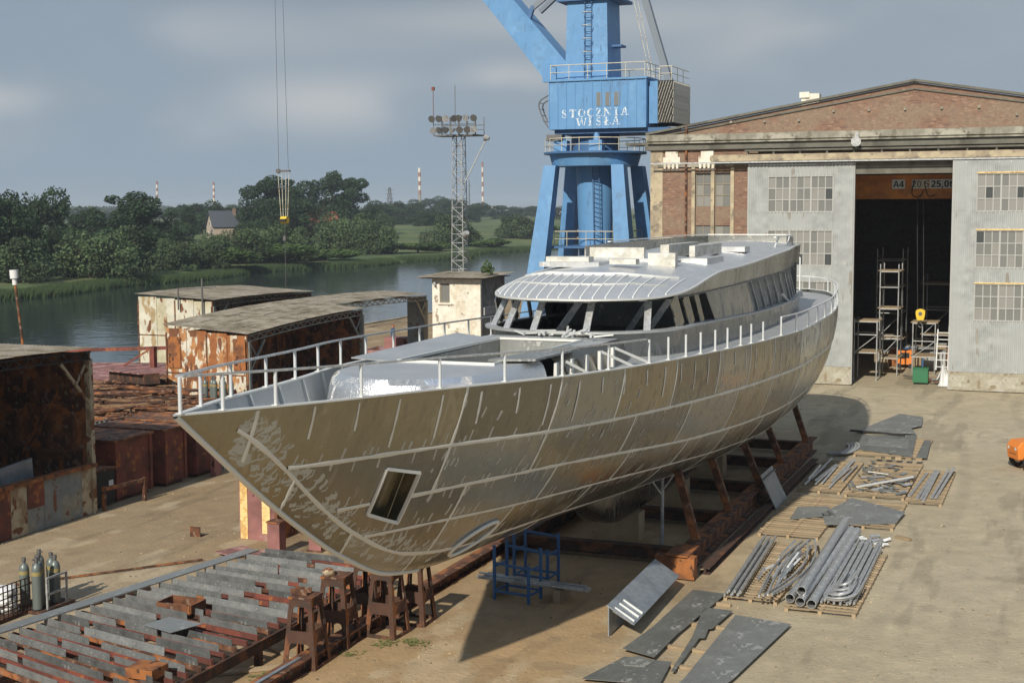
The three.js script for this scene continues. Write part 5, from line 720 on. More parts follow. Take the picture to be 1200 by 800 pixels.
{
  const a = shelter({ x0: -39, x1: -32.7, d0: 29, d1: 41.2, hA: 6.0, hB: 6.0, seed: 3, endMat: [M.rust, M.greyPanel], trussMat: M.black, postMat: M.creamRust, nx: 4, nd: 9, label: 'dark open shelter with patched steel parapet of maroon, cream and grey plates' });
  const t = a.t, seg = [[29, 31, M.greyPanel], [31, 33.5, M.creamRust], [33.5, 36.8, M.primer], [36.8, 37.6, M.creamRust], [37.6, 38.45, M.greyPanel], [38.45, 40.45, M.greyPanel], [40.45, 41.2, M.creamRust]];
  seg.forEach(([d0, d1, m], i) => mesh('parapet_plate', boxG(-32.74, -32.66 + 0.006 * (i % 2), 0.02, 1.72, d0 + 0.008, d1 - 0.008), m, t)); mesh('parapet_plate', boxG(-32.65, -32.63, 0.85, 1.70, 37.62, 38.45), M.primer, t);
  new MB().box(-32.85, -32.55, 1.723, 1.85, 29, 41.25).build('parapet_cap', M.rustOrange, t);
  for (const d of [35.2, 38.3]) new MB().bar([-38.8, 0.2, d], [-38.6, 5.6, d + 1.8], 0.12, 0.12).build('wall_brace', M.rust, t);
  new MB().bar([-37, 0.4, 41.05], [-33.4, 5.2, 41.05], 0.12, 0.12).bar([-33.4, 2.2, 41.04], [-38.6, 2.2, 41.04], 0.12, 0.12).bar([-33.4, 3.9, 41.03], [-38.6, 3.9, 41.03], 0.12, 0.12).build('wall_brace', M.rust, t);
  const w = thing('grey_sheet', 'blue grey steel sheet leaning inside the dark shelter', 'sheet'); new MB().bar([-33.6, 1.25, 33], [-33.4, 1.75, 38.8], 0.06, 1.2).build('sheet', M.plateBlueGrey, w); new MB().bar([-33.65, 1.86, 33], [-33.45, 2.36, 38.8], 0.1, 0.06).build('flange', M.plateBlueGrey, w);
  const b = shelter({ x0: -42.8, x1: -38, d0: 60, d1: 72.3, hA: 4.75, hB: 5.2, rise: 0.35, seed: 5, endMat: [M.rustWhite],  nx: 4, nd: 9, panels: 4, trussMat: M.greyPanel, postMat: M.greyPanel, label: 'open shelter with flaking white and rust orange end wall beside the scrap heap' });
  for (const x of [-42.7, -38.2]) mesh('wall_patch', boxG(x - 0.05 + (x < -40 ? 0.1 : -0.55), x + (x < -40 ? 0.75 : 0.1), 2.9, 4.5, 59.93, 59.985), M.rustOrange, b.t);
  const c = shelter({ x0: -55.6, x1: -50, d0: 75, d1: 87.4, hA: 5.25, hB: 5.1, rise: 0.3, seed: 7, endMat: [M.dirtyWhite], backMat: M.greyPanel, nx: 4, nd: 8, panels: 4, trussMat: M.darkConcrete, label: 'open shelter with cream stained end wall standing at the river edge' });
  new MB().pipe([-50.6, 3.5, 74.8], [-50.6, 6.6, 74.8], 0.06, 6).pipe([-52.4, 4.6, 74.8], [-52.4, 6.0, 74.8], 0.05, 6).pipe([-52.4, 5.9, 74.8], [-49.6, 6.1, 74.8], 0.04, 6).build('pipe_frame', M.steel, c.t);
  shelter({ x0: -45.2, x1: -42.2, d0: 73.8, d1: 90, hA: 5.0, hB: 4.85, rise: 0.2, seed: 9, endMat: [M.rust], noBack: true, farW: 1.5, farMat: M.greyPanel, nx: 3, nd: 9, trussMat: M.beige, postMat: M.beige, label: 'open shelter without back wall next to the white hut' });
}
{ // white hut
  const t = thing('white_hut', 'white plastered hut with flat mossy roof behind the foredeck of the yacht', 'hut'), wm = new MB();
  wm.box(-46.4, -45.76, 0, 5.45, 100, 100.3).box(-44.9, -42.3, 0, 5.45, 100, 100.3).box(-45.76, -44.9, 0, 3.55, 100, 100.3).box(-45.76, -44.9, 5.06, 5.45, 100, 100.3).build('front_wall', M.plaster, t);
  new MB().box(-42.6, -42.3, 0, 5.45, 100.302, 105).build('side_wall', M.greyPlaster, t); new MB().box(-46.4, -46.1, 0, 5.45, 100.302, 105).box(-46.1, -42.6, 0, 5.45, 104.7, 105).build('rear_wall', M.plaster, t);
  const f = new MB().box(-45.76, -45.66, 3.55, 5.06, 100.1, 100.2).box(-45.0, -44.9, 3.55, 5.06, 100.1, 100.2).box(-45.66, -45.0, 4.96, 5.06, 100.1, 100.2).box(-45.66, -45.0, 3.55, 3.65, 100.1, 100.2).build('window', M.frameWood, t); mesh('pane', boxG(-45.66, -45.0, 3.65, 4.96, 100.14, 100.16), M.pane, f); new MB().box(-45.9, -44.7, 3.42, 3.54, 99.88, 100.1).build('window_sill', M.plaster, t);
  sheetRoof(t, -47.6, -41.6, 99.2, 105.6, (x, d) => 5.55 + 0.03 * (d - 99), 6, 5, M.asbestos, 12); new MB().box(-47.2, -41.9, 5.45, 5.5, 99.5, 105.3).build('roof_slab', M.concrete, t);
  new MB().box(-42.298, -42.2, 2.6, 3.2, 100.6, 103).build('side_rail', M.galv, t); new MB().box(-46.2, -46.0, 4.9, 5.2, 99.75, 100).build('wall_lamp', M.galv, t);
  const p = thing('roof_weed', 'green weed growing from the flat roof of the white hut', 'weed', null, [-42.4, 5.6, 101.6]); mesh('stem', pipeG([0, 0, 0], [0, 0.9, 0], 0.03, 5), M.bark, p); mesh('foliage', crownG(71, [[0, 0.8, 0, 0.35, 1.4], [0.3, 0.5, 0, 0.3, 1], [-0.25, 0.5, 0.1, 0.25, 1]], 260, 0.16), M.leaf[3], p);
}
{ // leaning lamp post
  const t = thing('lamp_post', 'leaning rusty lamp post with white lantern in front of the river', 'lamp post', null, [-45.2, 0, 52.2]); new MB().pipe([0.5, 0, 0], [-0.35, 7.55, 0], 0.075, 8, 0.055).build('pole', M.rust, t); new MB().pipe([-0.36, 7.5, 0], [-0.38, 7.8, 0], 0.11, 10).pipe([-0.38, 7.8, 0], [-0.4, 8.2, 0], 0.19, 12, 0.2).build('lantern', M.white, t);
}
{ // scrap heap
  M.scrapTan = std({ map: blotch(256, 2, [0.26, 0.16, 0.09], [[RUST, 0.55, 0.1], [RUSTD, 0.66, 0.05, 2]], 661), roughness: 0.9 });
  const R = rng(77), mats = [M.rust, M.rustDark, M.scrapTan, M.rust, M.creamRust], hp = (x, d) => 2.1 * Math.exp(-(((x + 43) / 6.5) ** 2) - (((d - 61) / 10.5) ** 2)) - 0.15;
  const one = (L, big) => { const x = -49.5 + 13.5 * R(), d = 47 + 25 * R(); if (x > -42.9 && d > 59.3) return null; const a = 0.38 + (R() - 0.5) * 0.7 + (R() < 0.08 ? 1.4 : 0), l = L * (0.5 + R()), y = Math.max(0.06, hp(x, d)) + 0.35 * R(), dx = l / 2 * Math.cos(a), dd = l / 2 * Math.sin(a), yy = (R() - 0.5) * 0.4; if (x + Math.abs(dx) > -36 || (x + dx > -43 && d + Math.abs(dd) > 59.4)) return null; return barG([x - dx, Math.max(0.05, y - yy), d - dd], [x + dx, Math.max(0.05, y + yy), d + dd], big ? 0.1 + 0.16 * R() : 0.04 + 0.06 * R(), 0.04 + 0.08 * R(), R() * 0.6); };
  let k = 0; while (k < 90) { const g = one(5.6, true); if (!g) continue; tag(mesh('scrap_girder', g, mats[Math.floor(R() * 5)]), 'long rusty steel girder lying in the scrap heap by the river', 'girder', 'girders in the scrap heap'); k++; }
  const small = [[], [], []]; k = 0; while (k < 700) { const g = one(3.4, false); if (!g) continue; small[k % 3].push(norm(metricUV(g))); k++; }
  small.forEach((l, i) => { const o = mesh('scrap_heap', mergeGeometries(l, false), mats[i]); o.userData = { kind: 'stuff', label: ['tangle of brown rusty bars and offcuts in the scrap heap', 'tangle of dark rusty bars and offcuts in the scrap heap', 'tangle of tan rusty bars and offcuts in the scrap heap'][i], category: 'scrap' }; });
  const mound = mesh('scrap_mound', grid(30, 40, (a, b) => { const x = -52 + 16 * a, d = 46 + 28 * b; return [x, Math.max(-0.05, (hp(x, d) - 0.1) * (x > -43 && d > 59.5 ? 0 : 1)) + 0.25 * (fbm(a, b, 16, 3, 5) - 0.6), d]; }), M.rustDark); mound.userData = { kind: 'stuff', label: 'mound of rust dust and fine scrap under the girders', category: 'scrap' };
}
{ // pink primed deck panel with low rails beyond the heap
  const t = thing('deck_panel', 'large pink primed steel deck panel on stubs in front of the river', 'panel'); new MB().add(plateG([[-58.5, 69], [-48.5, 72], [-45.5, 66], [-54, 60]], 1.55, 0.12)).build('plate', M.pinkPrimer, t);
  for (const [x, d] of [[-56, 67.5], [-53, 62.5], [-48, 66.5], [-50, 71]]) new MB().box(x - 0.2, x + 0.2, 0, 1.545, d - 0.2, d + 0.2).build('stub', M.rustDark, t);
  for (const [x, d] of [[-50.2, 69], [-47.5, 69.2]]) new MB().box(x - 0.16, x + 0.16, 1.675, 2.9, d - 0.16, d + 0.16).build('upright', M.primer, t);
  new MB().bar([-58, 2.3, 70], [-46, 3.0, 69.3], 0.15, 0.2).bar([-52.2, 1.7, 68.8], [-50.3, 2.8, 69], 0.1, 0.1).build('top_beam', M.primer, t);
  const u = thing('dark_frame', 'dark steel frame lying on top of the scrap heap', 'frame'); new MB().bar([-47.5, 2.1, 62], [-42.6, 2.5, 58.4], 0.8, 0.5).build('web', M.rustDark, u); new MB().bar([-47.5, 2.4, 62], [-42.6, 2.8, 58.4], 1.3, 0.06).build('flange', M.pinkPrimer, u);
}
function box3(name, label, cat, x0, x1, y0, y1, d0, d1, m, group) { return tag(new MB().box(x0, x1, y0, y1, d0, d1).build(name, m), label, cat, group); }
{ // red blocks behind the bow
  const block = (d0, d1, h, m, label) => { const t = thing('steel_block', label, 'steel block', 'maroon steel blocks beside the roadway'); new MB().box(-36.4, -33.1, 0.15, h, d0, d1).build('body', m, t); new MB().box(-36.5, -33.0, h, h + 0.07, d0 - 0.06, d1 + 0.06).build('top_plate', M.rust, t); for (const d of [d0 + 0.1, d1 - 0.1]) new MB().box(-33.1, -33.04, 0.15, h, d - 0.08, d + 0.08).build('edge_flange', M.primer, t); new MB().box(-36.3, -33.2, 0, 0.147, d0 + 0.2, d1 - 0.2).build('skid', M.rustDark, t); };
  block(42.9, 45.2, 2.3, M.primer, 'maroon steel block beside the black generator box'); block(46.0, 47.5, 2.25, M.primer, 'maroon steel block standing between two others of its kind'); block(48.1, 49.8, 2.25, M.primer, 'maroon steel block nearest the white post'); block(50.6, 53.5, 2.0, M.primer, 'maroon steel block behind the tip of the yacht bow');
  box3('white_post', 'dirty white round post stump between maroon steel blocks', 'post', -33.3, -33.0, 0, 1.9, 50.05, 50.35, M.dirtyWhite);
  box3('steel_offcut', 'pink steel offcut plate standing on the roadway edge', 'offcut', -32.7, -32.5, 0, 0.8, 48.6, 49.1, M.pinkPrimer);
  const g = thing('generator_box', 'black generator box with rusty lid beside the patched parapet', 'generator'); new MB().box(-34.4, -33.0, 0.1, 1.35, 41.7, 42.75).build('case', M.black, g); new MB().box(-34.6, -32.95, 1.35, 1.43, 41.55, 42.8).build('lid', M.rust, g); new MB().box(-32.998, -32.98, 0.75, 0.95, 42.4, 42.65).build('label_plate', M.white, g);
  const f = thing('steel_stand', 'low rusty steel stand on the roadway edge by the generator box', 'stand'); for (const [x, d] of [[-32.6, 41.6], [-32.3, 43.6]]) new MB().box(x - 0.06, x + 0.06, 0, 0.9, d - 0.06, d + 0.06).build('leg', M.rust, f); new MB().bar([-32.6, 0.8, 41.6], [-32.3, 0.8, 43.6], 0.08, 0.14).build('top_bar', M.rust, f);
}
function cylinderProto(mBody, name, label, group) {
  const t = thing(name, label, 'gas cylinder', group); const pr = [[0, 0], [0.11, 0], [0.118, 0.03], [0.118, 1.18], [0.1, 1.3], [0.05, 1.37], [0.035, 1.4]].map(q => new THREE.Vector2(...q)); mesh('body', new THREE.LatheGeometry(pr, 14), mBody, t);
  new MB().pipe([0, 1.39, 0], [0, 1.46, 0], 0.045, 8).build('neck_ring', M.steel, t); new MB().pipe([0, 1.46, 0], [0, 1.56, 0], 0.055, 8, 0.05).pipe([0, 1.5, 0], [0.1, 1.5, 0], 0.02, 6).build('valve', M.steel, t); new MB().pipe([0, 1.02, 0], [0, 1.14, 0], 0.121, 14).build('label_band', M.cylBand, t); return t;
}
{
  const lab = 'grey green gas cylinder in the wire cage beside the grid table', grp = 'gas cylinders in the near cage';
  const c0 = cylinderProto(M.cylGreen, 'gas_cylinder', lab, grp); c0.position.set(-26.75, 0.1, -31.2);
  [[-26.45, 30.75], [-26.15, 30.45], [-26.3, 31.15], [-26.0, 30.95], [-26.0, 30.2], [-26.6, 30.4]].forEach(([x, d], i) => { const c = copy(c0, [x, 0.1, d], i * 1.1); c.scale.set(1.15, i === 1 || i === 4 ? 0.93 : 0.86, 1.15); }); c0.scale.set(1.15, 0.88, 1.15);
  const cg = thing('wire_cage', 'rusty wire cage holding white sacks beside the gas cylinders', 'cage'); for (let i = 0; i <= 9; i++) { const d = 28.6 + i * 0.17; new MB().bar([-26.2, 0.05, d], [-26.2, 1.0, d], 0.025, 0.025).build('upright', M.rustDark, cg); } for (let j = 0; j < 6; j++) new MB().bar([-26.2, 0.1 + j * 0.18, 28.6], [-26.2, 0.1 + j * 0.18, 30.15], 0.025, 0.025).build('wire', M.rustDark, cg); for (let i = 0; i <= 7; i++) new MB().bar([-26.2 - i * 0.17, 0.05, 28.6], [-26.2 - i * 0.17, 1.0, 28.6], 0.025, 0.025).build('upright', M.rustDark, cg); new MB().box(-27.4, -26.2, 0.02, 0.08, 28.6, 30.15).build('floor', M.rustDark, cg);
  const R = rng(9); for (let i = 0; i < 9; i++) { const g = new THREE.IcosahedronGeometry(0.24, 2), p = g.attributes.position; for (let k = 0; k < p.count; k++) { const f = 0.8 + 0.4 * vnoise(p.getX(k) * 9 + i, p.getY(k) * 9 + p.getZ(k) * 5, 64, i); p.setXYZ(k, p.getX(k) * f * 1.2, p.getY(k) * f * 0.75, p.getZ(k) * f); } g.computeVertexNormals(); g.translate(-26.5 - 0.6 * R(), 0.22 + 0.22 * Math.floor(i / 3), -(28.9 + 1.0 * R())); tag(mesh('plastic_sack', g, M.white), 'crumpled white plastic sack inside the rusty wire cage', 'sack', 'sacks in the wire cage'); }
  const st = thing('cylinder_trolley', 'rusty steel trolley frame standing beside the gas cylinders', 'trolley'); new MB().bar([-25.75, 0.05, 30.3], [-25.75, 0.95, 30.3], 0.05, 0.05).bar([-25.75, 0.05, 31.1], [-25.75, 0.95, 31.1], 0.05, 0.05).bar([-25.75, 0.95, 30.3], [-25.75, 0.95, 31.1], 0.05, 0.05).bar([-25.75, 0.5, 30.3], [-25.75, 0.5, 31.1], 0.05, 0.05).build('frame', M.galv, st); new MB().box(-26.9, -25.7, 0.03, 0.09, 30.0, 31.4).build('base_plate', M.rustDark, st);
  const l2 = 'dark gas cylinder in the crate behind the black generator box', rk = thing('cylinder_crate', 'dark steel crate of gas cylinders behind the generator box', 'crate'); for (const [x, d] of [[-41.4, 50.5], [-39.6, 50.5], [-41.4, 51.9], [-39.6, 51.9]]) new MB().box(x - 0.05, x + 0.05, 0, 1.25, d - 0.05, d + 0.05).build('post', M.rackBlue, rk); for (const y of [0.45, 1.1]) new MB().box(-41.4, -39.6, y, y + 0.1, 50.43, 50.5).box(-39.6, -39.53, y, y + 0.1, 50.5, 51.9).build('side_bar', M.rackBlue, rk); new MB().box(-41.4, -39.6, 0.05, 0.12, 50.55, 51.9).build('floor', M.rustDark, rk);
  for (let i = 0; i < 6; i++) for (let j = 0; j < 4; j++) copy(c0, [-41.25 + i * 0.3, 0.13, 50.7 + j * 0.33], i, l2, 'gas cylinders in the crate');
  const l3 = 'grey gas cylinder standing before the rust and white shelter wall'; for (let i = 0; i < 6; i++) copy(c0, [-39.6 + i * 0.27, 1.35 - 0.0, 58.6 + 0.2 * (i % 2)], i, l3, 'gas cylinders by the rusty wall'); const pl = thing('steel_plinth', 'rusty steel plinth under gas cylinders before the rusty shelter wall', 'plinth'); new MB().box(-40, -37.9, 0, 1.25, 58.2, 59.3).build('box', M.rustDark, pl); new MB().box(-40.1, -37.8, 1.253, 1.34, 58.1, 59.4).build('deck', M.rust, pl);
}
{ // striped steel column behind the bow
  const t = thing('striped_column', 'pink steel box column with yellow edge stripes behind the bow', 'column'); new MB().box(-25.55, -24.2, 0, 2.7, 39.6, 40.9).build('body', M.pinkPrimer, t); new MB().box(-25.5, -25.22, 0.02, 2.5, 39.57, 39.6).build('stripe', M.yellowPale, t); new MB().box(-24.66, -24.36, 0.25, 2.5, 39.57, 39.6).build('stripe', M.yellowPale, t); new MB().box(-24.197, -24.1, 0, 2.7, 39.6, 40.9).build('side_plate', M.rust, t);
  const u = thing('rusty_column', 'rusty steel box column behind the pink striped column', 'column'); new MB().box(-24.0, -23.2, 0, 2.5, 40.9, 41.9).build('body', M.rust, u); new MB().box(-23.198, -23.1, 0.1, 2.4, 41.0, 41.2).build('rib', M.primer, u);
  for (const [x, d, h, l] of [[-23.25, 38.15, 1.05, 'squat rusty steel bollard block nearer the striped column'], [-22.3, 39.1, 1.15, 'squat pink rusty steel bollard block under the stem of the yacht']]) { const b = thing('steel_bollard', l, 'block', null, [x, 0, d]); new MB().box(-0.22, 0.22, 0, h, -0.2, 0.2).build('body', M.pinkPrimer, b); new MB().box(-0.25, 0.25, h, h + 0.05, -0.23, 0.23).build('cap', M.rust, b); new MB().box(-0.28, 0.28, 0, 0.04, -0.26, 0.26).build('foot', M.rust, b); }
  const an = thing('angle_bracket', 'small rusty angle bracket lying on the sandy roadway', 'bracket', null, [-27.1, 0, 39.3]); new MB().box(-0.2, 0.2, 0, 0.35, -0.03, 0).box(-0.2, 0.2, 0, 0.03, 0, 0.25).build('angle', M.rust, an);
  [[[-25.0, 37.3], [-24.2, 37.0], [-23.8, 37.9], [-24.6, 38.3]], [[-24.0, 37.2], [-23.3, 36.9], [-23.0, 37.8], [-23.7, 38.0]]].forEach((p, i) => tag(mesh('pink_plate', plateG(p, 0.12 + 0.02 * i, 0.03), M.pinkPrimer), 'small pink primed steel plate lying beyond the grid table', 'plate', 'pink plates by the grid table'));
  tag(new MB().bar([-28.5, 0.05, 32.2], [-25.0, 0.06, 36.6], 0.05, 0.05).build('rusty_rod', M.rust), 'thin rusty rod lying on sand beside the grid table', 'rod'); tag(new MB().bar([-25.3, 0.08, 30.8], [-24.6, 0.1, 33.2], 0.3, 0.12).build('rusty_beam', M.rustDark), 'short dark rusty beam lying beside the gas cylinders', 'beam');
}
{ // grid table with upright aluminium slats
  const t = thing('grid_table', 'low rusty steel grid table set with rows of upright aluminium slats', 'table'), R = rng(123);
  const xl = d => lerp(-23.9, -22.1, (d - 24) / 10.8), xr = -17.95;
  for (const [a, b] of [[[xr, 23], [xr, 35.2]], [[-20, 23], [-20, 35]], [[-22, 24], [-21.6, 35]]]) new MB().bar([a[0], 0.48, a[1]], [b[0], 0.48, b[1]], 0.16, 0.26).build('long_beam', M.rustDark, t);
  new MB().bar([-23.95, 0.5, 24], [-22.2, 0.5, 34.9], 0.16, 0.3).build('long_beam', M.rust, t); new MB().bar([-24.0, 0.93, 24], [-22.25, 0.93, 35.2], 0.42, 0.035).build('edge_plate', M.plateDark[1], t);
  for (const d of [25, 28.5, 32, 34.7]) for (const x of [xr, -20, xl(d) + 0.1]) new MB().box(x - 0.08, x + 0.08, 0, 0.35, d - 0.08, d + 0.08).build('leg', M.rustDark, t);
  for (let i = 0; i < 27; i++) {
    const d = 23.4 + i * 0.445, an = lerp(-0.30, -0.05, i / 26), L = d => [xl(d), d], x0 = xl(d), len = xr - x0 + 0.05, at = k => [lerp(x0, xr, k), d + (k - 0.35) * len * Math.tan(an) + 0.9];
    if (d > 34.6) continue;
    const p = at(0), q = at(1); new MB().bar([p[0], 0.68, p[1]], [q[0], 0.68, q[1]], 0.07, 0.13).build('cross_bar', i % 3 ? M.primer : M.rust, t);
    let k = 0.02 + 0.05 * R(); while (k < 0.94) { const l = (1.0 + 2.2 * R()) / len, e = Math.min(0.99, k + l); if (R() < 0.95) { const a = at(k), b = at(e), o = 0.05 * (R() - 0.5), h = 0.15 + 0.06 * R(), tilt = (R() - 0.5) * 0.16; mesh('slat', barG([a[0], 0.745 + h / 2, a[1] + o], [b[0], 0.745 + h / 2 + 0.02 * (R() - 0.5), b[1] + o], 0.014, h, tilt), M.slat[Math.floor(R() * 5)], t); } k = e + 0.01 + 0.07 * R(); }
  }
  new MB().add(plateG([[-20.6, 27.6], [-19.6, 27.3], [-19.3, 28.2], [-20.4, 28.4]], 0.97, 0.012)).build('loose_sheet', M.plateDark[1], t);
  const bx = thing('steel_tray', 'small rusty steel tray sitting among the slats of the grid table', 'tray', null, [-20.9, 0.78, 29.6]); new MB().box(-0.5, 0.5, 0, 0.03, -0.35, 0.35).build('floor', M.rustOrange, bx); for (const s of [-1, 1]) { new MB().box(-0.5, 0.5, 0.03, 0.24, s * 0.35 - 0.02, s * 0.35 + 0.02).build('side', M.rust, bx); new MB().box(s * 0.5 - 0.02, s * 0.5 + 0.02, 0.03, 0.24, -0.33, 0.33).build('side', M.rust, bx); }
  const b2 = thing('steel_tray', 'small rusty orange tray at the near edge of the grid table', 'tray', null, [-18.6, 0.8, 25.0]); new MB().box(-0.35, 0.35, 0, 0.22, -0.3, 0.3).build('body', M.rustOrange, b2);
  tag(mesh('wood_plank', barG([-19.6, 0.04, 30.5], [-17.3, 0.05, 29.2], 0.25, 0.06), M.wood[1]), 'weathered plank on the ground beside the grid table', 'plank', 'planks beside the grid table'); tag(mesh('wood_plank', barG([-18.9, 0.04, 27.2], [-17.2, 0.05, 28.6], 0.2, 0.06), M.wood[2]), 'weathered plank on the ground beside the grid table', 'plank', 'planks beside the grid table');
}
{ // trestles on the port rail under the bow
  const face = (bw, tw, h) => { const s = new THREE.Shape([[-bw, 0], [bw, 0], [tw, h], [-tw, h]].map(q => new THREE.Vector2(...q))); const hole = (y0, y1, m) => { const w = y => lerp(bw, tw, y / h) - m; const p = new THREE.Path(); p.moveTo(-w(y0), y0); p.lineTo(w(y0), y0); p.lineTo(w(y1 - 0.1), y1 - 0.1); p.quadraticCurveTo(w(y1), y1, w(y1) - 0.1, y1); p.lineTo(-w(y1) + 0.1, y1); p.quadraticCurveTo(-w(y1), y1, -w(y1 - 0.1), y1 - 0.1); s.holes.push(p); }; hole(0.09, 0.62, 0.13); hole(0.92, 1.5, 0.11); return new THREE.ExtrudeGeometry(s, { depth: 0.03, bevelEnabled: false }); };
  const mk = (label, pos, ry, sc = 1) => { const t = thing('trestle', label, 'trestle', 'rusty trestles along the slipway rail', pos); const h = 1.68, bw = 0.44, tw = 0.29, til = Math.atan((bw - tw) / h); for (let i = 0; i < 4; i++) { const g = face(bw, tw, h); g.rotateX(-til); g.translate(0, 0, bw - 0.03); g.rotateY(i * Math.PI / 2); mesh('side_frame', g, i % 2 ? M.rust : M.rustDark, t); } new MB().box(-tw - 0.02, tw + 0.02, h - 0.01, h + 0.05, -tw - 0.02, tw + 0.02).build('top_plate', M.rust, t); t.rotation.y = ry; t.scale.setScalar(sc); return t; };
  const t1 = mk('rusty trestle with a channel offcut on top at the corner of the grid table', [-16.9, 0.0, 29.0], 0.06);
  mk('rusty trestle with a pale concrete lump on top beside the grid table', [-17.0, 0, 30.75], 0.1, 1.03); mk('rusty trestle half hidden behind the pale topped trestle', [-17.0, 0, 32.5], 0.0, 1.0); mk('rusty trestle directly under the forefoot of the yacht', [-16.15, 0, 31.85], -0.05, 1.0); mk('rusty trestle with splayed foot under the forefoot, farther along the rail', [-15.95, 0, 33.1], 0.04, 1.0);
  const ch = thing('channel_offcut', 'rusty channel offcut lying on top of a trestle', 'offcut', null, [-16.9, 1.735, 29.0]); new MB().box(-0.35, 0.1, 0, 0.02, -0.12, 0.12).box(-0.35, 0.1, 0.02, 0.14, -0.12, -0.1).box(-0.35, 0.1, 0.02, 0.14, 0.1, 0.12).build('channel', M.rust, ch);
  { const g = new THREE.IcosahedronGeometry(0.15, 2), p = g.attributes.position; for (let k = 0; k < p.count; k++) { const f = 0.85 + 0.3 * vnoise(p.getX(k) * 12, p.getY(k) * 12 + p.getZ(k) * 7, 64, 3); p.setXYZ(k, p.getX(k) * f * 1.2, p.getY(k) * f * 0.8, p.getZ(k) * f); } g.computeVertexNormals(); g.translate(-17.15, 1.86, -30.6); tag(mesh('concrete_lump', g, M.creamRust), 'pale concrete lump resting on a rusty trestle', 'lump'); }
}
{ // worker beyond the shelters
  const bones = [[[0, 1.0, 0], [0, 1.42, 0.02], 0.15, 0.17], [[-0.17, 1.42, 0], [0.17, 1.42, 0], 0.09, 0.09], [[0, 1.45, 0], [0, 1.6, 0.03], 0.06, 0.055], [[-0.1, 0.98, 0], [-0.13, 0.52, 0.06], 0.1, 0.075], [[-0.13, 0.52, 0.06], [-0.14, 0.08, -0.02], 0.07, 0.05], [[0.1, 0.98, 0], [0.14, 0.52, 0.02], 0.1, 0.075], [[0.14, 0.52, 0.02], [0.16, 0.08, -0.06], 0.07, 0.05], [[-0.14, 0.05, -0.03], [-0.15, 0.04, 0.14], 0.045, 0.04], [[0.16, 0.05, -0.06], [0.18, 0.04, 0.11], 0.045, 0.04], [[-0.22, 1.4, 0], [-0.29, 1.12, 0.03], 0.06, 0.05], [[-0.29, 1.12, 0.03], [-0.2, 0.95, 0.2], 0.045, 0.035], [[0.22, 1.4, 0], [0.3, 1.13, 0.0], 0.06, 0.05], [[0.3, 1.13, 0], [0.24, 0.93, 0.17], 0.045, 0.035]];
  const res = 84, S = 1.0, mc = new MarchingCubes(res, M.workwear, false, false, 60000); mc.isolation = 0; const cap = (p, b) => { const [A, B, ra, rb] = b, d = [B[0] - A[0], B[1] - A[1], B[2] - A[2]], l2 = d[0] ** 2 + d[1] ** 2 + d[2] ** 2, t = clamp(((p[0] - A[0]) * d[0] + (p[1] - A[1]) * d[1] + (p[2] - A[2]) * d[2]) / l2); return Math.hypot(p[0] - A[0] - t * d[0], p[1] - A[1] - t * d[1], p[2] - A[2] - t * d[2]) - lerp(ra, rb, t); };
  for (let k = 0; k < res; k++) for (let j = 0; j < res; j++) for (let i = 0; i < res; i++) { const p = [((i - res / 2) / (res / 2)) * S, ((j - res / 2) / (res / 2)) * S + 0.85, ((k - res / 2) / (res / 2)) * S]; let f = 9; for (const b of bones) { const q = cap(p, b), h = clamp(0.5 + 0.5 * (f - q) / 0.05); f = lerp(f, q, h) - 0.05 * h * (1 - h); } mc.field[i + j * res + k * res * res] = -f; }
  mc.update(); const n = mc.count, g = new THREE.BufferGeometry(); g.setAttribute('position', new THREE.BufferAttribute(mc.positionArray.slice(0, n * 3), 3)); g.setAttribute('normal', new THREE.BufferAttribute(mc.normalArray.slice(0, n * 3), 3)); g.scale(S, S, S); g.translate(0, 0.85, 0);
  const t = thing('person', 'worker in dark blue overalls standing among scrap beside the open shelter', 'person', null, [-47.4, 0.35, 95]); mesh('body', g, M.workwear, t); t.rotation.y = 2.2;
  const hd = new THREE.SphereGeometry(0.105, 16, 14); const p = hd.attributes.position; for (let i = 0; i < p.count; i++) { let x = p.getX(i), y = p.getY(i), z = p.getZ(i); if (z > 0.085 && Math.abs(x) < 0.03 && Math.abs(y + 0.01) < 0.03) z += 0.025; if (y < -0.05) x *= 0.82; p.setXYZ(i, x * 0.86, y * 1.2, z); } hd.computeVertexNormals(); hd.translate(0, 1.68, 0.03); mesh('head', hd, M.skin, t);
  for (const s of [-1, 1]) { mesh('ear', new THREE.SphereGeometry(0.022, 6, 6).translate(s * 0.092, 1.68, 0.02), M.skin, t); const hm = new MB(); const hx = s < 0 ? -0.2 : 0.24, hz = s < 0 ? 0.22 : 0.19, hy = s < 0 ? 0.93 : 0.91; const pal = new THREE.SphereGeometry(0.045, 8, 8); pal.scale(0.8, 1.1, 0.6); pal.translate(hx, hy, hz); hm.add(pal); for (let f = 0; f < 4; f++) hm.pipe([hx - 0.03 + f * 0.02, hy - 0.03, -hz], [hx - 0.03 + f * 0.02, hy - 0.085 + 0.01 * Math.abs(f - 1.5), -hz - 0.02], 0.009, 5); hm.pipe([hx - s * 0.03, hy, -hz], [hx - s * 0.06, hy - 0.05, -hz - 0.03], 0.01, 5); hm.build('hand', M.skin, t); }
  const cp = new THREE.SphereGeometry(0.115, 14, 8, 0, 6.2832, 0, 1.5); cp.translate(0, 1.71, 0.02); mesh('cap', cp, M.hair, t);
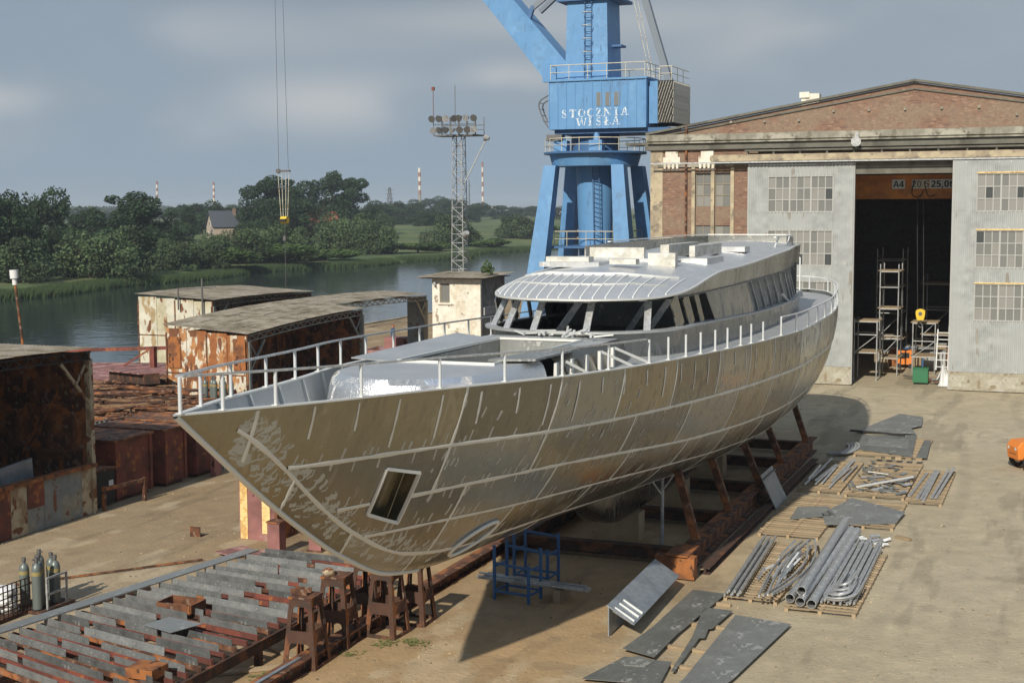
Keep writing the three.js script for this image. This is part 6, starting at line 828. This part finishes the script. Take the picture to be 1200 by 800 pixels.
  box3('scrap_plate', 'rusty plate underfoot of the worker beside the open shelter', 'plate', -49.5, -45, 0, 0.35, 93.5, 97, M.pinkPrimer); box3('pink_block', 'pink primed steel block standing in front of the worker', 'block', -46.2, -43.6, 0, 1.6, 91.2, 92.5, M.pinkPrimer); box3('blue_tarp_pack', 'blue wrapped pack on the scrap beside the shelter opening', 'pack', -41.9, -41.0, 2.0, 2.5, 74, 74.8, std({ c: [0.05, 0.2, 0.5], roughness: 0.6 })); box3('rust_stack', 'tall stack of rusty plates under the blue wrapped pack', 'stack', -42.0, -40.6, 0, 1.997, 73.7, 75.4, M.primer);
  const R = rng(41); for (let i = 0; i < 26; i++) { const x = -50 + 9 * R(), d = 78 + 18 * R(), a = R() * 3; tag(mesh('steel_scrap', barG([x, 0.1 + 0.4 * R(), d], [x + 2.4 * Math.cos(a) * R(), 0.15 + 0.7 * R(), d + 2.6 * Math.sin(a) * R() + 0.4], 0.15 + 0.3 * R(), 0.08 + 0.2 * R()), [M.rust, M.primer, M.pinkPrimer, M.rustDark][i % 4]), 'rusty steel scrap piece lying between shelters and white hut', 'scrap', 'scrap between shelters and hut'); }
}

// ------------------------------------------------------------------ slipway, cradle and what stands under the hull
const ibeam = (mb, p, q, w, h, tf = 0.04) => { const up = (a, y) => [a[0], a[1] + y, a[2]]; mb.bar(up(p, h - tf / 2), up(q, h - tf / 2), w, tf).bar(up(p, tf / 2), up(q, tf / 2), w, tf).bar(up(p, h / 2), up(q, h / 2), w * 0.2, h - 2 * tf - 0.004); return mb; };
{
  const t = thing('slipway_rail', 'long low steel slipway beam running under the seaward side of the yacht', 'rail'); ibeam(new MB(), [-16.75, 0, 24.5], [-16.75, 0, 66], 0.42, 0.34).build('beam', M.rust, t); new MB().bar([-16.75, 0.36, 24.5], [-16.75, 0.36, 28.4], 0.1, 0.03).build('rail_head', M.plateBlueGrey, t); for (let d = 26; d < 66; d += 2.2) new MB().box(-17.0, -16.5, 0, 0.03, d - 0.15, d + 0.15).build('sole_plate', M.rustDark, t);
  const c = thing('slipway_cradle', 'rusty steel slipway cradle with raking side struts carrying the yacht', 'cradle'); ibeam(new MB(), [-10.55, 0.05, 40], [-10.55, 0.05, 63], 0.5, 0.62).build('side_beam', M.rust, c); ibeam(new MB(), [-16.2, 0.05, 40.2], [-16.2, 0.05, 63], 0.4, 0.5).build('side_beam', M.rustDark, c);
  new MB().box(-11.2, -10.0, 0.05, 0.7, 39.6, 39.98).box(-10.9, -10.2, 0.672, 0.75, 39.6, 41).build('end_shoe', M.rustOrange, c);
  for (const d of [41.5, 47, 52.5, 58, 62.5]) ibeam(new MB(), [-16.0, 0.1, d], [-10.8, 0.1, d], 0.35, 0.4).build('cross_beam', M.rustDark, c);
  const hullAt = (n, d) => { let t = 0; while (halfB(d, t) < n && t < 1) t += 0.002; return keelH(d) + (sheerH(d) - keelH(d)) * t; };
  for (const d of [42, 46.5, 51.6, 56, 61.5]) for (const s of [1, -1]) { const n = 2.45; new MB().bar([CX + s * 3.05, s > 0 ? 0.67 : 0.55, d], [CX + s * n, hullAt(n, d) - 0.02, d], 0.2, 0.24).build('strut', s > 0 ? M.rust : M.rustDark, c); if (s > 0) new MB().bar([CX + 2.9, 0.7, d + 0.5], [CX + 2.7, 1.6, d], 0.1, 0.12).build('strut_stay', M.rustDark, c); }
  for (const d of [44, 50, 56]) { const b = new MB(); b.box(CX - 0.7, CX + 0.7, 0, 0.98, d - 0.35, d + 0.35); tag(b.build('keel_block', M.wood[2]), 'stacked timber keel block under the yacht keel', 'keel block', 'keel blocks under the yacht'); }
  const f = thing('long_bearer', 'low dark steel bearer lying beside the cradle on the open yard side', 'bearer'); ibeam(new MB(), [-9.9, 0, 40.5], [-9.9, 0, 60], 0.3, 0.22).build('beam', M.rustDark, f);
}
{ // aluminium prop with Y head
  const t = thing('support_prop', 'pale aluminium prop with branching head under the turn of the bilge', 'prop', null, [-11.95, 0, 43.1]); const top = 2.75; new MB().pipe([0, 0, 0], [0, top, 0], 0.06, 10).build('post', M.galv, t); new MB().bar([0, 1.9, 0], [0.75, top + 0.25, 0.1], 0.1, 0.05).build('arm', M.galv, t); new MB().bar([0, 1.75, 0], [-0.55, top + 0.05, -0.6], 0.08, 0.05).build('arm', M.galv, t); new MB().bar([0, 1.9, 0], [-0.25, top + 0.1, 0.5], 0.08, 0.05).build('arm', M.galv, t); new MB().box(-0.15, 0.15, 0, 0.02, -0.15, 0.15).build('foot', M.galv, t);
}
{ // blue racks
  const rk = (label, x, d, ry) => { const t = thing('steel_rack', label, 'rack', 'blue steel racks under the bow', [x, 0, d]); for (const sx of [-0.55, 0.55]) for (const sd of [-0.35, 0.35]) new MB().bar([sx, 0, sd], [sx, sx < 0 ? 1.55 : 1.1 + (sd > 0 ? 0.35 : 0), sd], 0.07, 0.07).build('upright', M.rackBlue, t); for (const [y, sd] of [[0.25, -0.35], [1.05, -0.35], [0.25, 0.35], [0.8, 0.35], [1.4, 0.35]]) new MB().bar([-0.55, y, sd], [0.55, y - (y > 1 ? 0.05 : 0), sd], 0.06, 0.06).build('rail', M.rackBlue, t); for (const sx of [-0.55, 0.55]) for (const y of [0.25, 0.95]) new MB().bar([sx, y, -0.35], [sx, y, 0.35], 0.05, 0.05).build('side_rail', M.rackBlue, t); t.rotation.y = ry; };
  rk('blue tubular steel rack standing in the bow shadow over the pipe bundle', -14.2, 36.1, -0.15); rk('blue tubular steel rack standing behind its twin near the slipway beam', -14.35, 38.0, -0.12);
  const R = rng(61); for (let i = 0; i < 14; i++) { const a = [-15.6 + 0.3 * R(), 0.1 + 0.05 * Math.floor(i / 5) + 0.42 * 0, 36.55 - 0.15 + 0.3 * R()], b = [-12.4 + 0.3 * R(), 0.08 + 0.05 * Math.floor(i / 5), 36.0 + 0.45 * R()]; tag(new MB().pipe([a[0], a[1] + 0.3, a[2]], [b[0], b[1] + 0.3, b[2]], 0.03, 6).build('thin_pipe', i % 3 ? M.galv : M.tubeAlu), 'thin aluminium pipe in the bundle lying through the blue rack', 'pipe', 'pipes through the blue rack'); }
  for (const x of [-15, -13]) box3('timber_bearer', 'short timber bearer under the bundle of thin pipes', 'timber', x - 0.1, x + 0.1, 0, 0.36, 36, 36.9, M.wood[0], 'bearers under the thin pipes');
}
// ------------------------------------------------------------------ plates, pallets and profiles on the open yard
function batten(x0, d0, x1, d1) { tag(mesh('timber_batten', barG([x0, 0.045, d0], [x1, 0.045, d1], 0.12, 0.08), M.wood[Math.floor(hash(Math.round(x0 * 10), Math.round(d0 * 10), 1) * 3)]), 'timber batten laid on the ground under aluminium plates', 'batten', 'battens under the plates'); }
[[-10, 33.4, -7.0, 33.1], [-10, 32.0, -7.2, 31.8], [-9.6, 35.4, -6.9, 35.2], [-9.5, 37.6, -8.4, 37.4]].forEach(a => batten(...a));
const plate = (pts, y, m, label) => tag(mesh('aluminium_plate', plateG(pts, y, 0.014), m), label, 'plate');
plate([[-9.82, 34.35], [-9.73, 38.4], [-8.75, 38.3], [-9.04, 34.3]], 0.10, M.plateDark[0], 'mottled dark aluminium plate beside the bent grey channel plate');
plate([[-10.0, 32.5], [-9.82, 34.3], [-9.04, 34.28], [-9.08, 32.1]], 0.12, M.plateDark[0], 'mottled dark aluminium plate butting the end of a longer plate');
plate([[-10.25, 30.1], [-9.8, 31.98], [-8.62, 32.0], [-8.45, 30.3]], 0.09, M.plateDark[0], 'dark aluminium plate with a small bright sheet on it');
plate([[-9.85, 31.6], [-9.5, 32.1], [-9.0, 31.9], [-9.1, 31.4], [-9.6, 31.3]], 0.11, M.plateDark[1], 'small bright edged sheet lying on a dark plate');
plate([[-9.01, 36.76], [-8.2, 36.72], [-8.33, 34.95], [-8.42, 34.9], [-8.33, 34.11], [-8.45, 34.05], [-8.39, 32.3], [-8.37, 31.3], [-8.45, 31.3], [-8.65, 34.14]], 0.10, M.plateDark[0], 'narrow tapering jagged aluminium plate between two broad plates');
plate([[-8.04, 36.36], [-6.5, 36.04], [-6.96, 31.3], [-7.3, 29.5], [-8.2, 29.3], [-8.03, 30.9]], 0.10, M.plateDark[1], 'broad mottled aluminium plate beside the tapering jagged plate');
{ const t = thing('channel_plate', 'blue grey folded channel plate standing on edge near the cradle shoe', 'plate'); const P = [[-10.75, 0.02], [-10.72, 0.62], [-10.1, 0.72], [-9.85, 0.05]]; mesh('web', barG([-10.4, 0.62, 33.6], [-10.55, 0.62, 38.6], 0.85, 0.03, 0.55), M.plateBlueGrey, t); mesh('flange', barG([-10.72, 0.42, 33.6], [-10.9, 0.42, 38.6], 0.03, 0.8), M.plateBlueGrey, t); for (const d of [33.75, 34.15, 34.5]) mesh('rib', barG([-10.62, 0.72, d], [-10.1, 0.42, d], 0.03, 0.14), M.white, t); }
{ const t = thing('leaning_plate', 'square dull plate leaning against the cradle side beam', 'plate'); mesh('sheet', barG([-9.95, 0.62, 50.2], [-9.95, 0.62, 52.3], 0.03, 1.35, -0.45), M.plateDark[1], t); mesh('stiffener', barG([-10.12, 1.1, 50.2], [-10.12, 1.1, 52.3], 0.08, 0.04), M.plateDark[0], t); }
function pallet(x0, x1, d0, d1, label, gap = 0.17, sw = 0.1) {
  const t = thing('timber_pallet', label, 'pallet', 'timber pallets on the yard'); const nb = Math.max(2, Math.round((x1 - x0) / 0.9) + 1);
  for (let i = 0; i < nb; i++) { const x = lerp(x0 + 0.05, x1 - 0.05, i / (nb - 1)); new MB().box(x - 0.05, x + 0.05, 0, 0.1, d0, d1).build('bearer', M.wood[2], t); }
  let k = 0; for (let d = d0; d < d1 - sw; d += gap + sw) new MB().box(x0 - 0.02 * (k % 3), x1 + 0.015 * (k % 2), 0.102, 0.128, d, d + sw).build('slat', M.wood[k++ % 3], t); return t;
}
pallet(-8.75, -7.25, 38.0, 45.0, 'timber pallet under the bundle of light curved profiles'); pallet(-6.95, -5.05, 37.5, 44.6, 'timber pallet under large pipes and bent frames'); pallet(-9.45, -7.45, 46.0, 52.8, 'empty slatted timber pallet beside the cradle', 0.2, 0.11); pallet(-7.3, -5.3, 48.2, 52.6, 'timber pallet mostly covered by one broad dark plate'); pallet(-9.5, -7.9, 53.7, 60.4, 'timber pallet with aluminium angles beside the cradle beam'); pallet(-7.7, -5.5, 53.4, 60.8, 'timber pallet covered with small aluminium offcuts'); pallet(-5.4, -4.1, 52.8, 59.6, 'timber pallet carrying a few long aluminium bars at the open side'); pallet(-8.6, -5.7, 62.2, 67.5, 'timber pallet under stacked dark plates');
{
  const R = rng(991);
  const prof = (p, q, w, h, m, label, grp, roll) => tag(mesh('aluminium_profile', barG(p, q, w, h, roll || 0), m), label, 'profile', grp);
  for (let i = 0; i < 9; i++) { const x = -8.72 + 0.055 * i; prof([x + 0.02, 0.17 + 0.06 * (i % 3), 37.9 + 0.2 * R()], [x - 0.35, 0.17 + 0.06 * (i % 3), 45.0 - 0.5 * R()], 0.05, 0.08, M.tubeAlu, 'straight aluminium profile at the edge of the light bundle pallet', 'straight profiles on the light bundle pallet'); }
  for (let i = 0; i < 22; i++) { const x = -8.2 + 0.85 * R(), d = 38.2 + 4.6 * R(), l = 0.8 + 1.6 * R(); prof([x, 0.18 + 0.15 * R(), d], [x - 0.15 + 0.3 * R(), 0.2 + 0.2 * R(), Math.min(45, d + l)], 0.06, 0.03, i % 5 ? M.tubeAlu : M.white, 'short aluminium offcut strewn on the light bundle pallet', 'offcuts on the light bundle pallet', R()); }
  for (let i = 0; i < 4; i++) { const pts = []; for (let k = 0; k <= 6; k++) { const u = k / 6; pts.push([-7.75 + 0.12 * i + 0.45 * Math.sin(u * 3.1) * (i % 2 ? 1 : -0.5) + 0.1, 0.36 + 0.03 * i, 37.5 + 6.8 * u]); } tag(mesh('curved_profile', sweep(pts, 0.05, 0.07), M.tubeAlu), 'long bowed aluminium profile lying on the light bundle pallet', 'profile', 'bowed profiles on the light bundle'); }
  for (let i = 0; i < 4; i++) { const x = -6.8 + 0.27 * (i % 3) + (i > 2 ? 0.14 : 0), y = 0.265 + (i > 2 ? 0.23 : 0); const g = new THREE.CylinderGeometry(0.13, 0.13, 9.2, 18, 1, true), g2 = new THREE.CylinderGeometry(0.115, 0.115, 9.2, 18, 1, true), rg = new THREE.RingGeometry(0.115, 0.13, 18); g.rotateX(Math.PI / 2); g2.rotateX(Math.PI / 2); const r2 = rg.clone(); rg.translate(0, 0, 4.6); r2.translate(0, 0, -4.6); const gg = mergeGeometries([g, g2, rg, r2].map(q => norm(q)), false); gg.rotateY(0.012 * (i - 1.5)); gg.translate(x, y, -(37.5 + 4.6 + 0.5 * R())); tag(mesh('large_pipe', gg, M.tubeAlu), 'large aluminium pipe with open end on the pipe pallet', 'pipe', 'large pipes on the pipe pallet'); }
  for (let i = 0; i < 11; i++) { const x = -6.05 + 0.085 * i; prof([x, 0.2 + 0.05 * (i % 2), 38 + 0.3 * R()], [x - 0.1, 0.2 + 0.05 * (i % 2), 46.2 - 1.5 * R()], 0.06, 0.07, M.tubeAlu, 'slim aluminium profile beside the large pipes', 'slim profiles beside the large pipes'); }
  for (let i = 0; i < 10; i++) { const pts = [], r = 0.16 + 0.05 * (i % 7), cx = -5.62 + 0.05 * (R() - 0.5), cd = 38.6 + 0.5 * Math.floor(i / 7) + 0.25 * R(), leg = 0.8 + 1.4 * R(), y = 0.17 + 0.05 * (i % 4) + 0.08 * Math.floor(i / 7); pts.push([cx - r, y, cd + leg]); for (let k = 0; k <= 8; k++) { const a = Math.PI * k / 8; pts.push([cx - r * Math.cos(a), y + 0.02 * k, cd - r * 1.3 * Math.sin(a)]); } pts.push([cx + r, y + 0.16, cd + leg * 0.6]); tag(mesh('bent_bar', tubeG(pts, 0.028 + 0.016 * (i % 3), 40, 7), i % 3 ? M.tubeAlu : M.galv), 'bent aluminium bar hooked among others on the pipe pallet', 'bar', 'bent bars on the pipe pallet'); }
  for (let i = 0; i < 16; i++) { const x = -6.55 + 1.25 * R(), d = 45.5 + 1.2 * R(); prof([x, 0.06 + 0.1 * R(), d], [x + 0.5 * R(), 0.1 + 0.1 * R(), d + 0.6 * R() - 0.2], 0.08, 0.03, i % 3 ? M.tubeAlu : M.white, 'bright aluminium offcut in the small heap between pallets', 'offcuts in the small heap', R()); }
  for (let i = 0; i < 60; i++) { const x = -7.6 + 2.0 * R(), d = 53.6 + 6.6 * R(), a = R() * 3.14, l = 0.3 + 0.9 * R(); prof([x, 0.15 + 0.05 * R(), d], [clamp(x + l * Math.cos(a), -7.75, -5.5), 0.16 + 0.08 * R(), d + l * Math.sin(a) * 0.9], 0.05 + 0.12 * R(), 0.02, i % 7 ? M.plateDark[i % 2] : M.galv, 'small aluminium offcut spread over the offcuts pallet', 'offcuts spread on the pallet', R() * 0.4); }
  for (let i = 0; i < 10; i++) { const x = -9.45 + 1.4 * R(); prof([x, 0.17 + 0.06 * R(), 53.6 + 2 * R()], [x + 0.3 * (R() - 0.3), 0.18 + 0.08 * R(), 58 + 2.6 * R()], 0.07, 0.05, i % 4 ? M.tubeAlu : M.galv, 'long aluminium angle lying on the pallet by the cradle', 'angles on the cradle side pallet', R()); }
  for (let i = 0; i < 6; i++) { const x = -5.3 + 0.19 * i; prof([x + 0.15 - 0.25 * R(), 0.16, 52.6 + R()], [x + 0.25 * R(), 0.17 + 0.03 * i, 59.4 - R()], 0.1, 0.04, M.tubeAlu, 'long aluminium bar on the open side pallet', 'long bars on the open side pallet'); }
  prof([-7.3, 0.32, 53.9], [-5.5, 0.34, 56.6], 0.08, 0.05, M.white, 'bright white bar laid across the offcuts pallet');
  for (let i = 0; i < 4; i++) { const pts = []; for (let k = 0; k <= 8; k++) { const a = lerp(-0.3, 2.6, k / 8); pts.push([-9.55 + 0.9 * Math.sin(a) * 0.6 + 0.14 * i, 0.1 + 0.02 * i, 62 + 3.2 * (1 - Math.cos(a)) * 0.5]); } tag(mesh('bent_tube', tubeG(pts, 0.06, 24, 7), M.galv), 'bent grey tube lying beside the stern struts', 'tube', 'bent tubes by the stern'); }
}
plate([[-7.5, 47.8], [-7.9, 49.5], [-7.3, 52.6], [-5.18, 50.8], [-5.3, 48.8], [-6.6, 48.2]], 0.14, M.plateDark[1], 'broad dark plate with a cut corner covering a pallet');
plate([[-8.8, 48.2], [-8.9, 50.3], [-7.9, 50.8], [-7.4, 49.4]], 0.14, M.plateDark[1], 'thin bent sheet lying on the empty slatted pallet');
plate([[-8.65, 63.4], [-8.9, 67.4], [-6.5, 68.3], [-6.1, 62.2]], 0.14, M.plateDark[0], 'large dark plate near the stern shadow on the yard');
plate([[-8.3, 64.6], [-8.5, 66.4], [-6.7, 66.8], [-6.5, 64.4]], 0.16, M.plateDark[1], 'smaller dark sheet lying on the large plate');
plate([[-9.44, 68.6], [-8.06, 75.3], [-6.82, 74.5], [-6.6, 71.5], [-7.0, 70.6], [-6.6, 68.9]], 0.10, M.plateDark[1], 'jagged dark sheet farthest out beside the stern shadow');
plate([[-6.05, 67.0], [-5.75, 67.1], [-5.5, 62.3], [-5.95, 62.2]], 0.12, M.plateDark[0], 'narrow dark plate beside the plate stack');
tag(mesh('black_bar', barG([-9.6, 0.2, 68.3], [-7.0, 0.22, 67.6], 0.15, 0.08), M.black), 'black bar lying across the stacked dark plates', 'bar');
tag(mesh('timber_offcut', barG([-5.1, 0.05, 47.3], [-4.6, 0.05, 47.0], 0.14, 0.09), M.wood[0]), 'small timber offcut alone on the open yard', 'timber');
for (let i = 0; i < 5; i++) tag(mesh('timber_offcut', boxG(-7.55 + i * 0.42, -7.3 + i * 0.42, 0.13, 0.24, 61.3, 61.6), M.wood[i % 3]), 'short timber block in the row beside the offcuts pallet', 'timber', 'timber blocks in a row');
{ // orange yard tractor, only its front shows
  const t = thing('yard_tractor', 'small orange yard tractor with black tyres on the open yard', 'tractor', null, [-1.15, 0, 62.0]); t.rotation.y = 0.5;
  const s = new THREE.Shape([[-0.9, 0.5], [-0.95, 0.95], [-0.8, 1.15], [0.3, 1.22], [0.55, 0.95], [1.6, 0.95], [1.6, 0.45]].map(q => new THREE.Vector2(...q))), g = new THREE.ExtrudeGeometry(s, { depth: 0.9, bevelSize: 0.05, bevelThickness: 0.05, bevelSegments: 2 }); g.translate(0, 0, -0.45); mesh('body', g, M.orange, t);
  for (const [x, r] of [[-0.45, 0.36], [1.15, 0.5]]) for (const sd of [-1, 1]) { const w = new THREE.TorusGeometry(r * 0.72, r * 0.3, 10, 20); w.translate(x, r, sd * 0.6); const tyre = mesh('wheel', w, M.black, t); new MB().pipe([x, r, sd * 0.6 - 0.1], [x, r, sd * 0.6 + 0.1], r * 0.5, 14).l.forEach(q => { const c = new THREE.CylinderGeometry(r * 0.5, r * 0.5, 0.2, 14); c.rotateX(Math.PI / 2); c.translate(x, r, sd * 0.6); mesh('hub', c, M.plaster, tyre); }); }
  new MB().box(-0.97, -0.93, 0.65, 0.95, -0.3, 0.3).build('grille', M.black, t); new MB().box(0.7, 1.25, 0.98, 1.12, -0.3, 0.3).box(1.2, 1.3, 1.12, 1.6, -0.3, 0.3).build('seat', M.black, t); const st = new THREE.TorusGeometry(0.2, 0.02, 6, 18); st.rotateY(Math.PI / 2); st.translate(0.5, 1.45, 0); mesh('steering_wheel', st, M.black, t); for (const sd of [-0.3, 0.3]) new MB().pipe([-1.0, 0.9, sd], [-0.96, 0.9, sd], 0.08, 10).build('headlight', M.white, t);
}
{ // crumbs, pebbles and weeds on the yard
  const R = rng(2024), g = new THREE.IcosahedronGeometry(0.03, 0), N = 2600, im = new THREE.InstancedMesh(g, std({ c: [0.3, 0.24, 0.16], roughness: 1 }), N), m4 = new THREE.Matrix4(), q = new THREE.Quaternion(), col = new THREE.Color();
  for (let i = 0; i < N; i++) { const x = -33 + 34 * R(), d = 24 + 62 * Math.pow(R(), 1.3), s = 0.35 + 1.3 * R() * R(); q.setFromEuler(new THREE.Euler(R() * 6, R() * 6, 0)); m4.compose(new THREE.Vector3(x, 0.004, -d), q, new THREE.Vector3(s * (1 + R()), s * 0.6, s)); im.setMatrixAt(i, m4); const v = 0.4 + 1.1 * R(); im.setColorAt(i, col.setRGB(v, v, v)); }
  im.name = 'grit'; im.userData = { kind: 'stuff', label: 'loose grit and crumbs scattered over the sandy yard', category: 'grit' }; scene.add(im);
  const bp = []; for (let i = 0; i < 12; i++) { const a = R() * 6.28, l = 0.1 + 0.1 * R(), r = 0.05 * R(); bp.push(r, 0, 0, r + 0.02, 0, 0.01, r + Math.cos(a) * l, l * 0.8, Math.sin(a) * l); } const bg = new THREE.BufferGeometry(); bg.setAttribute('position', new THREE.Float32BufferAttribute(bp, 3)); bg.computeVertexNormals();
  const K = 200, wm = new THREE.InstancedMesh(bg, std({ c: [0.12, 0.16, 0.04], roughness: 1 }), K); for (let i = 0; i < K; i++) { const c = [[-15.9, 31.1], [-15.3, 31.4], [-16.3, 30.0], [-15.0, 31.3], [-22.8, 30.9], [-17.4, 27.8]][i % 6], x = c[0] + 0.45 * (R() + R() - 1), d = c[1] + 0.4 * (R() + R() - 1), s = 0.25 + 0.4 * R(); q.setFromAxisAngle(new THREE.Vector3(0, 1, 0), R() * 6.28); m4.compose(new THREE.Vector3(x, 0, -d), q, new THREE.Vector3(s, s, s)); wm.setMatrixAt(i, m4); } wm.name = 'yard_weeds'; wm.userData = { kind: 'stuff', label: 'sparse green weeds growing at the foot of the trestles', category: 'weeds' }; scene.add(wm);
}

scene.traverse(o => { if (o.isMesh) { o.castShadow = true; o.receiveShadow = true; } });
renderer.render(scene, camera);
